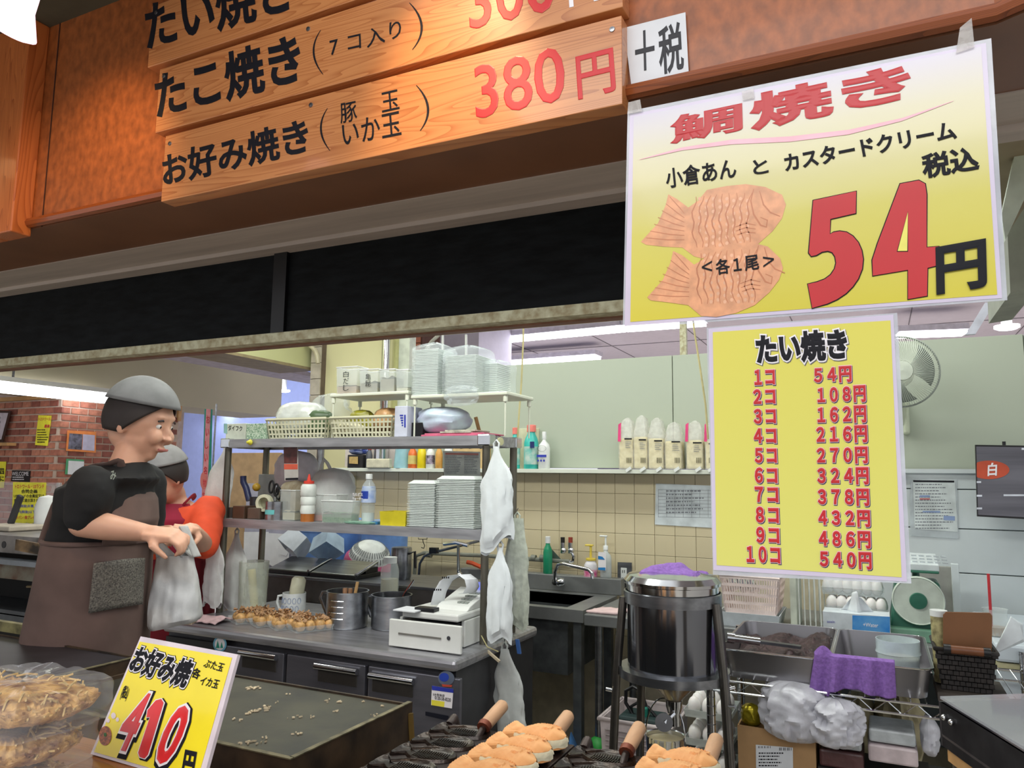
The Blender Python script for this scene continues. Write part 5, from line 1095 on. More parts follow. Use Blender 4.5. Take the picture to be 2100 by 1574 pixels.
# bread bags on the ledge
BRD = M('bread_cream', (238, 224, 160), .6, var=.05); BF = M('bread_film', (236, 234, 230), .25, bump=.7, scale=40, alpha=.38)
for i, (a, b, yt, pinkside) in enumerate(((1266, 1299, 856, 1), (1296, 1328, 851, 0), (1326, 1361, 856, 0), (1360, 1398, 865, 0), (1404, 1442, 862, 1), (1443, 1468, 864, 1))):
    x0, x1 = XA(a, YLg-.01, ZL+.1), XA(b, YLg-.01, ZL+.1); z1 = ZA(yt, (x0+x1)/2, YLg); h = z1-ZL; w = x1-x0
    names = ('leftmost bagged white loaf with pink edge on the ledge', 'second bagged loaf from the left on the ledge', 'third bagged loaf on the ledge', 'fourth bagged loaf, shorter, on the ledge', 'fifth bagged loaf with pink edge left of the price list', 'bagged loaf with pink edge half hidden by the price list')
    t = T('bread_bag', names[i], 'bread', ((x0+x1)/2, YLg+.03, ZL), 'bagged loaves on the ledge')
    MB().box(x0+.006, x1-.006, YLg-.003, YLg+.075, ZL+.004, ZL+h*.60).build('loaf', BRD, t, bevel=.008)
    cx = (x0+x1)/2; sd = i
    def f_(u, v):
        a_ = 2*math.pi*u; ca, sa = math.cos(a_), math.sin(a_); s_ = 1/max(abs(ca), abs(sa))**.75
        k = 1 if v < .62 else 1-(v-.62)/.38*.45
        k *= 1+.05*noise.noise(Vector((ca*3+sd*4, sa*3, v*6)))
        if v > .97: k *= .3
        return Vector((cx+ca*s_*w/2*k*1.0, YLg+.035+sa*s_*.046*(k if v > .62 else 1), ZL+.002+h*v))
    MB().grid(f_, 28, 16, True, wrap=True).build('film', BF, t)
    f = planeY(YLg-.014); m = MB(); cpx = (a+b)/2
    quad(m, f, [(cpx-2, 901+i*2), (b-3, 901+i*2), (b-3, 898+i*2), (cpx-2, 898+i*2)], .001)
    for k in range(5): quad(m, f, [(b-14+k*2.2, 949), (b-13+k*2.2, 949), (b-13+k*2.2, 938), (b-14+k*2.2, 938)], .001)
    m.build('label_print', INK, t)
    lines(t, f, cpx, b-4, 905+i*2, 920+i*2, 4, seed=i, off=.001, name='small_print')
    if pinkside:
        m = MB(); quad(m, f, [(a+1, 905), (a+7, 905), (a+8, 866), (a+2, 870)], .001); m.build('pink_edge', M('pink_hot', (222, 66, 126), .4), t)
    m = MB(); m.obox(f(b-10, 962)+Vector((0, -.0, 0)), (.012, 0, .008), (0, .004, 0), (-.003, 0, .006)); m.build('tail', WHITE, t)
# calendar sheet on tiles
t = T('wall_sheet', 'white table printed sheet taped to the tiles left of the price list', 'notice', P(1400, 1035, Y=WY-.004)); f = planeY(WY-.004)
m = MB(); quad(m, f, [(1343, 1075), (1480, 1083), (1480, 996), (1345, 991)], 0, .001); m.build('sheet', M('sheet_blueish', (206, 214, 218), .6), t)
m = MB()
for i in range(9): quad(m, f, [(1350, 1003.6+i*7), (1470, 1005.6+i*7), (1470, 1005+i*7), (1350, 1003+i*7)], .0015)
for i in range(8): quad(m, f, [(1350+i*17, 1060), (1350.6+i*17, 1060), (1350.6+i*17, 1003), (1350+i*17, 1003)], .0015)
m.build('ruled_table', GREYI, t)['kind'] = 'stuff'
lines(t, f, 1366, 1450, 1005, 1056, 7, seed=5, hh=.35, off=.0016)
# ---- sink
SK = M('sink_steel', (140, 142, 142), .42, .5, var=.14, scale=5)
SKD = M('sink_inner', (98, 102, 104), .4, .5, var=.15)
zs = .80; YS0 = 3.04; YS1 = 3.55; XS1 = -1.13; XS0 = -1.98
t = T('steel_sink', 'stainless double sink with tall splashback against the tiled wall', 'sink', ((XS0+XS1)/2, 3.3, 0))
zbs = ZA(1182, -1.3, 3.50)
MB().box(XS0, XS1+.02, 3.50, 3.56, zs, zbs).build('splashback', SK, t, bevel=.004)
m = MB()
m.box(XS0, XS1, YS0, YS0+.05, zs-.05, zs); m.box(XS0, XS1, 3.44, 3.50, zs-.05, zs); m.box(XS1-.09, XS1, YS0+.05, 3.44, zs-.05, zs); m.box(XS0, XS0+.05, YS0+.05, 3.44, zs-.05, zs); m.box(-1.66, -1.58, YS0+.05, 3.44, zs-.05, zs)
m.build('rim', SK, t)
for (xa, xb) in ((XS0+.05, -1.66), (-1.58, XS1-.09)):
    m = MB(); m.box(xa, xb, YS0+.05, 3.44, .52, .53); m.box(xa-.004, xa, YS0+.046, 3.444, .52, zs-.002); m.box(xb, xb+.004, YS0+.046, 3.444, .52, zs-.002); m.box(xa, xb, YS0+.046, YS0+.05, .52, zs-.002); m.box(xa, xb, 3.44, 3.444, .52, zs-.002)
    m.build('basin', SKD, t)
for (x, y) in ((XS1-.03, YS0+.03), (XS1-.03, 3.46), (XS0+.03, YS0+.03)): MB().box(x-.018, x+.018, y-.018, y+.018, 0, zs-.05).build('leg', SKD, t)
# faucets
def faucet(label, px, py, dirx, L_, Y0=3.50):
    b = P(px, py, Y=Y0-.03); t = T('faucet', label, 'faucet', b)
    MB().cyl(b+Vector((0, .03, 0)), b+Vector((0, -.015, 0)), .016).build('body', CHROME, t)
    MB().lathe(b+Vector((.03*1, -.01, .0)), [(.014, -.02), (.02, -.01), (.02, .01), (.012, .02), (1e-5, .022)], 12, (1, 0, .3)).build('knob', CHROME, t)
    MB().tube([b+Vector((0, -.01, 0)), b+Vector((0, -.012, .05)), b+Vector((dirx*.02, -.02, .085)), b+Vector((dirx*.05, -.03, .092)), b+Vector((dirx*L_, -.06, .075)), b+Vector((dirx*(L_+.02), -.065, .06)), b+Vector((dirx*(L_+.022), -.066, .035))], .009, 10).build('spout', CHROME, t); return t
faucet('chrome swivel faucet with long spout on the right sink splashback', 1140, 1192, 1, .19)
q = P(938, 1155, Y=3.5); t = T('faucet', 'chrome lever faucet seen above the cash register receipt', 'faucet', q)
MB().cyl(P(940, 1185, Y=3.49), P(940, 1120, Y=3.40), .008).build('riser_pipe', CHROME, t); MB().tube([P(910, 1115, Y=3.42), P(935, 1112, Y=3.42), P(960, 1118, Y=3.42)], .010, 8).build('spout', CHROME, t); MB().ball(P(943, 1180, Y=3.47), .02).build('knob', CHROME, t)
# wall pipe
t = T('water_pipe', 'grey water pipe running along the tiles above the sink', 'pipe', P(1100, 1142, Y=3.56)); f = planeY(3.56)
MB().tube([f(850, 1180), f(852, 1140), f(870, 1133), f(1000, 1139), f(1060, 1144), f(1150, 1150), f(1168, 1151)], .011, 8).build('pipe', M('pipe_grey', (120, 122, 112), .5), t)
for px in (880, 1094, 1112): MB().cyl(f(px-4, 1143-(px < 900)*7), f(px+5, 1144-(px < 900)*7), .016).build('joint', M('pipe_grey', (120, 122, 112), .5), t)
m = MB(); m.prism([f(1116, 1150), f(1150, 1146), f(1128, 1122), f(1120, 1115)], (0, .004, 0)); m.build('bracket', M('pipe_bracket', (76, 92, 84), .5), t)
for (px, c_) in ((1154, M('valve_black', (30, 28, 28), .4)), (1170, M('valve_red', (150, 60, 44), .4))):
    m = MB(); m.cyl(f(px, 1134), f(px, 1112), .012); m.build('valve_stem', CHROME, t); MB().cyl(f(px, 1113), f(px, 1101), .011).build('valve_cap', c_, t); MB().ball(f(px+2, 1128), .016).build('valve_body', CHROME, t)
MB().tube([f(1172, 1130), f(1177, 1140), f(1175, 1150), f(1165, 1151)], .009, 8).build('elbow', CHROME, t)
# shower arm over left sink
t = T('rinse_tap', 'grey bent tap pipe over the left sink behind the rack', 'faucet', P(885, 1140, Y=3.45)); f = planeY(3.45)
MB().tube([f(858, 1190), f(861, 1155), f(870, 1140), f(885, 1133), (f(930, 1122)), f(985, 1108)], .007, 8).build('pipe', STEEL, t); MB().box(*(f(884, 1132).x, f(898, 1132).x, 3.43, 3.46, f(890, 1134).z, f(890, 1122).z)).build('lever', BLACK, t)
# bottles on the splashback
zsb = zbs
t = bottle('spray_bottle', 'translucent green dish soap bottle standing on the splashback', 1110, 1129, 1100, 3.505, zsb, M('soap_green', (40, 150, 110), .2, alpha=.92), WHc, capf=.18, neck=.45)
t = bottle('soap_dispenser', 'white and pink hand soap with yellow pump', 1193, 1221, 1145, 3.505, zsb, M('soap_white_pink', (226, 222, 228), .4), M('pump_yellow', (226, 200, 80), .4), capf=.12, neck=.6, labz=(.0, .45), lab=M('pink_splash', (232, 190, 206), .4, scale=60, col2=(214, 80, 140)))
c = t.location; zz_ = ZA(1117, c.x, 3.53); MB().cyl((c.x, c.y, zz_-.06), (c.x, c.y, zz_), .006).build('pump_neck', M('pump_yellow', (226, 200, 80), .4), t); MB().box(c.x-.028, c.x+.012, c.y-.01, c.y+.01, zz_-.006, zz_+.002).build('pump_head', M('pump_yellow', (226, 200, 80), .4), t, bevel=.003)
t = bottle('alcohol_bottle', 'clear rectangular alcohol bottle with blue label and white pump', 1226, 1251, 1119, 3.505, zsb, M('alcohol_clear', (212, 220, 222), .15, alpha=.7), WHc, capf=.14, neck=.35, sq=.8)
f = planeY(3.498); m = MB(); quad(m, f, [(1227, 1168), (1243, 1169), (1243, 1132), (1227, 1131)], .002); m.build('sticker', WHITEP, t)
m = MB(); quad(m, f, [(1227, 1146), (1241, 1147), (1236, 1141), (1227, 1139)], .003); quad(m, f, [(1227, 1168), (1242, 1169), (1242, 1163), (1227, 1163)], .003); m.build('sticker', M('label_cyan', (40, 130, 200), .4), t)
zz_ = ZA(1098, t.location.x, 3.53); c = t.location; MB().cyl((c.x, c.y, zz_-.05), (c.x, c.y, zz_), .005).build('pump_neck', WHITE, t); MB().box(c.x-.03, c.x+.008, c.y-.008, c.y+.008, zz_-.006, zz_+.002).build('pump_head', WHITE, t, bevel=.003)
o = MB().tube([P(958, 1152, Y=3.49), P(968, 1154, Y=3.49), P(988, 1163, Y=3.49)], .011, 8).build('orange_brush', M('brush_orange', (214, 84, 40), .5)); tag(o, 'orange handled brush lying on the left sink splashback', 'brush')
# socket plate
t = T('wall_socket', 'steel wall plate with white double socket above the table', 'outlet', P(1283, 1175, Y=WY-.01)); f = planeY(WY-.008); m = MB(); quad(m, f, [(1267, 1202), (1296, 1204), (1296, 1153), (1267, 1152)], 0, .004); m.build('plate', STEEL, t)
m = MB(); quad(m, f, [(1274, 1194), (1286, 1195), (1286, 1164), (1274, 1163)], .005, .002); m.build('socket', WHITE, t)
for py in (1171, 1186): m = MB(); quad(m, f, [(1277, py+3), (1278.3, py+3), (1278.3, py-3), (1277, py-3)], .0075); quad(m, f, [(1281, py+3), (1282.3, py+3), (1282.3, py-3), (1281, py-3)], .0075); m.build('slots', INK, t)['kind'] = 'stuff'
# ---- steel table right of the sink
YT0 = 2.97; XT0 = -1.10; zta = .80
t = T('steel_table', 'long stainless work table right of the sink', 'table', (0, 3.3, 0))
MB().box(XT0, .30, YT0, 3.54, zta-.045, zta).build('top', SK, t, bevel=.004)
for (x, y) in ((XT0+.05, YT0+.04), (XT0+.05, 3.48), (.28, YT0+.04), (-.2, 3.48)): MB().cyl((x, y, 0), (x, y, zta-.045), .017).build('leg', STEEL, t)
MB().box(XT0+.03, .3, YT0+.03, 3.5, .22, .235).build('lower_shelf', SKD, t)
o = MB().grid(lambda u, v: Vector((XA(1207+60*u, 3.03, zta)+.03*v, 3.0+.12*v, zta+.006+.004*noise.noise(Vector((u*5, v*5, 1))))), 10, 8).build('dish_cloth', M('cloth_rose', (218, 190, 190), .9), solid=.008); tag(o, 'folded pink cloth on the steel table beside the sink', 'cloth')
# pink mesh basket with tins, white tray, rack, eggs, tissue, dial scale
YP_ = 3.0
basket('mesh_basket', 'pale pink mesh basket holding tins behind the batter tank', 1478, 1598, 1182, YP_, zta+.055, .22, M('basket_pink', (238, 220, 214), .5), nx=22, nz=4, ny=12, flare=.015)
t = T('white_tray', 'white plastic tray under the pink mesh basket', 'tray', (XA(1535, YP_, .83), 3.1, zta)); x0, x1 = XA(1474, YP_, .83), XA(1600, YP_, .83)
MB().frus(((x0+x1)/2, YP_+.11, zta), (x1-x0)*.9, .20, (x1-x0), .24, .053, t=.003).build('tray', M('tray_white', (214, 222, 228), .4), t)
for i, (px, py) in enumerate(((1508, 1185), (1530, 1190), (1548, 1192))):
    q = P(px, py, Y=3.06); o = MB().cyl(q+Vector((.0, -.02, -.03)), q+Vector((-.06, .12, .045)), .019, n=18).build('metal_tin', CHROME); tag(o, ('left', 'middle', 'right')[i]+' shiny tin lying in the pink mesh basket', 'tin')
# wire rack with boards
t = T('wire_rack', 'white wire dish rack standing left of the egg cartons', 'rack', (XA(1650, 3.05, .85), 3.1, zta)); WR = M('wire_white', (216, 220, 214), .4)
for i in range(5):
    x = XA(1640+i*11, 3.04, .85); MB().tube([(x, 3.04, zta+.003), (x, 3.04, zta+.20), (x, 3.24, zta+.20), (x, 3.24, zta+.003)], .0022, 5).build('hoop', WR, t)
MB().tube([(XA(1626, 3.04, .85), 3.04, zta+.006), (XA(1690, 3.04, .85), 3.04, zta+.006)], .0022, 5).build('base_wire', WR, t)
o = MB().box(XA(1620, 3.03, .85), XA(1634, 3.03, .85), 3.05, 3.25, zta, ZA(1178, XA(1625, 3.03, .85), 3.03)).build('cutting_board', M('board_white', (206, 212, 196), .5), bevel=.003); tag(o, 'thin white cutting board upright in the wire rack', 'board')
# eggs
EGG = M('egg_shell', (236, 232, 230), .35, var=.02, sss=.1)
egm = MB().lathe((0, 0, 0), [(1e-5, -.028), (.011, -.025), (.019, -.014), (.0215, -.002), (.0195, .012), (.013, .024), (.006, .029), (1e-5, .0305)], 16).mesh('egg', EGG)
def egg(x, y, z, label, group):
    o = bpy.data.objects.new('egg', egm); COL.objects.link(o); o.location = (x, y, z); tag(o, label, 'egg', group)
xe0 = XA(1697, 3.12, .9); PK_ = M('egg_pack', (232, 240, 242), .08, alpha=.25, var=0, bump=.3)
EP = (XA(1820, 3.12, .9)-xe0)/6
for L in range(3):
    zb_ = zta+.0+L*.062; y0 = 3.11+.02*L; xs_ = xe0-.015+.012*(L % 2)
    m = MB(); m.frus((xs_+EP*3, y0+.05, zb_), EP*6+.004, .10, EP*6+.016, .112, .024, t=.001)
    if L == 2: m.frus((xs_+EP*3, y0+.05, zb_+.026), EP*6+.012, .11, EP*6-.02, .09, .04)
    o = m.build('egg_carton', PK_); tag(o, ('bottom', 'middle', 'topmost')[L]+' clear plastic egg carton beside the dial scale', 'carton')
    for i in range(6):
        for j in range(2): egg(xs_+EP*(i+.5), y0+.025+j*.05, zb_+.030, ORD[i]+' egg from the left, '+('front', 'back')[j]+' row, '+('bottom', 'middle', 'top')[L]+' carton beside the dial scale', 'eggs in the cartons beside the dial scale')
# tissue box
YB = 2.985
x0, x1 = XA(1688, YB, .85), XA(1826, YB, .85); ztb = ZA(1258, (x0+x1)/2, YB)
t = T('tissue_box', 'white and blue tissue box in front of the egg cartons', 'box', ((x0+x1)/2, YB+.05, zta))
MB().box(x0, x1, YB, YB+.10, zta, ztb).build('carton', M('tissue_carton', (216, 224, 230), .5), t, bevel=.001)
f = planeY(YB-.0005); m = MB(); quad(m, f, [(1748, 1300), (1825, 1303), (1825, 1264), (1748, 1261)], .0003); m.build('blue_print', M('tissue_blue', (40, 130, 214), .4, scale=14, col2=(110, 176, 230)), t)
m = MB(); txt(m, '+Water', f, (1770, 1284), (1801, 1286), (1770, 1276), .01, .0008); m.build('lettering', WHITEP, t)
m = MB(); txt(m, 'asain', f, (1696, 1276), (1712, 1277), (1696, 1271), .01, .0008); m.build('lettering', M('lilac_ink', (130, 130, 190), .5), t)
cx = XA(1756, YB+.04, .87)
o = MB().grid(lambda u, v: Vector((cx+.052*(2*u-1)*(1-.72*v)+.006*math.sin(u*14), YB+.05+.03*(abs(2*u-1)-.4)*(1-v)+.01*math.sin(u*9), ztb-.002+.075*v*(1-.35*abs(2*u-1))))
  , 18, 8).build('tissue', M('tissue_paper', (228, 232, 236), .8, alpha=.92), t, solid=.001)
# dial scale
xc_ = XA(1883, 3.06, .95); zc_ = ZA(1232, xc_, 3.06)
t = T('dial_scale', 'green kitchen dial scale with large round white face', 'scale', (xc_, 3.16, zta)); GRN = M('scale_green', (44, 104, 84), .4)
r_ = (XA(1938, 3.06, .95)-XA(1827, 3.06, .95))/2
MB().frus((xc_, 3.17, zta), .20, .18, .14, .14, zc_+r_*.75-zta).build('body', GRN, t, bevel=.01)
MB().frus((xc_-.0, 3.07, zta), .25, .09, .20, .06, .04).build('foot', M('scale_green2', (92, 134, 112), .4), t, bevel=.004)
MB().lathe((xc_, 3.09, zc_), [(r_*.98, 0), (r_, .012), (r_, .024), (r_*.96, .030), (r_*.93, .026)], 48, (0, -1, 0)).build('bezel', M('bezel_pale', (204, 214, 202), .35), t)
MB().lathe((xc_, 3.068, zc_), [(r_*.94, 0), (1e-5, .001)], 48, (0, -1, 0)).build('face', M('dial_face', (214, 222, 210), .4, var=.02), t)
m = MB()
for i in range(80):
    a = 2*math.pi*i/80; r0 = r_*(.84 if i % 10 else .80); d = Vector((math.cos(a), 0, math.sin(a))); n_ = Vector((-math.sin(a), 0, math.cos(a)))
    m.obox(Vector((xc_, 3.0655, zc_))+d*(r0+r_*.90)/2, d*(r_*.90-r0)/2, n_*.0007, Vector((0, .0004, 0)))
m.build('tick_marks', GREYI, t)['kind'] = 'stuff'
f = planeY(3.0655)
for (s_, cx, cy, w, h, mt) in (('4', 1883, 1206, 4, 6, INK), ('500', 1904, 1217, 14, 6, RED), ('1', 1916, 1236, 3, 6, INK), ('1.5', 1907, 1254, 9, 6, INK), ('2', 1886, 1262, 5, 6, INK), ('3', 1852, 1232, 4, 6, INK), ('3.5', 1859, 1215, 11, 6, INK)):
    m = MB(); txt(m, s_, f, (cx-w/2, cy+h/2), (cx+w/2, cy+h/2), (cx-w/2, cy-h/2), .02, .001); m.build('lettering', mt, t)
MB().lathe((xc_, 3.064, zc_), [(r_*.34, 0), (r_*.32, .008), (1e-5, .009)], 32, (0, -1, 0)).build('hub', GRN, t)
zp = ZA(1163, xc_, 3.15); MB().cyl((xc_, 3.17, zc_+r_*.7), (xc_, 3.17, zp-.01), .012).build('neck', GRN, t); MB().box(xc_-.09, xc_+.07, 3.08, 3.26, zp-.012, zp-.004).build('platform', GRN, t, bevel=.003)
# calculator / white device on the scale
x0, x1 = XA(1866, 3.08, 1), XA(1928, 3.08, 1)
o = MB().prism([(x0, 3.09, zp-.004), (x0, 3.24, zp-.004), (x0, 3.24, zp+.045), (x0, 3.09, zp+.018)], (x1-x0, 0, 0)).build('calculator', M('calculator_white', (216, 224, 226), .4), bevel=.002); tag(o, 'white calculator-like device resting on top of the dial scale', 'calculator')
m = MB()
for i in range(5):
    for j in range(3): m.box(x0+.012+i*.024, x0+.028+i*.024, 3.11+j*.04, 3.132+j*.04, zp+.018+(.02+j*.04)*.18, zp+.0225+(.02+j*.04)*.18)
m.build('keys', M('keys_pale', (190, 198, 202), .5), o)['kind'] = 'stuff'
# grey board behind the scale
o = bxt('grey_board', 'grey board leaning behind the dial scale', 'board', 1880, 1960, 1160, 3.40, zta, .02, M('grey_card', (158, 158, 152), .7)); bxt('white_board_frame', 'white framed board edge right of the dial scale', 'board', 1958, 1974, 1156, 3.38, zta, .03, WPL)
# ---- right: cup with straw, freezer
FZ = M('freezer_white', (206, 216, 224), .35, var=.02)
t = T('chest_freezer', 'white chest freezer with cream rail at the right edge', 'freezer', (.75, 3.0, 0)); 
xa = XA(2046, 2.88, .8)
MB().box(xa, 1.3, 2.88, 3.5, .05, .77).build('body', FZ, t, bevel=.008); MB().box(xa-.004, 1.3, 2.87, 3.5, .774, .79).build('rail', M('rail_cream', (206, 200, 160), .4), t); MB().box(xa-.01, 1.3, 2.86, 3.51, .793, .85).build('lid', FZ, t, bevel=.010)
xq = XA(2036, 2.75, .86)
t = T('drink_cup', 'clear plastic cup with a red straw behind the brown clipboard', 'cup', (xq, 3.1, .80)); c = (XA(2044, 2.96, .9), 2.99, .85)
MB().lathe(c, [(1e-5, 0), (.028, 0), (.036, .085), (.038, .087), (.035, .085), (.027, .003)], 22).build('cup', M('cup_clear', (222, 232, 232), .08, alpha=.28, var=0), t)
MB().tube([(c[0]-.012, 2.99, .86), (c[0]-.012, 2.985, ZA(1176, c[0], 2.99))], .0045, 8).build('straw', M('straw_red', (206, 54, 62), .4), t); MB().lathe(c, [(1e-5, .003), (.027, .003), (.030, .03), (1e-5, .03)], 18).build('drink', M('drink_tan', (190, 160, 130), .3, alpha=.8), t)
# ---- wall items at right
t = T('wall_fan', 'pale green wall fan half hidden behind the price list', 'fan', P(1856, 765, Y=3.3)); c = P(1846, 762, Y=3.32); rf = P(1929, 762, Y=3.32).x-c.x
ax_ = Vector((.12, -1, -.03)).normalized(); U = ax_.orthogonal().normalized(); V = ax_.cross(U)
m = MB()
for k in range(96):
    a = 2*math.pi*k/96; pr = []
    for s_ in (.28, .5, .75, .92, 1.0, .99): 
        aa = a+.35*s_; dd = {.28: .05, .5: .048, .75: .04, .92: .022, 1.0: 0, .99: -.02}[s_]; pr.append(c+ax_*dd+(U*math.cos(aa)+V*math.sin(aa))*rf*s_)
    m.tube(pr, .0011, 4)
o = m.build('guard', M('fan_guard', (206, 214, 200), .4), t); o['kind'] = 'stuff'
m = MB(); m.tube([c+(U*math.cos(a)+V*math.sin(a))*rf for a in [i*math.pi/24 for i in range(48)]], .004, 6, close=True); m.build('rim', M('fan_rim', (150, 158, 150), .4), t)
MB().lathe(c+ax_*.045, [(rf*.28, 0), (rf*.27, .008), (1e-5, .012)], 24, ax_).build('centre_cap', M('fan_guard', (206, 214, 200), .4), t)
for k in range(3):
    a0 = k*2*math.pi/3+.5
    MB().grid(lambda u, v: c+(U*math.cos(a0+(u-.5)*(.5+.5*v)*1.5)+V*math.sin(a0+(u-.5)*(.5+.5*v)*1.5))*rf*(.2+.68*v)+ax_*(.02*(u-.5)), 8, 6).build('blade', M('fan_blade', (130, 140, 132), .3, alpha=.8), t, solid=.002)
MB().lathe(c-ax_*.03, [(.045, 0), (.06, -.03), (.05, -.10), (1e-5, -.12)], 24, ax_).build('motor', M('fan_body', (196, 204, 180), .4), t)
MB().tube([c-ax_*.09, (c.x, WY-.06, c.z-.12), (c.x+.0, WY-.03, c.z-.20)], .018, 10).build('arm', M('fan_body', (196, 204, 180), .4), t); MB().box(XA(1853, WY-.02, 1.5), XA(1868, WY-.02, 1.5), WY-.05, WY+.02, ZA(890, .2, WY-.03), ZA(820, .2, WY-.03)).build('mount', M('fan_body', (196, 204, 180), .4), t, bevel=.01)
# tv
t = T('monitor', 'black framed wall screen reflecting an orange sign at the right edge', 'screen', P(2060, 1050, Y=3.45)); f = planeY(3.45)
m = MB(); quad(m, f, [(2003, 1058), (2180, 1068), (2180, 915), (1999, 912)], 0, .02); m.build('frame', BLACK, t)
f = planeY(3.429); m = MB(); quad(m, f, [(2006, 1055), (2180, 1064), (2180, 918), (2002, 915)], .0); m.build('glass', M('screen_glass', (108, 106, 116), .08, var=.25, scale=5, stretch=(.2, 1, 3), col2=(64, 62, 70)), t)
m = MB(); c0 = (2028, 963); m.add([f(c0[0]+42*math.cos(a) if c0[0]+42*math.cos(a) > 2003 else 2003, c0[1]+19*math.sin(a))+Vector((0, -.001, 0)) for a in [i*math.pi/16 for i in range(32)]], [tuple(range(32))]); m.build('sign_reflection', M('reflection_orange', (196, 78, 46), .3), t)  # reflection of an orange sign, painted on the glass as flat colour
m = MB(); txt(m, '白', f, (2025, 976), (2044, 975), (2026, 949), .03, .002); m.build('lettering', WHITEP, t)  # character belonging to the painted reflection
m = MB()
for (y, a, b) in ((986, 2003, 2012), (1014, 2003, 2014), (1040, 2003, 2014), (1013, 2058, 2110), (918, 2095, 2104)): quad(m, f, [(a, y+4), (b, y+4), (b, y), (a, y)], .001)
m.build('screen_light', M('screen_light', (214, 218, 230), .3), t)['kind'] = 'stuff'  # light patches painted on the screen glass as pale quads
MB().cyl(f(2060, 912)+Vector((0, .01, 0)), f(2060, 911)+Vector((0, .01, .012)), .006).build('hanger', BLACK, t)
# notice on the planks
t = T('wall_notice', 'white printed notice in a clear sleeve on the white planks', 'notice', P(1918, 1040, Y=WY-.032)); f = planeY(WY-.034)
m = MB(); quad(m, f, [(1866, 1098), (1966, 1104), (1962, 983), (1868, 981)], 0, .0008); m.build('sleeve', M('sleeve_clear', (214, 222, 226), .15, alpha=.5), t)
m = MB(); quad(m, f, [(1876, 1084), (1964, 1090), (1958, 984), (1872, 983)], .001, .0006); m.build('sheet', M('notice_paper', (212, 220, 220), .6), t)
m = MB(); quad(m, f, [(1873, 988), (1957, 989), (1957, 985), (1872, 984)], .002); m.build('heading', INK, t)
lines(t, f, 1877, 1955, 992, 1088, 15, seed=8, hh=.3, off=.002)
m = MB(); quad(m, f, [(1886, 1019), (1907, 1019), (1907, 1015), (1886, 1015)], .0026); quad(m, f, [(1935, 1066), (1958, 1067), (1958, 1058), (1935, 1057)], .0026); m.build('blue_box', M('notice_blue', (140, 160, 200), .5), t)
m = MB(); quad(m, f, [(1886, 1024), (1907, 1024), (1907, 1021), (1886, 1021)], .0026); m.build('red_box', M('notice_red', (206, 120, 120), .5), t)
m = MB(); quad(m, f, [(1892, 1050), (1928, 1051), (1928, 1047), (1892, 1047)], .0026); m.build('blue_line', M('notice_blue', (140, 160, 200), .5), t)
# ============================================================ BATTER TANK
TY = 2.10; tx_ = XA(1380, TY, .95); TD = 0
TR = (XA(1478, TY, .95)-XA(1282, TY, .95))/2*.985
def tz(py): return ZA(py, tx_, TY)
ztop = tz(1210); zbot = tz(1366)
t = T('batter_tank', 'tall stainless batter dispenser tank on four splayed legs', 'tank', (tx_, TY, 0))
MB().lathe((tx_, TY, 0), [(TR*.95, zbot-.01), (TR*.95, ztop)], 56).build('tank_body', M('tank_steel', (132, 134, 140), .12, .96, var=.04, scale=3), t)
MB().lathe((tx_, TY, 0), [(TR*1.01, ztop-.032), (TR*1.02, ztop-.002), (TR*.99, ztop), (TR*.98, ztop-.01)], 56).build('top_band', STEEL, t)
zl0 = tz(1192)
MB().lathe((tx_, TY, 0), [(TR*.96, ztop-.004), (TR*.97, zl0-.006), (TR*1.01, zl0-.004), (TR*1.015, zl0+.004), (TR*.93, zl0+.018), (TR*.6, zl0+.026), (TR*.3, zl0+.028), (1e-5, zl0+.029)], 56).build('lid', CHROME, t)
MB().lathe((tx_, TY, 0), [(TR*.97, zbot-.0), (TR*1.14, zbot-.002), (TR*1.14, zbot-.024), (TR*.8, zbot-.026)], 56).build('flange', STEEL, t)
zc0 = zbot-.024; zc1 = tz(1438)
MB().lathe((tx_, TY, 0), [(TR*.62, zc0), (TR*.12, zc1), (TR*.12, zc1-.02)], 40).build('cone', M('cone_steel', (176, 164, 148), .2, .95), t)
MB().lathe((tx_, TY, 0), [(TR*.17, zc1+.004), (TR*.17, zc1-.012), (TR*.13, zc1-.03), (TR*.13, zc1-.06)], 24).build('valve', CHROME, t)
ndir = Vector((.35, -1, .25)).normalized(); q = Vector((tx_-.018, TY-.04, zc1-.045))
MB().lathe(q, [(TR*.18, 0), (TR*.18, .005), (1e-5, .006)], 28, ndir).build('flap', M('flap_grey', (104, 104, 106), .45, .5), t)
MB().tube([(tx_, TY, zc1-.03), q+Vector((.02, .02, .02)), q], .008, 8).build('flap_arm', CHROME, t)
for k in range(4):
    a = math.radians((200, 340, 40, 140)[k]); d = Vector((math.cos(a), math.sin(a), 0))
    top = Vector((tx_, TY, ztop-.02))+d*TR*1.03; mid = Vector((tx_, TY, zbot-.02))+d*TR*1.18; bot = Vector((tx_, TY, .01))+d*TR*1.5
    l = MB().tube([top, mid, bot], .0115, 10).build('leg', M('leg_steel', (110, 106, 100), .3, .9), t)
    MB().cyl(mid+d*.0+Vector((0, 0, -.05)), mid+d*.03+Vector((0, 0, -.045)), .005).build('wing_bolt', CHROME, t)
PT = M('towel_purple', (140, 102, 178), .95, var=.1, scale=120, bump=.6)
o = MB().grid(lambda u, v: Vector((tx_-.078+.165*u+.02*(v-.5), TY-.05+.10*v, zl0+.021+(.016*math.exp(-((u-.45)**4/.006+(v-.45)**4/.02)))+.008*math.sin(u*9)*math.sin(v*7)+.006*noise.noise(Vector((u*7, v*5, 3)))+.007*(1-abs(2*v-1))-(.008 if abs(u-.5) > .46 else 0))), 26, 16).build('purple_towel', PT, solid=.006); tag(o, 'folded purple towel lying on the batter tank lid', 'towel')
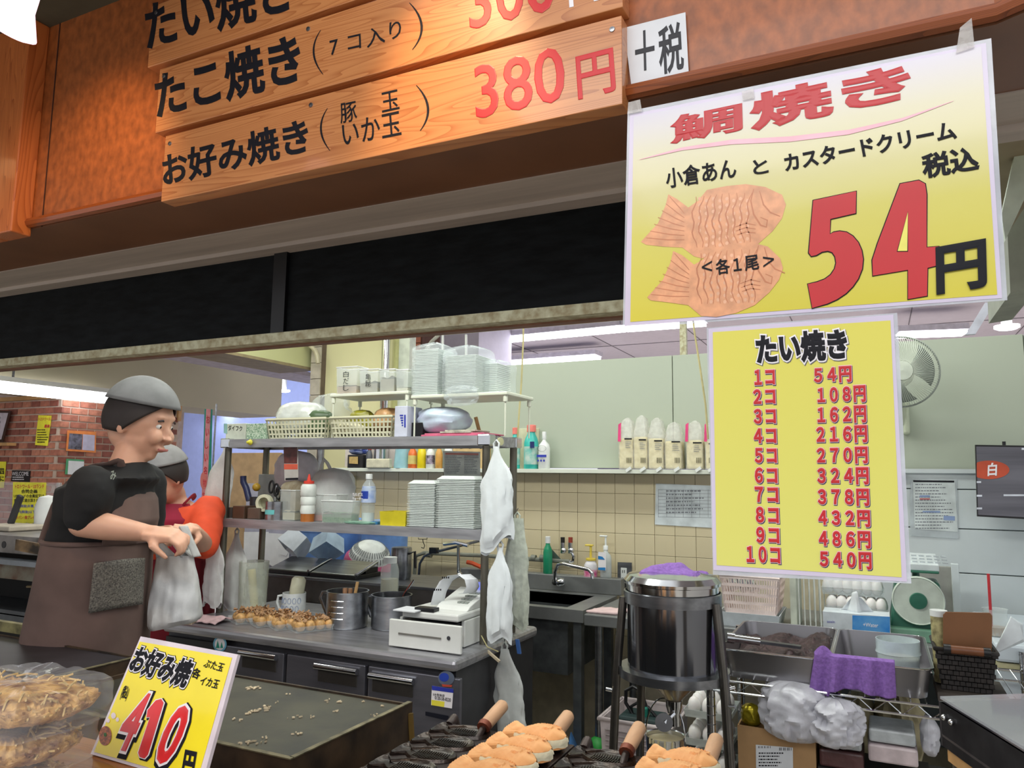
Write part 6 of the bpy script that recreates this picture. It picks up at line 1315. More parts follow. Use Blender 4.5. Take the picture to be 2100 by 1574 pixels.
# pail of batter below
zp0 = tz(1574)
pc = Vector((XA(1366, 2.10, .5), 2.10, 0)); prr = (XA(1406, 2.10, .55)-XA(1328, 2.10, .55))/2; pz1 = ZA(1506, pc.x, 2.10); pz0 = pz1-.16
t = T('batter_pail', 'small steel pail full of cream batter under the tank spout', 'pail', (pc.x, pc.y, pz0))
MB().lathe((pc.x, pc.y, pz0), [(1e-5, 0), (prr*.85, 0), (prr, .155), (prr*1.04, .16), (prr*.97, .158), (prr*.83, .01)], 30).build('pail', CHROME, t)
MB().lathe((pc.x, pc.y, pz0), [(prr*.97, .148), (prr*.5, .153), (1e-5, .152)], 30).build('batter', M('batter_cream', (214, 200, 156), .35), t)
MB().tube([pc+Vector((prr*math.cos(a)*1.05, -.0, pz1+.105*math.sin(a)-.01)) for a in [i*math.pi/14 for i in range(15)]], .002, 6).build('bail', CHROME, t)
m = MB()
for (dx, L_) in ((.012, .06), (-.02, .02), (-.03, .014), (.03, .03), (-.005, .016)): m.tube([pc+Vector((dx, -math.sqrt(max(0, prr**2-dx**2))-.001, pz1-.002)), pc+Vector((dx, -math.sqrt(max(0, prr**2-dx**2))*.97-.002, pz1-L_))], .003, 6)
m.build('drips', M('batter_cream', (214, 200, 156), .35), t)
# step stool carrying the pail
o = MB().box(pc.x-.12, pc.x+.10, pc.y-.10, pc.y+.12, pz0-.02, pz0).box(pc.x-.11, pc.x-.09, pc.y-.09, pc.y+.11, 0, pz0-.02).box(pc.x+.07, pc.x+.09, pc.y-.09, pc.y+.11, 0, pz0-.02).build('pail_stand', STEELD, bevel=.002); tag(o, 'small steel stand holding the batter pail', 'stand')
# ============================================================ WIRE SHELF WITH STEEL TRAYS
sz = .775; SX0, SX1 = -.455, .36; SY0, SY1 = 2.30, 2.84
t = T('wire_shelf', 'chrome wire shelving unit carrying two deep steel trays', 'shelf', ((SX0+SX1)/2, 2.55, 0))
for (x, y) in ((SX0-.01, SY0+.015), (SX1+.02, SY0+.015), (SX0-.01, SY1), (SX1+.02, SY1)):
    MB().cyl((x, y, 0), (x, y, sz+.06), .0125, n=14).build('post', CHROME, t)
    m = MB()
    for i in range(34): m.lathe((x, y, sz+.05-i*.0255), [(.0132, -.001), (.0128, 0), (.0132, .001)], 12)
    m.build('groove_rings', STEELD, t)['kind'] = 'stuff'
for z in (sz, .29):
    m = MB()
    for y in (SY0, SY1): m.tube([(SX0, y, z), (SX1+.02, y, z)], .0035, 6).tube([(SX0, y, z-.03), (SX1+.02, y, z-.03)], .0035, 6)
    for x in (SX0, SX1+.02): m.tube([(x, SY0, z), (x, SY1, z)], .0035, 6).tube([(x, SY0, z-.03), (x, SY1, z-.03)], .0035, 6)
    n = 12; m.tube([(SX0+(SX1+.02-SX0)*i/(2*n), SY0, z-(0 if i % 2 else .03)) for i in range(2*n+1)], .002, 5)
    m.build('frame', CHROME, t); m = MB()
    for i in range(24): x = SX0+(SX1-SX0+.02)*i/23; m.cyl((x, SY0, z+.003), (x, SY1, z+.003), .0018, n=5)
    m.build('wires', CHROME, t)['kind'] = 'stuff'
zr = .895-.02
def pan(label, xa, xb, ya, yb, z0, z1, name='steel_tray'):
    t = T(name, label, 'tray', ((xa+xb)/2, (ya+yb)/2, z0)); m = MB(); n = 6; r = .035
    def ring(e, z, rr):
        pts = []
        for (cx, cy, a0) in ((xb-rr-e, yb-rr-e, 0), (xa+rr+e, yb-rr-e, 90), (xa+rr+e, ya+rr+e, 180), (xb-rr-e, ya+rr+e, 270)):
            for i in range(n+1): a = math.radians(a0+90*i/n); pts.append(Vector((cx+rr*math.cos(a), cy+rr*math.sin(a), z)))
        return pts
    R_ = [ring(.012, z0, r), ring(0, z1, r), ring(-.006, z1, r), ring(-.006, z1-.003, r)]
    k = len(R_[0]); vs = [p for rg in R_ for p in rg]; fs = [tuple(range(k))]+[(a*k+i, a*k+(i+1) % k, (a+1)*k+(i+1) % k, (a+1)*k+i) for a in range(3) for i in range(k)]
    m.add(vs, fs, True); m.build('pan', M('pan_steel', (160, 158, 162), .30, .92, var=.08, scale=3), t, solid=.0015)
    e = MB(); e.tube(ring(-.006, z1-.001, r), .0022, 6, close=True); e.build('rim', CHROME, t); return t
y_f = 2.315; z1 = .86
pyr = 1345
xa = -.447; xm = XA(1703, y_f, .85); xb = XA(1912, y_f, .85)
z1 = ZA(1347, -.2, y_f)
p1 = pan('left steel tray filled with dark red bean paste', xa+.012, xm-.006, y_f, 2.80, sz+.006, z1)
p2 = pan('right steel tray holding a round plastic tub', xm+.006, xb, y_f+.01, 2.80, sz+.006, z1)
BEAN = M('bean_paste', (62, 42, 44), .5, var=.3, scale=90, bump=1)
o = MB().grid(lambda u, v: Vector((xa+.022+(xm-xa-.04)*u, y_f+.012+(2.79-y_f-.03)*v, z1-.045+.045*noise.noise(Vector((u*3+2, v*3, 0)))+.012*noise.noise(Vector((u*14, v*14, 4)))+.03*(u)*(1-abs(v-.5)))), 40, 46).build('bean_paste', BEAN); tag(o, 'mound of dark red bean paste in the left steel tray', 'food', kind='stuff')
# scoop tool across left tray
a = P(1498, 1307, z=z1+.012); b = P(1640, 1326, z=z1-.01)
t = T('paste_spreader', 'steel scoop with round end resting across the bean paste tray', 'scoop', (a+b)/2)
MB().cyl(a, a+(b-a)*.42, .012, n=18).build('handle', CHROME, t); MB().obox(a+(b-a)*.7, (b-a)*.32, Vector((0, .012, 0)), Vector((0, 0, .004))).build('blade', STEELD, t); MB().cyl(a-(b-a).normalized()*.012, a+(b-a)*.05, .016, n=18).build('end_knob', CHROME, t)
# round tub
t = T('round_tub', 'round translucent tub of pale cream in the right tray', 'tub', P(1840, 1340, z=z1-.03)); x0, x1 = XA(1797, 2.42, .85), XA(1890, 2.42, .85); rr = (x1-x0)/2; c = ((x0+x1)/2, 2.40+rr*.6, sz+.008); hh = ZA(1310, c[0], c[1])-c[2]
MB().lathe(c, [(1e-5, 0), (rr*.85, 0), (rr*.97, hh*.7), (rr*1.03, hh*.72), (rr*.99, hh*.78), (rr, hh), (rr*.96, hh), (rr*.93, hh*.7), (rr*.82, .003)], 36).build('tub', M('tub_frost', (206, 220, 226), .25, alpha=.6), t)
MB().lathe(c, [(rr*.80, .004), (rr*.92, hh*.62), (rr*.5, hh*.66), (1e-5, hh*.64)], 30).build('cream', M('cream_fill', (216, 210, 180), .6, var=.08, bump=.5), t)
# purple towel on the trays' front edge
tx0 = XA(1672, y_f-.02, .8); tx1 = XA(1838, y_f-.02, .8)
def tw(u, v):
    x = tx0+(tx1-tx0)*u; fold = .010*math.sin(u*16)*(1-u*.6)+.006*math.sin(u*31+2)
    if v < .2: 
        w = v/.2; return Vector((x+.0*w, y_f+.045*(1-w)-.012, z1+.006+.010*math.sin(math.pi*w*.5)+(.018 if u < .22 else 0)*math.sin(u/.22*math.pi)))
    w = (v-.2)/.8; return Vector((x-.018*w*(1-u), y_f-.016+fold*(.4+w), z1+.012-(z1-ZA(1425, (tx0+tx1)/2, y_f)+.0)*w-.006*math.sin(u*9)*w-(.014 if u < .25 else 0)*w))
o = MB().grid(tw, 44, 30).build('purple_towel', PT, solid=.005); tag(o, 'purple towel hanging over the front edges of the steel trays', 'towel')
# dark woven basket with clipboard, tin, napkins
YW = 2.36; zW = sz+.006
x0, x1 = XA(1922, YW, .80), XA(2052, YW, .80); zr_ = ZA(1335, (x0+x1)/2, YW); zb_ = ZA(1422, (x0+x1)/2, YW)
t = T('woven_basket', 'black woven basket with wooden handle right of the steel trays', 'basket', ((x0+x1)/2, YW+.08, zb_)); WV = M('weave_black', (40, 34, 32), .6, var=.3, scale=60, bump=.4)
m = MB(); m.frus(((x0+x1)/2, YW+.085, zb_), (x1-x0)*.80, .12, (x1-x0)*.97, .16, zr_-zb_, t=.003); m.build('lining', M('lining_black', (24, 20, 20), .7), t)
m = MB(); W_ = x1-x0; H_ = zr_-zb_; cx = (x0+x1)/2
for r in range(8):
    for k in range(9):
        s_ = (r+.5)/8; w = W_*(.80+.18*s_); x = cx-w/2+w*(k+.5*(r % 2)+.25)/9; y = YW+.085-(.06+.02*s_)-.003
        if x < cx+w/2: m.obox((x, y-.0015, zb_+H_*s_), (w/19, 0, 0), (0, .003, 0), (0, 0, H_/19))
m.build('weave', WV, t, bevel=.001)['kind'] = 'stuff'
m = MB(); m.tube([(x0, YW, zr_), (x1, YW, zr_), (x1, YW+.165, zr_), (x0, YW+.165, zr_)], .006, 8, close=True); m.build('rim', WV, t)
MB().cyl((x0+.035, YW-.012, zr_+.004), (x1-.03, YW-.012, zr_+.004), .011, n=14).build('handle', M('handle_wood', (120, 72, 44), .4), t)
for x in (x0+.028, x1-.024): MB().cyl((x-.008, YW-.012, zr_+.004), (x+.008, YW-.012, zr_+.004), .0125, n=12).build('handle_strap', BLACK, t)
o_ = MB().box(x0+.0, x1+.02, YW-.02, YW+.18, sz+.005, zb_).build('shelf_box', M('shelf_carton', (70, 62, 56), .7)) if zb_ > sz+.02 else None
if o_: tag(o_, 'dark low box under the black woven basket', 'box')
f = planeY(YW+.04); m = MB(); m.prism([f(1934, 1336), f(2034, 1342), f(2035, 1262), f(2030, 1256), f(1940, 1254), f(1934, 1260)], (0, .004, 0)); o = m.build('clipboard', M('hardboard_brown', (124, 82, 50), .5, var=.1, scale=8), bevel=.001); tag(o, 'brown hardboard clipboard back standing in the woven basket', 'clipboard')
t = T('tea_canister', 'tan patterned canister with white lid behind the clipboard', 'canister', (XA(1930, YW+.06, .9), YW+.08, zb_)); f = planeY(YW+.06); xq0, xq1 = XA(1912, YW+.06, .9), XA(1948, YW+.06, .9)
MB().lathe(((xq0+xq1)/2, YW+.085, zb_+.004), [(1e-5, 0), ((xq1-xq0)/2*.9, 0), ((xq1-xq0)/2, ZA(1264, xq0, YW+.06)-zb_-.004)], 24).build('canister', M('canister_tan', (190, 180, 130), .5, scale=50, col2=(110, 100, 70)), t); zz_ = ZA(1264, xq0, YW+.06)
MB().lathe(((xq0+xq1)/2, YW+.085, zz_), [((xq1-xq0)/2*1.04, 0), ((xq1-xq0)/2*1.04, .016), (1e-5, .017)], 24).build('lid', WHITE, t)
for k in range(3):
    f = planeY(YW+.075+.012*k); d = k*3
    m = MB(); m.prism([f(2036, 1342-d*0), f(2100, 1310+d), f(2092+d, 1280), f(2074, 1264)], (0, .010, 0)); o = m.build('paper_sleeve', M('sleeve_paper', (226, 234, 238), .6), bevel=.001); tag(o, 'white folded paper sleeve fanning out right of the clipboard', 'paper', 'white paper sleeves in the woven basket'); o['label'] = ('front', 'middle', 'rearmost')[k]+' white folded paper sleeve right of the clipboard'
# things on the lower shelf: cartons, bags
YC = 2.325; zc2 = .305
def z_(py, Y, px): return ZA(py, XA(px, Y, .5), Y)
CARD = M('carton_brown', (178, 140, 96), .7, var=.05)
t = T('cardboard_box', 'open brown cardboard box with a shipping label', 'box', (XA(1595, YC, .5), YC+.12, .01)); x0, x1 = XA(1515, YC, .5), XA(1676, YC, .5); zt1 = z_(1497, YC, 1595)
m = MB(); m.frus(((x0+x1)/2, YC+.11, .295), x1-x0, .22, x1-x0, .22, zt1-.295, t=.004); m.build('carton', CARD, t); f = planeY(YC-.001)
m = MB(); quad(m, f, [(1551, 1600), (1627, 1604), (1626, 1532), (1550, 1526)], .0004, .0004); m.build('shipping_label', PAPER, t)
m = MB()
for i in range(14):
    if i % 3: quad(m, f, [(1553+i*2, 1533), (1554+i*2, 1533), (1554+i*2, 1529), (1553+i*2, 1529)], .0012)
    if i % 4: quad(m, f, [(1596+i*2, 1538), (1597+i*2, 1538), (1597+i*2, 1532), (1596+i*2, 1532)], .0012)
m.build('bar_marks', INK, t)['kind'] = 'stuff'
lines(t, f, 1556, 1620, 1542, 1574, 5, seed=12, hh=.4, off=.0012, mat=INK)
blob('plastic_bag', 'big crumpled grey-white plastic bag on the open cardboard box', 'bag', 1556, 1700, 1410, YC-.075, zt1-.02, .15, M('film_greyish', (222, 222, 230), .3, var=.12, bump=.9, scale=20, alpha=.9), 41, .34, nu=60, nv=40)
blob('plastic_bag', 'pointed end of grey plastic bag spreading right over the carton', 'bag', 1655, 1768, 1440, YC-.08, zt1-.015, .12, M('film_greyish', (222, 222, 230), .3, var=.12, bump=.9, scale=20, alpha=.9), 47, .5, nu=60, nv=40)
o = blob('gold_packet', 'shiny gold-green foil packet standing on the cardboard box', 'packet', 1518, 1560, 1445, YC+.01, zt1-.01, .05, M('foil_gold', (176, 160, 40), .2, .7, bump=.3), 43, .2)
rb = M('sack_paper', (176, 166, 130), .7, var=.12, bump=1, scale=16)
blob('flour_sack', 'crumpled beige paper sacks under the right steel tray', 'sack', 1730, 1800, 1432, 2.58, .47, .20, rb, 51, .35, nu=44, nv=30); blob('flour_sack', 'crumpled beige sack with green print under the right tray', 'sack', 1790, 1905, 1428, 2.58, .47, .20, rb, 52, .3, nu=44, nv=30)
o = MB().box(SX0+.02, SX1-.02, 2.57, 2.82, .296, .468).build('storage_crate', M('crate_dark', (52, 50, 48), .6), bevel=.004); tag(o, 'dark crate on the lower wire shelf under the sacks', 'crate')
def pk_(name, label, a, b, yt, Y, h, mt, seed):
    x0, x1 = XA(a, Y, .5), XA(b, Y, .5); zt1 = z_(yt, Y, (a+b)/2); o = MB().box(x0, x1, Y, Y+.13, zt1-h, zt1).build(name, mt, bevel=.006); tag(o, label, 'packet'); return o
PKT = M('packet_grey', (190, 196, 198), .25, bump=.5, scale=30, var=.08); AZ = M('packet_brown', (92, 60, 60), .3, bump=.5, scale=30)
for (a, b, yt, lb, s_) in ((1686, 1772, 1508, 'clear packet of dark bean paste right of the carton', 1), (1788, 1886, 1498, 'pale wrapped packet block right of the bean packet', 2)):
    pk_('wrapped_packet', lb+', upper', a, b, yt, 2.335, .035, PKT, s_); pk_('wrapped_packet', lb+', lower', a-3, b+3, yt+33, 2.33, .045, AZ if s_ == 1 else M('packet_pinkish', (206, 190, 192), .3, bump=.4, scale=30), s_)
xa_, xb_ = XA(1682, 2.32, .4), XA(1920, 2.32, .4); zz_ = z_(1531, 2.215, 1730)-.045
o = MB().box(xa_, xb_, 2.325, 2.50, .296, min(z_(1541, 2.33, 1730), z_(1531, 2.33, 1837))-.046).build('packet_bench', M('bench_dark', (44, 42, 42), .6)); tag(o, 'dark low stand below the wrapped packets', 'stand')
blob('plastic_bag', 'clear crumpled bag between the packets and the glass case', 'bag', 1890, 1930, 1478, 2.33, z_(1560, 2.33, 1910), .10, M('film_greyish', (222, 222, 230), .3), 44, .3)
# crate with cable tester, lower left of tank
xs0, xs1 = XA(1238, 2.75, .4), XA(1380, 2.75, .4); zt1 = ZA(1477, (xs0+xs1)/2, 2.75)
t = T('plastic_crate', 'pale pink plastic crate on the floor under the steel table', 'crate', ((xs0+xs1)/2, 2.85, 0)); CRP = M('crate_pinkish', (196, 184, 184), .5)
MB().frus(((xs0+xs1)/2, 2.85, 0), (xs1-xs0)*.8, .24, xs1-xs0, .28, zt1, t=.004).build('shell', CRP, t)
MB().tube([(xs0-.005, 2.71, zt1), (xs1+.005, 2.71, zt1), (xs1+.005, 2.99, zt1), (xs0-.005, 2.99, zt1)], .008, 8, close=True).build('rim', CRP, t)
m = MB()
for i in range(22): m.box(xs0+.02, xs1-.02, 2.702+.0005*i, 2.716, zt1-.03-i*.018-.003, zt1-.03-i*.018)
m.build('ribs', M('crate_rib', (170, 160, 160), .5), t)['kind'] = 'stuff'
f = planeY(2.85); t = T('cable_tool', 'green plug tool with looping black cable in the pink crate', 'tool', (f(1330, 1450).x, 2.85, zt1-.05))
MB().tube([f(1345, 1480), f(1300, 1468), f(1283, 1440), f(1284, 1415), f(1298, 1407), f(1315, 1416), f(1322, 1440), f(1330, 1462)], .007, 8).build('cable', BLACK, t); MB().tube([f(1335, 1478), f(1298, 1464), f(1294, 1448), f(1306, 1441), f(1330, 1450), f(1350, 1475)], .006, 8).build('cable', BLACK, t)
MB().box(f(1313, 1450).x, f(1330, 1450).x, 2.83, 2.87, f(1320, 1482).z, f(1320, 1447).z).build('grip', M('tool_green', (26, 116, 100), .4), t, bevel=.006); MB().box(f(1275, 1470).x, f(1360, 1470).x, 2.80, 2.93, zt1-.06, zt1-.008).build('base', M('tool_dark', (28, 50, 50), .6), t, bevel=.01)
# blue round basins stored under the table, green ball
for i, (px, a) in enumerate(((1142, 0), (1175, 0))):
    q = P(px, 1462, Y=2.98+.0); o = MB().lathe((q.x, 3.02, .22), [(1e-5, 0), (.10, .0), (.15, .03), (.152, .032), (.148, .034), (.10, .006), (1e-5, .006)], 36, (-.95, -.3, .05)).build('plastic_basin', M('basin_blue', (76, 128, 190), .45)); o.location.z = -.22+.16+.0; tag(o, ('blue-grey', 'blue')[i]+' round basin standing on edge under the sink, '+('left', 'right')[i], 'basin')
q = P(1226, 1462, Y=3.0); o = MB().ball((q.x, 3.0, .235+.045), .045).build('green_ball', M('ball_green', (30, 140, 50), .5)); tag(o, 'bright green ball-shaped sponge on the table lower shelf', 'sponge')
# lower egg trays under table at right of the tank
xg0, xg1 = XA(1408, 2.62, .4), XA(1500, 2.62, .4); ep = .047
for L in range(3):
    zb_ = [ .235, .30, .365][L]; zb_ = ZA(1560-58*L+10, (xg0+xg1)/2, 2.62)-.03
    o = MB().frus(((xg0+xg1)/2, 2.70, zb_), (xg1-xg0), .17, (xg1-xg0)+.01, .18, .024, t=.002).build('egg_tray', M('egg_tray_clear', (206, 212, 210), .15, alpha=.5)); tag(o, ('lowest', 'middle', 'top')[L]+' clear egg tray on the crate right of the batter tank', 'carton')
    for i in range(int((xg1-xg0)/ep)):
        for j in range(3): egg(xg0+ep*(i+.5), 2.645+j*.05, zb_+.03, ORD[i]+' egg from the left, '+ORD[j]+' row, '+('lowest', 'middle', 'top')[L]+' tray right of the batter tank', 'eggs in the trays right of the batter tank')
    zlow = zb_ if L == 0 else zlow
o = MB().box(xg0-.005, xg1+.005, 2.61, 2.79, .0, zlow).build('egg_crate', M('crate_grey', (110, 108, 104), .6)); tag(o, 'grey crate supporting the clear egg trays on the floor', 'crate')
o = bxt('white_canister', 'tall white plastic canister under the table behind the tank legs', 'canister', 1432, 1480, 1392, 2.84, 0, .12, M('canister_white', (176, 182, 178), .5)); 
# ============================================================ FRONT COUNTER
zg = .88
CW = wood('counter_wood', (186, 124, 74), (150, 92, 50), 'X', 1, .35, .3)
o = MB().box(-1.6, -.83, .42, .80, .915, .952).build('wooden_counter', CW, bevel=.002); tag(o, 'varnished wooden serving counter carrying the packs and price card', 'counter')
o['label'] = 'varnished wooden serving ledge under the okonomiyaki packs and price card'
MB().box(-1.58, -.85, .45, .78, 0, .915).build('front_panel', wood('panel_wood', (150, 96, 56), (116, 70, 38), 'Z', 1), o)
# griddles
GS = M('griddle_iron', (72, 70, 56), .42, .25, var=.35, scale=8, bump=.25, col2=(38, 38, 36)); GD = M('griddle_side', (78, 60, 42), .6, .3, var=.5, scale=14, bump=.5, col2=(36, 28, 22)); RIMG = M('griddle_rim', (120, 112, 86), .5, .4, var=.3, scale=40)
def griddle(name, label, x0, x1, y0, y1, z, surf, front_h=.11, holes=True):
    t = T(name, label, 'griddle', ((x0+x1)/2, (y0+y1)/2, 0))
    MB().box(x0, x1, y0, y1, z-.02, z-.008).build('cooking_plate', surf, t)
    m = MB(); m.box(x0, x1, y0-.006, y0, z-.075, z).box(x0, x1, y1, y1+.006, z-.075, z-.004).box(x0-.006, x0, y0-.006, y1+.006, z-.075, z).box(x1, x1+.006, y0-.006, y1+.006, z-.075, z); m.build('rim_wall', GD, t)
    m = MB(); m.box(x0-.007, x1+.007, y0-.008, y0+.002, z, z+.002).box(x1-.002, x1+.008, y0, y1, z, z+.002); m.build('rim_edge', RIMG, t)
    MB().box(x0+.01, x1+.012, y0+.008, y1-.01, z-.16, z-.0751).box(x0+.01, x1-.006, y0+.008, y1-.01, z-.075, z-.02).build('burner_box', GD, t)
    MB().box(x0+.02, x1-.02, y0+.03, y1-.03, 0, z-.16).build('stand', M('stand_black', (26, 24, 22), .6), t)
    if holes:
        for i in range(11): 
            y = y0+.03+i*.031; MB().lathe((x1+.0125, y, z-.105), [(.0085, 0), (.0085, .001), (1e-5, .0012)], 12, (1, 0, 0)).build('vent_hole', BLACK, t)
    return t
g1 = griddle('griddle', 'dark steel griddle behind the price card with food scraps', -1.62, -.905, 1.035, 1.39, zg, GS)
rnd = random.Random(3); m = MB()
for (px, py, sc) in ((523, 1410, 1.2), (672, 1436, .8), (698, 1438, .9), (525, 1458, 1), (545, 1450, 1.4), (484, 1477, .9), (600, 1472, .8), (640, 1470, .7), (507, 1521, 1), (607, 1504, .9), (540, 1522, .8), (787, 1448, .6), (768, 1466, .8), (690, 1458, .5), (590, 1423, .5), (568, 1440, .6), (550, 1511, .6), (749, 1438, .6), (618, 1468, .6), (512, 1462, 1.0)):
    q = P(px, py, z=zg-.007)
    for k in range(4 if sc < 1 else 9):
        p_ = q+Vector((rnd.gauss(0, .006*sc), rnd.gauss(0, .006*sc), 0)); m.obox(p_+Vector((0, 0, .001)), Vector((rnd.uniform(.0008, .0028)*sc, rnd.uniform(-.002, .002), 0)), Vector((rnd.uniform(-.001, .001), rnd.uniform(.001, .0025)*sc, 0)), Vector((0, 0, .0012)))
m.build('food_scraps', M('scrap', (220, 202, 170), .7, var=.2), g1)['kind'] = 'stuff'
# drips of grease on the griddle's corner
MB().tube([(-.896, 1.385, zg-.02), (-.893, 1.39, zg-.08), (-.895, 1.38, zg-.13)], .006, 7, flat=.5).build('grease_drip', M('grease', (96, 76, 34), .4, bump=.8), g1)
g2 = griddle('griddle', 'second griddle at far left below the worker', -2.9, -1.74, 1.16, 1.40, zg, M('griddle_blue', (72, 70, 76), .4, .4, var=.3, scale=5, col2=(44, 42, 46)), holes=False)
MB().box(-2.9, -1.63, 1.135, 1.15, zg-.085, zg-.03).build('front_bar', M('bar_blue', (130, 136, 140), .35, .6), g2)
a = P(0, 1352, z=zg+.02); b = P(97, 1318, z=zg+.02)
MB().box(b.x-.9, XA(92, 1.425, .9), 1.417, 1.435, zg-.0, zg+.028).build('splash_bar', M('bar_greasy', (130, 124, 84), .5, .3, var=.4, scale=20), g2)
# ---- taiyaki irons
IR = M('cast_iron', (62, 48, 44), .38, .45, var=.3, scale=22, bump=.5, col2=(34, 26, 26)); IRD = M('mould_iron', (58, 46, 38), .25, .5, var=.4, scale=40, bump=.6, col2=(30, 24, 22))
FO = [(-.5, .10), (-.485, .30), (-.44, .34), (-.36, .22), (-.30, .10), (-.22, .20), (-.10, .36), (.02, .44), (.16, .46), (.30, .40), (.42, .26), (.49, .08), (.5, -.02), (.46, -.14), (.36, -.28), (.22, -.38), (.06, -.43), (-.08, -.40), (-.20, -.28), (-.30, -.14), (-.38, -.26), (-.45, -.36), (-.49, -.30)]
Lf, Wf = .112, .060
def fishpts(c, e=0, L=Lf, W=Wf, z=0): return [Vector((c[0]+p[0]*(L+e), c[1]+p[1]*(W*1.15+e), c[2]+z)) for p in FO]
xI = [-.806, -.6635, -.522, -.380, -.240]; yI0, yI1 = .90, 1.365; zi = .87
cav_mesh = None; irons = []
def bowl(mb, c, depth):
    n = len(FO); rings = []
    for s_, d in ((1.0, .0), (.95, -.5), (.8, -.85), (.5, -1.0), (.2, -1.0)):
        rings.append([Vector((c[0]+p[0]*Lf*(s_ if abs(p[0]) < 2 else 1)+0*.01, c[1]+p[1]*Wf*1.15*s_, c[2]+depth*d)) for p in FO])
    k = len(mb.v); vs = [v for r in rings for v in r]; vs.append(Vector((c[0], c[1], c[2]-depth)))
    mb.add(vs, [(a*n+i, a*n+(i+1) % n, (a+1)*n+(i+1) % n, (a+1)*n+i) for a in range(4) for i in range(n)]+[((4)*n+i, 4*n+(i+1) % n, 5*n) for i in range(n)], True)
for b in range(4):
    x0, x1 = xI[b]+.0015, xI[b+1]-.0015; cx = (x0+x1)/2
    nm = ('leftmost empty cast iron fish mould with wooden handle', 'second cast iron fish mould under the left row of cakes', 'third cast iron fish mould, empty, between the cake rows', 'rightmost cast iron fish mould carrying the right cakes')[b]
    t = T('fish_mould', nm, 'mould', (cx, 1.13, zi-.03), 'cast iron fish moulds in a row')
    # plate with raised ridges round cavities
    MB().box(x0, x1, yI0, yI1, zi-.03, zi-.008).build('plate', IR, t, bevel=.002)
    for k in range(6):
        c = (cx-.004, 1.325-k*.0655, zi-.0075)
        m = MB(); n = len(FO)
        o1 = fishpts(c, .012); o2 = fishpts(c, .006, z=.005); o3 = fishpts(c, .0, z=.004); o4 = fishpts(c, -.006, z=.0015)
        o5 = [Vector((c[0]+p[0]*Lf*.6, c[1]+p[1]*Wf*.6, c[2]+.0005)) for p in FO]
        vs = o1+o2+o3+o4+o5; m.add(vs, [(a*n+i, a*n+(i+1) % n, (a+1)*n+(i+1) % n, (a+1)*n+i) for a in range(4) for i in range(n)]+[tuple(4*n+i for i in range(n))], True)
        for q_ in range(14):
            x = c[0]-.02+.0045*q_; m.tube([Vector((x, c[1]-.018+.003*math.sin(q_), c[2]+.0012)), Vector((x+.003, c[1], c[2]+.002)), Vector((x, c[1]+.018, c[2]+.0012))], .0009, 4)
        m.build('fish_cavity', IRD, t)
    # hinge lug and handle
    MB().tube([(x0+.016, yI1-.004, zi-.012), (x0+.016, yI1+.014, zi-.004), (x0+.016, yI1+.02, zi-.018)], .010, 10).build('hinge_lug', IR, t)
    hx = x1-.036; h0 = Vector((hx, yI1-.05, zi-.012)); h1 = Vector((hx, yI1-.022, zi+.004))
    MB().tube([h0, h1], .007, 10).build('handle_shank', IR, t)
    MB().tube([h1, h1+Vector((0, .004, .001)), h1+Vector((0, .05, .012)), h1+Vector((0, .078, .018)), h1+Vector((0, .084, .0195))], .012, 14, rs=[.010, .0125, .0135, .013, .009]).build('wooden_handle', M('handle_beech', (194, 154, 120), .6, var=.06, scale=12, stretch=(8, 1, 8)), t)
    MB().tube([h1-Vector((0, .004, .002)), h1+Vector((0, .006, .003))], .0135, 12).build('ferrule', M('ferrule_rust', (120, 60, 40), .5, .4), t)
o = MB().box(xI[0]-.03, xI[-1]+.03, .88, 1.33, .80, zi-.031).box(xI[0]-.02, xI[-1]+.02, .90, 1.31, 0, .80).build('mould_stove', M('stove_black', (30, 26, 24), .5, .3), bevel=.002); tag(o, 'black gas stove body under the row of fish moulds', 'stove')
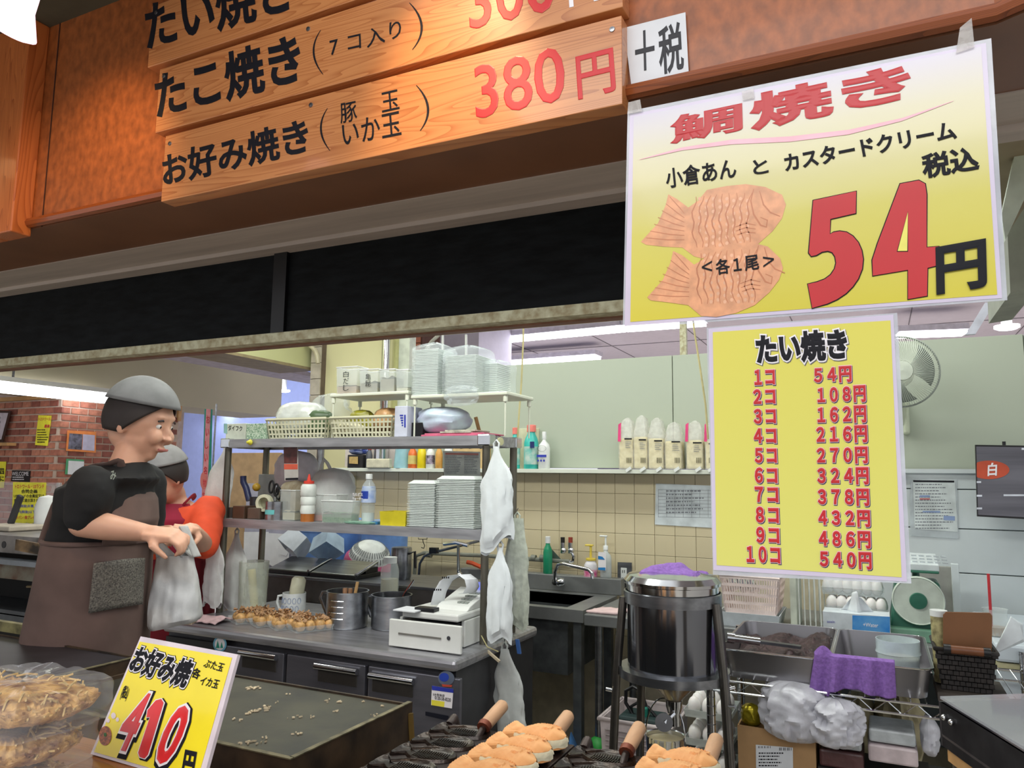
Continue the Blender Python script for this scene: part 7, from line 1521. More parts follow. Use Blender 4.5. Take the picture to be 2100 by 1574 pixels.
# ---- fish cakes
CAKE = M('cake_crust', (230, 176, 118), .6, var=.12, scale=26, bump=.3, col2=(210, 146, 88)); FILL = M('cream_filling', (240, 232, 200), .5, var=.03, bump=.5, scale=60)
def cake_parts(t, c, tilt=0):
    n = 56; m = MB()
    def prof(u):   # half widths of the fish outline along its length: tail at u=0, head at u=1
        pts = [(0, .50), (.04, .50), (.12, .36), (.20, .24), (.27, .25), (.40, .42), (.52, .50), (.66, .50), (.80, .42), (.92, .26), (1, .03)]
        for i in range(len(pts)-1):
            if u <= pts[i+1][0]: a, b = pts[i], pts[i+1]; return a[1]+(b[1]-a[1])*(u-a[0])/(b[0]-a[0])
        return .02
    def top(u, v):
        w = prof(u); s_ = 2*v-1; y = s_*w*Wf*1.15; 
        hh_ = .006+.002*math.cos(u*20) if u < .10 else (.006-.002*(u-.10)/.14 if u < .24 else .004+.008*min(1, (u-.24)/.22) if u < .8 else .012-.009*((u-.8)/.2)**1.5)
        th = hh_*max(0, 1-abs(s_)**(5 if u < .2 else 2.6))
        rid = 0
        if .24 < u < .74 and abs(s_) < .8: rid = .0016*(abs(math.sin(u*58+abs(s_)*2.2)))*(.5+.5*math.cos(s_*22+int(u*58/math.pi)*math.pi))
        if .74 <= u < .79: rid = -.0016*(1-abs(s_))
        if u < .2: rid = .0007*math.sin(s_*26)
        if s_ > .62 and .25 < u < .8: rid += .0012*abs(math.sin(u*60))
        return c+Vector(((u-.5)*Lf*1.0, y+.004*math.sin(u*3), .018+th+rid))
    m.grid(top, n, 26, True)
    def side(u, v):
        # skirt
        a = u*2; 
        if a <= 1: p = top(a, 0)
        else: p = top(2-a, 1)
        return Vector((p.x, p.y+(0), p.z-(.011 if u*2 % 1 < .4 and u < .5 or u > .8 else .004)*v))
    m.grid(side, 2*n, 2, True)
    m.build('crust', CAKE, t)
    m = MB(); m.grid(lambda u, v: top(.42+.40*u, .93+.05*v)+Vector((0, .003*v, .004*(1-abs(2*v-1))*(.6+.4*abs(math.sin(u*28))))), 30, 4); m.grid(lambda u, v: top(.60+.14*u, .30+.12*v)+Vector((0, 0, .0018*math.sin(math.pi*u)*math.sin(math.pi*v))), 8, 6); m.build('fins', M('cake_brown', (204, 136, 78), .6, var=.1, scale=40), t)
    m = MB()
    def cr(u, v):
        a = u*2*math.pi; k = .47+.03*noise.noise(Vector((math.cos(a)*4, math.sin(a)*4, c.x*30)))
        w = prof(min(1, max(0, .5+k*math.cos(a)*1.02)))
        return c+Vector((.010+math.cos(a)*Lf*(k*.86+.03)*(1+.04*(v == 1/3)), -.003+math.copysign(1, math.sin(a))*min(abs(math.sin(a))**.6, 1)*w*Wf*(1.26+.08*noise.noise(Vector((a*5, v*4, c.x*9)))), .0195-.015*v+.003*noise.noise(Vector((a*4, v*3, c.y*40)))))
    m.grid(cr, 60, 3, True, wrap=True); m.build('cream_filling', FILL, t)
    # eye and mouth lines
    m = MB(); m.lathe(c+Vector((.040, .006, .0305)), [(.0035, 0), (.0028, .0012), (.001, .0006), (1e-5, .0012)], 10); m.build('eye', CAKE, t)
    m = MB()
    def fl(u, v): 
        w = prof(u); return c+Vector(((u-.5)*Lf, (2*v-1)*w*Wf*1.1, .0005+.006*(1-abs(2*v-1)**3)))
    m.grid(fl, 24, 10); m.build('lower_crust', CAKE, t)
CN = ['fish-shaped cake at the back of the left row', 'second fish-shaped cake of the left row', 'third fish-shaped cake of the left row', 'front fish-shaped cake of the left row at the picture edge']
spots = [((-.578, 1.318), CN[0]), ((-.578, 1.250), CN[1]), ((-.578, 1.186), CN[2]), ((-.578, 1.121), CN[3]), ((-.312, 1.318), 'back fish-shaped cake on the rightmost mould'), ((-.312, 1.252), 'front fish-shaped cake on the rightmost mould at the picture edge')]
first = None
for (x, y), lb in spots:
    if first is None:
        first = T('fish_cake', lb, 'cake', (x, y, zi)); cake_parts(first, Vector((x, y, zi))); first['group'] = 'fish-shaped cakes on the moulds'; fx, fy = x, y
    else: dup(first, (x-fx, y-fy, 0), lb)
# right front: acrylic-topped steel case
t = T('display_case', 'steel case with clear acrylic lid at the lower right corner', 'case', (.3, 1.4, 0)); cx0 = XA(1934, 1.50, .99)
KS = M('case_steel', (96, 94, 98), .4, .7, var=.15)
A = P(1928, 1432, z=.99); Bq = P(2105, 1540, z=.99); C_ = P(2140, 1425, z=.99)
def wallp(mb, a, b, z0, z1, th=.004):
    a = Vector((a.x, a.y, 0)); b = Vector((b.x, b.y, 0)); d = (b-a).normalized(); n_ = Vector((-d.y, d.x, 0))*th
    mb.prism([a+Vector((0, 0, z0)), b+Vector((0, 0, z0)), b+Vector((0, 0, z1)), a+Vector((0, 0, z1))], n_); return mb
wallp(MB(), A, Bq, .915, .985).build('upper_panel', KS, t); D_ = Bq+(Bq-A)*.6; E_ = C_+(Bq-A)*.9
wallp(MB(), A, D_, .915, .985).build('side_panel', KS, t); wallp(MB(), A, C_, .915, .985).build('back_panel', KS, t)
wallp(MB(), A+Vector((.012, -.004, 0)), D_+Vector((.012, -.004, 0)), .60, .915).build('lower_panel', M('case_wood', (96, 84, 70), .6, var=.2, scale=10), t)
wallp(MB(), A+Vector((.006, -.008, 0)), D_+Vector((.006, -.008, 0)), .895, .915, .006).build('wood_strip', OAK, t)
m = MB(); m.prism([Vector((p.x, p.y, .99)) for p in (A, D_, D_+(C_-A), C_)], (0, 0, .004)); m.build('acrylic_lid', M('acrylic', (222, 226, 236), .05, alpha=.38, var=0, coat=1), t)
m = MB(); m.prism([Vector((p.x, p.y, .93)) for p in (A, D_, D_+(C_-A), C_)], (0, 0, .004)); m.build('inner_tray', M('tray_inner', (150, 140, 140), .4, .3), t)
MB().box(A.x+.03, A.x+.6, 1.0, 1.44, 0, .60).build('case_stand', M('stand_black', (26, 24, 22), .6), t)
for s_ in (.06, .16): q = A+(Bq-A)*s_; MB().ball((q.x-.002, q.y-.003, .965), .005).build('bolt', CHROME, t)
# ---- okonomiyaki packs at lower left
OK = M('pancake_dough', (222, 178, 108), .5, var=.35, scale=55, bump=1, col2=(112, 62, 30)); OKF = M('noodle_shreds', (222, 190, 128), .5, var=.2, scale=50)
FILMP = M('pack_film', (232, 236, 242), .06, alpha=.13, var=0, bump=.7, scale=26, coat=1)
base_c = P(60, 1560, d=.90); 
for k in range(3):
    zc = .953+.047*k; cx = -.978+.006*k-.008*(k == 1); cy = .60+.006*k
    t = T('pancake_pack', ('lowest', 'middle', 'topmost')[k]+' film-wrapped savoury pancake pack in the stack at lower left', 'food', (cx, cy, zc), 'film-wrapped pancake packs stacked on the counter')
    sd = k*5.3
    def pf(u, v):
        a = 2*math.pi*u; ca, sa = math.cos(a), math.sin(a); s_ = 1/max(abs(ca), abs(sa))**.35; w = (1-abs(2*v-1)**2.6)**.5 if 0 < v < 1 else 0
        nn_ = noise.noise(Vector((ca*3+sd, sa*3, v*3)))+.6*noise.noise(Vector((ca*11+sd, sa*11, v*9)))
        n2 = noise.noise(Vector((ca*22+sd, sa*22, v*14))); r = w*(1+.07*nn_+.04*n2); return Vector((cx+ca*s_*.088*r, cy+sa*s_*.066*r, zc+.004+.036*v+.004*nn_*w+.004*n2*w))
    MB().grid(pf, 150, 40, True, wrap=True).build('pancake', OK, t)
    rnd = random.Random(k+9); m = MB()
    for i in range(70):
        a = rnd.uniform(0, 2*math.pi); r = rnd.uniform(.3, 1)**.5; s_ = 1/max(abs(math.cos(a)), abs(math.sin(a)))**.35
        q = Vector((cx+math.cos(a)*s_*.086*r, cy+math.sin(a)*s_*.064*r, zc+.040-.020*r**6+rnd.uniform(-.004, .004) if r > .3 else zc+.04)); d = Vector((rnd.uniform(-1, 1), rnd.uniform(-1, 1), rnd.uniform(-.3, .3))).normalized()
        m.tube([q-d*.012, q+Vector((0, 0, .002)), q+d*.012], .0013, 4)
    m.build('noodle_shreds', OKF, t)['kind'] = 'stuff'
    def fm(u, v):
        a = 2*math.pi*u; ca, sa = math.cos(a), math.sin(a); s_ = 1/max(abs(ca), abs(sa))**.6
        nn_ = noise.noise(Vector((ca*5+sd, sa*5, v*4)))
        r = (1.0+.05*nn_) if v < .75 else (1.0+.05*nn_)*(1-((v-.75)/.25)**2)
        return Vector((cx+ca*s_*.098*r, cy+sa*s_*.074*r, zc+.001+.045*min(1, v/.75)+.004*nn_*(v > .5)))
    MB().grid(fm, 60, 16, True, wrap=True).build('film_pack', FILMP, t)
# ============================================================ LEFT BACKGROUND (next stall)
t = T('stall_griddle', 'greasy steel griddle box of the neighbouring counter at far left', 'griddle', (-3.3, 2.1, 0)); q = P(15, 1115, d=3.0); q2 = P(110, 1095, d=3.0)
gx1 = XA(112, 2.02, 1.05); zq = ZA(1102, gx1-.1, 2.02)
MB().box(-4.6, gx1, 2.02, 2.42, zq-.075, zq).build('griddle_top', M('steel_greasy', (130, 126, 122), .35, .8, var=.2, scale=10), t, bevel=.003)
for i in range(5): MB().lathe((gx1-.06-i*.14, 2.0195, zq-.04), [(.015, 0), (.015, .001), (1e-5, .0012)], 16, (0, -1, 0)).build('vent_hole', BLACK, t)
MB().obox((gx1-.07, 1.99, zq-.04), (.10, .02, -.012), (0, .006, 0), (0, 0, .022)).build('splash_flap', M('rust_steel', (120, 96, 66), .5, .4, var=.4, scale=16), t)
MB().box(-4.6, gx1+.02, 1.98, 2.04, zq-.115, zq-.095).build('rail', M('rail_bluegrey', (130, 136, 142), .35, .6), t)
MB().box(-4.6, gx1+.0, 2.02, 2.06, zq-.18, zq-.115).build('apron_plate', M('apron_greasy', (120, 118, 104), .5, .4, var=.4, scale=12, col2=(90, 56, 36)), t)
MB().box(-4.6, gx1, 2.30, 2.42, 0, zq-.08).build('back_body', M('stall_black', (18, 17, 16), .7), t)
MB().box(-4.6, gx1+.0, 2.03, 2.08, zq-.37, zq-.31).box(-4.6, gx1, 2.03, 2.3, zq-.33, zq-.325).build('lower_rail', M('rail_dark', (84, 88, 92), .4, .6), t)
MB().box(gx1-.16, gx1-.13, 2.03, 2.06, 0, zq-.37).box(-4.5, -4.47, 2.03, 2.06, 0, zq-.37).build('leg', M('rail_dark', (84, 88, 92), .4, .6), t)
f = planeY(2.10); m = MB(); m.tube([f(56, 1202), f(76, 1202)], .006, 6).tube([f(72, 1206), f(72, 1222), f(80, 1232)], .010, 8); m.build('gas_cock', M('brass_greasy', (150, 134, 104), .4, .6), t)
o = MB().obox(P(28, 1092, Y=2.2)+Vector((-.05, .02, 0)), (.13, 0, 0), (0, .09, 0), (0, 0, .012)).build('waffle_iron', M('iron_pale', (186, 176, 160), .5), bevel=.006); o.location.z = zq-(P(28, 1092, Y=2.2).z-.012)+.001; tag(o, 'pale flat waffle iron lying on the neighbouring griddle', 'iron')
t = T('iron_handle', 'black waffle iron lid lever standing on the pale iron', 'lever', P(30, 1080, Y=2.3)); MB().obox(P(32, 1045, Y=2.25), (P(42, 1018, Y=2.25)-P(20, 1078, Y=2.25))*.5, (.018, 0, -.006), (0, .010, 0)).build('lever', M('lever_black', (48, 48, 50), .5), t, bevel=.008)
MB().cyl((P(20, 1078, Y=2.25).x, 2.25, zq+.02), P(22, 1072, Y=2.25), .010).build('lever_pivot', BLACK, t)
# plexiglass guard with yellow leaflet
Yg = 2.45; f = planeY(Yg)
t = T('plexiglass_guard', 'clear sneeze guard sheet at the neighbouring counter', 'screen', (f(60, 1100).x, Yg, zq))
xg = f(122, 1000).x; MB().box(-4.8, xg, Yg, Yg+.005, zq-.1, f(60, 988).z).build('sheet', M('plexi', (222, 214, 220), .08, alpha=.22, var=0), t); MB().box(xg-.02, xg, Yg-.004, Yg+.01, 0, f(60, 988).z).build('edge_post', M('plexi_edge', (200, 196, 196), .2, alpha=.6), t)
t = T('yellow_leaflet', 'yellow leaflet with red and blue lines on the sneeze guard', 'leaflet', f(60, 1080)); f = planeY(Yg-.004); RD = M('leaflet_red2', (206, 60, 60), .5)
m = MB(); quad(m, f, [(24, 1080), (90, 1084), (95, 989), (27, 988)], 0, .0006); m.build('sheet', M('leaflet_yellow', (240, 232, 60), .45), t)
m = MB(); txt(m, 'トロトワール・USランド', f, (31, 1001), (91, 1001), (31, 993), .02, .0012); txt(m, 'きパン1個プレゼント', f, (33, 1064), (83, 1064), (33, 1057), .02, .0012); m.build('lettering', RD, t)
m = MB(); txt(m, '合同企画', f, (44, 1011), (77, 1011), (44, 1003), .03, .0012); txt(m, 'USランドの会員証又は', f, (29, 1020), (91, 1020), (29, 1013), .02, .0012); txt(m, '先着様に提示頂きますと', f, (29, 1029), (90, 1029), (29, 1022), .02, .0012); m.build('lettering', INK, t)
m = MB(); txt(m, '以上(税抜)お買上げで', f, (28, 1041), (89, 1041), (28, 1034), .02, .0012); txt(m, '500円(税抜)以下の', f, (28, 1053), (79, 1053), (28, 1046), .02, .0012); txt(m, 'ポケッキーは現在、追記事の', f, (29, 1077), (82, 1077), (29, 1071), .0, .0012); m.build('lettering', BLUEI, t)
o = MB().lathe((XA(98, 2.37, 1.2), 2.37, zq), [(.05, 0), (.055, .10), (.04, .15), (1e-5, .16)], 20).build('white_dispenser', WHITE); tag(o, 'rounded white dispenser behind the yellow leaflet', 'dispenser')
# things on brick wall
f = planeY(yc-.008); t = T('yellow_flyer', 'tall yellow flyer on the left brick wall', 'flyer', f(88, 870))
m = MB(); quad(m, f, [(72, 912), (98, 914), (106, 852), (79, 851)], .0, .001); m.build('sheet', M('leaflet_yellow', (240, 232, 60), .45), t)
m = MB(); txt(m, 'トロトワール', f, (79, 862), (104, 862), (80, 856), .02, .002); txt(m, '最高', f, (91, 877), (102, 877), (92, 870), .03, .002); m.build('lettering', RD, t)
lines(t, f, 77, 100, 880, 910, 6, seed=3, mat=INK, off=.002)
t = T('framed_certificate', 'framed white certificate standing on a shelf at the left edge', 'picture', f(8, 880)); m = MB(); quad(m, f, [(-30, 904), (14, 906), (30, 843), (-30, 841)], .02, .006); m.build('frame', M('frame_dark', (60, 34, 24), .4), t); m = MB(); quad(m, f, [(-30, 899), (11, 901), (25, 847), (-30, 846)], .027, .001); m.build('paper', M('certificate', (206, 196, 206), .5), t)
lines(t, f, -10, 16, 855, 890, 4, seed=9, off=.029)
o = MB().box(-8, f(34, 905).x, yc-.07, yc-.008, f(20, 914).z, f(20, 908).z).build('wall_shelf', OAK); tag(o, 'narrow wooden shelf under the framed certificate', 'shelf')
t = T('chalk_sign', 'small black sign with white script on the left brick wall', 'sign', f(44, 980)); m = MB(); quad(m, f, [(24, 986), (61, 988), (63, 965), (26, 964)], 0, .004); m.build('board', BLACK, t); m = MB(); txt(m, 'WELCOME', f, (26, 975), (60, 975), (26, 967), .0, .005); m.build('lettering', WHITEP, t); lines(t, f, 27, 60, 977, 986, 2, seed=4, mat=WHITEP, off=.005)
t = T('yellow_flyer', 'yellow flyer with black characters cut by the left picture edge', 'flyer', f(4, 970)); m = MB(); quad(m, f, [(-40, 1000), (8, 1000), (13, 946), (-40, 946)], .0, .001); m.build('sheet', M('leaflet_yellow', (240, 232, 60), .45), t); m = MB(); txt(m, '四', f, (0, 972), (9, 972), (0, 960), .03, .002); txt(m, 'に', f, (0, 986), (9, 986), (0, 976), .03, .002); m.build('lettering', INK, t)
f = plane_map(Vector((XB+.0, 0, 0)), Vector((1, 0, 0)))
t = T('photo_poster', 'orange framed photo poster on the right brick wall', 'poster', f(165, 900)); 
m = MB(); quad(m, f, [(135, 924), (196, 928), (197, 885), (138, 882)], 0, .002); m.build('frame', M('frame_orange', (232, 140, 70), .5), t); m = MB(); quad(m, f, [(139, 920), (167, 922), (169, 890), (142, 888)], .003); m.build('photo', M('photo_mix', (130, 130, 150), .4, scale=30, col2=(40, 40, 46)), t); m = MB(); quad(m, f, [(168, 922), (193, 924), (194, 892), (170, 890)], .003); m.build('text_sheet', M('poster_lilac', (196, 192, 216), .5), t)
t = T('green_poster', 'green edged white paper half hidden by the worker', 'poster', f(150, 960)); m = MB(); quad(m, f, [(133, 972), (170, 974), (172, 942), (136, 940)], 0, .002); m.build('frame', M('frame_green', (80, 160, 110), .5), t); m = MB(); quad(m, f, [(138, 972), (170, 974), (172, 946), (140, 944)], .003); m.build('paper', PAPER, t)
# banner
f = planeY(3.7); t = T('hanging_banner', 'narrow teal and pink vertical banner beside the rack', 'banner', f(424, 980)); m = MB(); quad(m, f, [(409, 1180), (428, 1182), (436, 839), (420, 838)], 0, .002); m.build('cloth', M('banner_teal', (34, 150, 130), .6), t); m = MB(); quad(m, f, [(412, 1060), (424, 1060), (433, 839), (424, 838)], .003, .001); m.build('stripe', M('banner_pink', (232, 150, 156), .6), t)
m = MB()
for i in range(7): txt(m, 'おいしい名物'[i % 6], f, (414+(6-i)*1.4+2, 868+i*26), (421+(6-i)*1.4+2, 868+i*26), (414+(6-i)*1.4+2, 852+i*26), .02, .006)
m.build('lettering', M('banner_red', (214, 60, 70), .5), t)
m = MB(); m.add([f(419+7*math.cos(a), 985+18*math.sin(a))+Vector((0, -.006, 0)) for a in [i*math.pi/10 for i in range(20)]], [tuple(range(20))]); m.build('round_print', M('banner_coral', (226, 130, 120), .5), t)
MB().cyl((f(432, 990).x, 3.71, 0), (f(432, 990).x, 3.71, f(430, 828).z), .006).build('pole', STEEL, t)
# warm lamp at upper left
q = P(18, 30, Y=.62); t = T('spot_lamp', 'glowing pinkish glass ceiling lamp at the upper left corner', 'lamp', q)
MB().lathe(q, [(.024, .045), (.028, .02), (.046, -.016), (.038, -.020), (1e-5, -.016)], 24, (.35, .2, 1)).build('glass_shade', M('lamp_glass', (255, 206, 222), .3, emit=2.2, var=0), t)
MB().cyl(q+Vector((.014, .008, .04)), (q.x+.02, q.y+.01, 2.375), .022, n=16).build('socket', M('lamp_socket', (200, 186, 190), .4), t)
# ============================================================ PEOPLE
SKIN = M('skin', (214, 164, 138), .5, var=.05, scale=14, sss=.15)
def rings(mb, rs, Fv, Lv, n=28):
    """closed loft through elliptical rings (centre, half depth, half width)"""
    k = len(mb.v); N_ = len(rs)
    for c, a, b in rs:
        for i in range(n):
            t = 2*math.pi*i/n; ca, sa = math.cos(t), math.sin(t); s_ = 1/(abs(ca)**2.4+abs(sa)**2.4)**(1/2.4)
            mb.v.append(Vector(c)+Fv*(a*ca*s_)+Lv*(b*sa*s_))
    for j in range(N_-1):
        for i in range(n): mb.f.append((k+j*n+i, k+j*n+(i+1) % n, k+(j+1)*n+(i+1) % n, k+(j+1)*n+i)); mb.sm.append(True)
    mb.f.append(tuple(k+i for i in range(n-1, -1, -1))); mb.f.append(tuple(k+(N_-1)*n+i for i in range(n))); mb.sm += [True, True]
def limb(mb, pts, rr, n=14):
    for i in range(len(pts)-1):
        a, b = Vector(pts[i]), Vector(pts[i+1]); mb.tube([a, a.lerp(b, .33), a.lerp(b, .66), b], 0, n, rs=[rr[i]+(rr[i+1]-rr[i])*t for t in (0, .33, .66, 1)]); 
    for p, r in zip(pts, rr): mb.ball(p, r*.995, 1, 14)
def spl(pts, m=4):
    pts = [Vector(p) for p in pts]; out = []
    for i in range(len(pts)-1):
        p0, p1, p2, p3 = pts[max(0, i-1)], pts[i], pts[i+1], pts[min(len(pts)-1, i+2)]
        for k in range(m):
            t = k/m; out.append(.5*((2*p1)+(p2-p0)*t+(2*p0-5*p1+4*p2-p3)*t*t+(3*p1-p0-3*p2+p3)*t**3))
    return out+[pts[-1]]
def remesh(o, vox, sm=6):
    md = o.modifiers.new('r', 'REMESH'); md.mode = 'VOXEL'; md.voxel_size = vox; md.use_smooth_shade = True
    s_ = o.modifiers.new('s', 'SMOOTH'); s_.factor = .5; s_.iterations = sm; return o
def hand(mb, wrist, d, palm_n, thumb_side, curl=1.0, s=1.0):
    """palm and five bent fingers; d points along the forearm, palm_n out of the palm"""
    d = d.normalized(); palm_n = (palm_n-d*palm_n.dot(d)).normalized(); sd = d.cross(palm_n).normalized()*thumb_side
    c = wrist+d*.045*s
    mb.obox(wrist+d*.048*s, d*.044*s, sd*.038*s, palm_n*.013*s); limb(mb, [wrist-d*.01*s, wrist+d*.03*s], [.024*s, .026*s])
    for i, (o_, L) in enumerate(((.030, .068), (.010, .076), (-.010, .071), (-.029, .056))):
        b = wrist+d*.088*s+sd*o_*s; p = [b-d*.02*s]; dirv = d.copy(); a = 0; q = b
        p.append(q)
        for k, f_ in enumerate((.45, .32, .25)):
            a += curl*(.55+.25*k); v_ = d*math.cos(a)+palm_n*math.sin(a); q = q+v_*L*f_*s; p.append(q)
        limb(mb, p, [.0095*s, .0095*s, .0088*s, .0080*s, .0072*s], 10)
    b = wrist+d*.025*s+sd*.030*s; v_ = (d*.6+sd*.55+palm_n*.5).normalized(); v2 = (d*.8+palm_n*.6+sd*.0).normalized()
    limb(mb, [b-sd*.015*s, b+v_*.034*s, b+v_*.034*s+v2*.030*s, b+v_*.034*s+v2*.052*s], [.014*s, .012*s, .0105*s, .0085*s], 10)
def head(mb, c, Fv, Lv, Uv, s=1.0):
    def e(off, r, n=18):
        q = c+Fv*off[0]*s+Lv*off[1]*s+Uv*off[2]*s; k = len(mb.v); m = MB(); m.ball((0, 0, 0), 1, 1, n); mb.add([q+Fv*v.x*r[0]*s+Lv*v.y*r[1]*s+Uv*v.z*r[2]*s for v in m.v], m.f, True)
    e((0, 0, .02), (.092, .074, .092)); e((.012, 0, -.035), (.070, .058, .072)); e((.045, 0, -.083), (.026, .026, .022)); e((-.03, 0, -.02), (.06, .06, .07))
    e((.090, 0, -.018), (.014, .010, .024)); e((.098, 0, -.032), (.014, .014, .009)); e((.082, 0, .012), (.012, .010, .02))
    e((.074, .032, -.028), (.022, .020, .024)); e((.074, -.032, -.028), (.022, .020, .024)); e((.078, 0, .030), (.016, .045, .012))
    e((.084, 0, -.060), (.010, .022, .005)); e((.083, 0, -.068), (.010, .019, .006))
    for sg in (-1, 1): e((-.008, sg*.076, -.012), (.016, .009, .028))
def facebits(t, c, Fv, Lv, Uv, s=1.0):
    for sg in (-1, 1):
        q = c+Fv*.0765*s+Lv*sg*.030*s+Uv*.002*s
        e = MB().ball(q, .0095*s, .8, 14).build('eye', M('eye_white', (232, 230, 226), .25), t)
        MB().ball(q+Fv*.0055*s, .0050*s, 1, 10).build('iris', M('iris_brown', (50, 34, 26), .2), e)
        MB().tube([q+Fv*.006*s+Lv*-.016*s+Uv*.016*s, q+Fv*.011*s+Uv*.020*s, q+Fv*.004*s+Lv*.016*s+Uv*.015*s], .0028*s, 6).build('eyebrow', M('hair_dark', (44, 36, 34), .6), t)
    MB().tube([c+Fv*.089*s+Lv*-.022*s-Uv*.064*s, c+Fv*.095*s-Uv*.0645*s, c+Fv*.089*s+Lv*.022*s-Uv*.064*s], .004*s, 8).build('mouth', M('lips', (176, 100, 92), .5), t)
def hair(t, c, Fv, Lv, Uv, s=1.0, cap=True, capm=None):
    H = M('hair_dark', (44, 36, 34), .6, bump=.4, scale=60, stretch=(1, 1, .2)); m = MB()
    def hs(u, v):
        a = 2*math.pi*u; ph = v*2.05
        fr = math.cos(a); lim = 2.05-.95*max(0, fr)**1.0; ph = v*lim
        x = math.sin(ph)*math.cos(a)*.104; y = math.sin(ph)*math.sin(a)*.086; z = math.cos(ph)*.108+.018; k = 1+.02*noise.noise(Vector((a*4, ph*5, 1)))
        return c+Fv*(x-.008)*s*k+Lv*y*s*k+Uv*z*s
    m.grid(hs, 40, 18, True, wrap=True); m.build('hair', H, t, solid=.004)
    if cap:
        m = MB()
        def cp_(u, v):
            a = 2*math.pi*u; ph = v*1.28; return c+Fv*(math.sin(ph)*math.cos(a)*.113-.006)*s+Lv*math.sin(ph)*math.sin(a)*.096*s+Uv*(math.cos(ph)*.116+.026)*s
        m.grid(cp_, 40, 14, True, wrap=True); m.build('cap', capm, t, solid=.004)
def apron_skirt(mb, rs, Fv, Lv, a0, a1, n=44, wob=.006, seed=0):
    def f_(u, v):
        j = v*(len(rs)-1); i = min(int(j), len(rs)-2); w = j-i; c = Vector(rs[i][0]).lerp(Vector(rs[i+1][0]), w); A = rs[i][1]*(1-w)+rs[i+1][1]*w; B = rs[i][2]*(1-w)+rs[i+1][2]*w
        t = a0+(a1-a0)*u; ca, sa = math.cos(t), math.sin(t); s_ = 1/(abs(ca)**2.4+abs(sa)**2.4)**(1/2.4); k = 1+wob*8*noise.noise(Vector((ca*2.5+seed, sa*2.5, v*2.2)))*v+wob*2*math.sin(t*9+seed)*v
        return c+Fv*(A*ca*s_*k)+Lv*(B*sa*s_*k)
    mb.grid(f_, n, 30); return mb
def V3(x, y, z): return Vector((x, y, z))
Up = V3(0, 0, 1)
# ---- worker in black shirt and brown apron
Fa = V3(.87, .49, 0).normalized(); La = V3(-Fa.y, Fa.x, 0)
na = P(258, 952, d=2.22); ch = P(220, 1015, d=2.24); ws = P(204, 1110, d=2.26); hp = P(192, 1235, d=2.27)
gr = V3(hp.x-.01, hp.y+.0, 0)
hc = P(288, 868, d=2.25)
t = T('person', 'person in black shirt and long brown apron handing over a white bag', 'person', V3(hp.x, hp.y, 0))
m = MB()
TR_ = [(na+Up*.01, .05, .055), (na-Up*.035, .075, .13), (ch+Up*.02, .105, .165), (ch-Up*.06, .112, .155), (ws, .12, .145), (hp+Up*.08, .125, .16), (hp-Up*.04, .13, .17), (hp-Up*.14, .12, .165)]
rings(m, [(c, a-.014, b-.014) for c, a, b in TR_], Fa, La)
limb(m, [na-Up*.03, na+Up*.03+Fa*.01, hc-Up*.06-Fa*.01], [.056, .046, .046])
Fh = (Fa*.93+V3(.35, -.35, 0)*.35-Up*.18).normalized(); Lh = Up.cross(Fh).normalized(); Uh = Fh.cross(Lh)
head(m, hc, Fh, Lh, Uh)
sR = na-Up*.062-La*.135-Fa*.03; sL = na-Up*.055+La*.155
eR = P(170, 1072, d=2.06); wR = P(298, 1092, d=2.10)
wL = P(322, 1094, d=2.32); eL = V3(*((sL+wL)/2))-Up*.10-Fa*.03+La*.04
limb(m, [sR, (sR+eR)/2+Up*.01, eR], [.048, .044, .038]); limb(m, [eR, eR.lerp(wR, .35), wR], [.039, .038, .025])
limb(m, [sL, (sL+eL)/2, eL], [.052, .046, .038]); limb(m, [eL, eL.lerp(wL, .4), wL], [.038, .036, .025])
hand(m, wR, (P(334, 1096, d=2.10)-wR), -Up+La*.3, -1, 1.0, .92); hand(m, wL, (P(352, 1090, d=2.30)-wL), -Up-La*.4, 1, 1.0, .9)
for sg in (-1, 1):
    hj = hp-Up*.10+La*sg*.085; kn = V3(hj.x+.02, hj.y, .46); an = V3(kn.x-.01, kn.y, .08)
    limb(m, [hj, kn, an], [.085, .058, .04]); limb(m, [an-Up*.02, an+Fa*.10-Up*.045], [.038, .032])
remesh(m.build('body', SKIN, t), .0055)
facebits(t, hc, Fh, Lh, Uh)
hair(t, hc, Fh, Lh, Uh, 1.0, True, M('cap_grey', (120, 120, 120), .8, bump=.3))
BLK = M('shirt_black', (22, 22, 24), .85, var=.15, scale=12, bump=.3)
m = MB(); G = .010
rings(m, [(c, a+G, b+G) for c, a, b in TR_[1:6]], Fa, La); rings(m, [(na+Up*.004, .064, .07), (na-Up*.05, .08, .13)], Fa, La)
limb(m, [sR, (sR+eR)/2, eR.lerp(sR, .12)+Up*.008], [.062, .060, .052]); limb(m, [sL, (sL+eL)/2, eL], [.060, .058, .050])
o = remesh(m.build('shirt', BLK, t), .008, 4)
dsp = bpy.data.textures.new('folds', 'CLOUDS'); dsp.noise_scale = .07
def folds(o, s_): md = o.modifiers.new('d', 'DISPLACE'); md.texture = dsp; md.strength = s_; md.mid_level = .5; md.texture_coords = 'GLOBAL'
folds(o, .014)
m = MB()
for sg in (-1, 1):
    hj = hp-Up*.10+La*sg*.085; kn = V3(hj.x+.02, hj.y, .46); an = V3(kn.x-.01, kn.y, .10); limb(m, [hj, kn, an], [.088, .068, .055])
rings(m, [(hp+Up*.02, .125, .16), (hp-Up*.14, .12, .16)], Fa, La); remesh(m.build('trousers', M('trousers_dark', (40, 38, 42), .9), t), .009)
m = MB()
for sg in (-1, 1):
    hj = hp-Up*.10+La*sg*.085; an = V3(hj.x+.01, hj.y, .05); limb(m, [an, an+Fa*.11-Up*.008], [.042, .036])
remesh(m.build('shoes', M('shoe_black', (26, 26, 28), .5), t), .007)
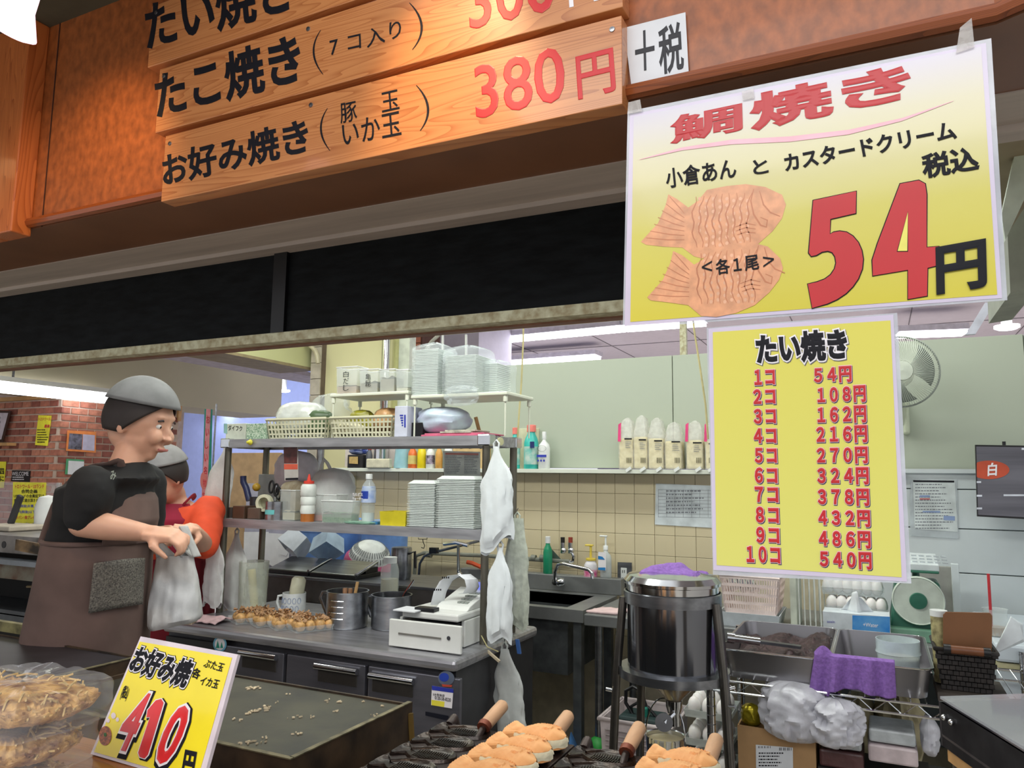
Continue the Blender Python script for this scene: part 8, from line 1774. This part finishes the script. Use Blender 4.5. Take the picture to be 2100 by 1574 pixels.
APB = M('apron_brown', (104, 84, 78), .9, var=.1, scale=9, bump=.35)
RS = [(ws+Up*.005, .136, .160), (ws-Up*.06-Fa*.004, .142, .168), (hp-Up*.0-Fa*.006, .150, .18), (hp-Up*.14-Fa*.014, .160, .188), (V3(hp.x, hp.y, .55)-Fa*.02, .17, .20)]
m = apron_skirt(MB(), RS, Fa, La, -math.pi*.98, math.pi*.98, seed=2, wob=.010); m.build('apron_skirt', APB, t, solid=.003)
m = MB(); RB = [(ch+Up*.055, .092, .11), (ch-Up*.01, .128, .150), (ch-Up*.07, .135, .165), (ws+Up*.0, .140, .162)]
apron_skirt(m, RB, Fa, La, -1.05, 1.05, n=30, wob=.003); m.build('apron_bib', APB, t, solid=.003)
m = MB()
s0 = RB[0][0]+Fa*.075-La*.085; s1 = na-Up*.0-La*.085-Fa*.01; s2 = na-Up*.015-Fa*.085-La*.05; s3 = ch-Fa*.125-La*.02; s4 = ws-Fa*.13-La*.07
m.tube(spl([s0, s1+Up*.008+Fa*.03, s1, s2, s3, s4]), .0115, 8, flat=.35); s0 = RB[0][0]+Fa*.075+La*.085
m.tube(spl([s0, na+La*.085+Up*.008, na-Fa*.085+La*.05-Up*.01, ch-Fa*.12+La*.03]), .0115, 8, flat=.35); m.build('apron_strap', APB, t)
m = MB(); m.tube([RS[0][0]+Fa*(.143*math.cos(a))+La*(.167*math.sin(a)) for a in [i*math.pi/20 for i in range(40)]], .007, 8, close=True); m.build('apron_tie', APB, t)
# patterned pocket cloth on the apron's near front
def pk_f(u, v):
    a = -1.12+.95*u; c = (ws-Up*.045).lerp(hp-Up*.0, v); A = .153+.009*v; B = .178+.012*v; ca, sa = math.cos(a), math.sin(a); s_ = 1/(abs(ca)**2.4+abs(sa)**2.4)**(1/2.4)
    return c-Fa*.004+Fa*(A*ca*s_)+La*(B*sa*s_)+Up*(.006*math.sin(u*3))
MB().grid(pk_f, 16, 10).build('apron_pocket', M('pocket_knit', (136, 132, 122), .9, var=.5, scale=220, col2=(74, 70, 68), bump=1), t, solid=.003)
m = MB(); f = plane_map(P(230, 960, d=2.08), -Fa*.2-ray(230, 960).normalized())
txt(m, 'み', f, (226, 985), (238, 982), (226, 966), .02, .0); m.build('shirt_print', M('shirt_print_pale', (150, 160, 150), .7), t)
m = MB(); pc_ = P(228, 1030, d=2.08)
# ---- second worker, orange shirt and dark pink apron
Fb = V3(.42, -.91, 0).normalized(); Lb = V3(-Fb.y, Fb.x, 0)
nb = P(356, 1022, d=3.04); cb = P(358, 1062, d=3.04); wb_ = P(348, 1140, d=3.06); hb = P(338, 1220, d=3.06)
hcb = P(334, 978, d=2.96)
t = T('person', 'second person in orange shirt and dark pink apron behind the held bag', 'person', V3(hb.x, hb.y, 0))
m = MB(); TB = [(nb+Up*.01, .045, .05), (nb-Up*.03, .07, .12), (cb+Up*.01, .095, .15), (cb-Up*.05, .10, .14), (wb_, .10, .13), (hb+Up*.02, .11, .15), (hb-Up*.10, .115, .155), (V3(hb.x, hb.y, .80), .11, .15)]
rings(m, [(c, a-.014, b-.014) for c, a, b in TB], Fb, Lb); limb(m, [nb-Up*.02, nb+Up*.02+Fb*.01, hcb-Up*.05], [.055, .048, .048])
Fhb = (Fb*.8+V3(-.35, -.3, 0)-Up*.25).normalized(); Lhb = Up.cross(Fhb).normalized(); Uhb = Fhb.cross(Lhb)
head(m, hcb, Fhb, Lhb, Uhb, .92)
sl = nb-Up*.05+Lb*.145; el = P(418, 1118, d=2.86); wl = P(396, 1086, d=2.62)
sr = nb-Up*.05-Lb*.145; er = P(318, 1120, d=2.88); wr = P(330, 1100, d=2.66)
limb(m, [sl, (sl+el)/2, el], [.05, .044, .036]); limb(m, [el, el.lerp(wl, .4), wl], [.036, .034, .024]); limb(m, [sr, (sr+er)/2, er], [.05, .044, .036]); limb(m, [er, er.lerp(wr, .4), wr], [.036, .034, .024])
hand(m, wl, (P(352, 1082, d=2.45)-wl), -Up-Lb*.2, 1, .9, .95); hand(m, wr, (P(338, 1096, d=2.5)-wr), -Up, -1, .8, .9)
for sg in (-1, 1):
    hj = V3(hb.x, hb.y, .80)+Lb*sg*.075; limb(m, [hj, V3(hj.x, hj.y, .43), V3(hj.x, hj.y, .08)], [.08, .055, .038]); limb(m, [V3(hj.x, hj.y, .06), V3(hj.x, hj.y, .035)+Fb*.09], [.036, .03])
remesh(m.build('body', SKIN, t), .006)
facebits(t, hcb, Fhb, Lhb, Uhb, .92); hair(t, hcb, Fhb, Lhb, Uhb, .92, True, M('cap_grey2', (140, 138, 138), .8, bump=.3))
ORG = M('shirt_orange', (232, 82, 44), .8, var=.08, scale=10, bump=.3)
m = MB(); rings(m, [(c, a+G, b+G) for c, a, b in TB[1:6]], Fb, Lb)
limb(m, [sl, (sl+el)/2, el], [.066, .062, .054]); limb(m, [sr, (sr+er)/2, er], [.066, .062, .054]); folds(remesh(m.build('shirt', ORG, t), .009, 4), .014)
APP = M('apron_pink', (150, 32, 58), .85, var=.1, scale=10, bump=.3)
m = MB(); apron_skirt(m, [(cb+Up*.06, .088, .09), (cb, .118, .12), (wb_, .128, .15)], Fb, Lb, -1.0, 1.0, n=26, wob=.003); m.build('apron_bib', APP, t, solid=.003)
m = MB(); apron_skirt(m, [(wb_, .128, .155), (hb, .140, .18), (V3(hb.x, hb.y, .85), .15, .19), (V3(hb.x, hb.y, .5), .155, .20)], Fb, Lb, -2.4, 2.4, seed=5); m.build('apron_skirt', M('apron_red', (128, 18, 36), .85, var=.1, scale=10, bump=.3), t, solid=.003)
m = MB()
for sg in (-1, 1): m.tube(spl([cb+Up*.06+Fb*.08+Lb*sg*.07, nb+Lb*sg*.075+Up*.012, nb-Fb*.08+Lb*sg*.05]), .013, 8, flat=.35)
m.build('apron_strap', APP, t)
m = MB()
for sg in (-1, 1):
    hj = V3(hb.x, hb.y, .80)+Lb*sg*.075; limb(m, [hj, V3(hj.x, hj.y, .43), V3(hj.x, hj.y, .10)], [.095, .07, .052])
remesh(m.build('trousers', M('trousers_dark', (40, 38, 42), .9), t), .009)
m = MB()
for sg in (-1, 1):
    hj = V3(hb.x, hb.y, .04)+Lb*sg*.075; limb(m, [hj, hj+Fb*.10-Up*.005], [.038, .033])
remesh(m.build('shoes', M('shoe_black', (26, 26, 28), .5), t), .007)
# ---- carrier bag held between them
bd = 2.30; A_ = P(308, 1250, d=bd); B_ = P(418, 1232, d=bd+.02); top = P(362, 1150, d=bd)
ex = (B_-A_); ex.z = 0; wid = ex.length; ex.normalize(); ey = V3(-ex.y, ex.x, 0); cen = (P(360, 1265, d=bd))
zt_ = P(350, 1140, d=bd).z; zb_ = P(350, 1281, d=bd).z
def bagf(u, v):
    a = 2*math.pi*u; ca, sa = math.cos(a), math.sin(a); s_ = 1/(abs(ca)**3.5+abs(sa)**3.5)**(1/3.5)
    w = wid*(.50-.10*v-.06*v*v); dp = .045*(1-.75*v)+.004; nn_ = noise.noise(Vector((ca*3, sa*3, v*4)))
    if v < .06: w *= .86+.14*v/.06; dp *= .7+.3*v/.06
    x = ca*s_*w*(1+.05*nn_)
    return cen+ex*(x-.012*v)+ey*(sa*s_*dp*(1+.3*nn_)+.004*math.sin(x*90+v*5)*v)-V3(0, 0, cen.z)+V3(0, 0, zb_+(zt_-zb_)*v-.016*(1-v)*ca*-1)
m = MB().grid(bagf, 60, 26, True, wrap=True)
t = T('carrier_bag', 'full white carrier bag held between the two workers', 'bag', V3(cen.x, cen.y, zb_))
HB = M('held_bag_film', (206, 206, 206), .32, var=.08, bump=.6, scale=16, alpha=.90)
m.build('bag', HB, t); MB().obox(V3(cen.x, cen.y, zb_+.03), ex*wid*.36, ey*.028, Up*.024).build('contents', M('bag_contents', (196, 176, 150), .6), t)
h1 = P(376, 1078, d=bd); h2 = P(324, 1112, d=bd-.03)
def strap(t, p0, p1, q, wd):
    m = MB(); mid = [p0, p0.lerp(q, .5)+(p1-p0)*.02, q, p1.lerp(q, .5), p1]; pts = spl(mid, 5); n = len(pts)
    m.grid(lambda u, v: pts[int(round(v*(n-1)))]+ey*((u-.5)*wd)+ex*((u-.5)*wd*.5), 3, n-1); m.build('handle', HB, t, solid=.0012)
L0 = V3(cen.x, cen.y, zt_-.004)
strap(t, L0+ex*wid*.34, L0+ex*wid*.10, h1, .03); strap(t, L0-ex*wid*.36, L0-ex*wid*.12, h2, .03)
strap(t, L0+ex*wid*.30, L0+ex*wid*.12, P(352, 1102, d=bd+.03), .03)
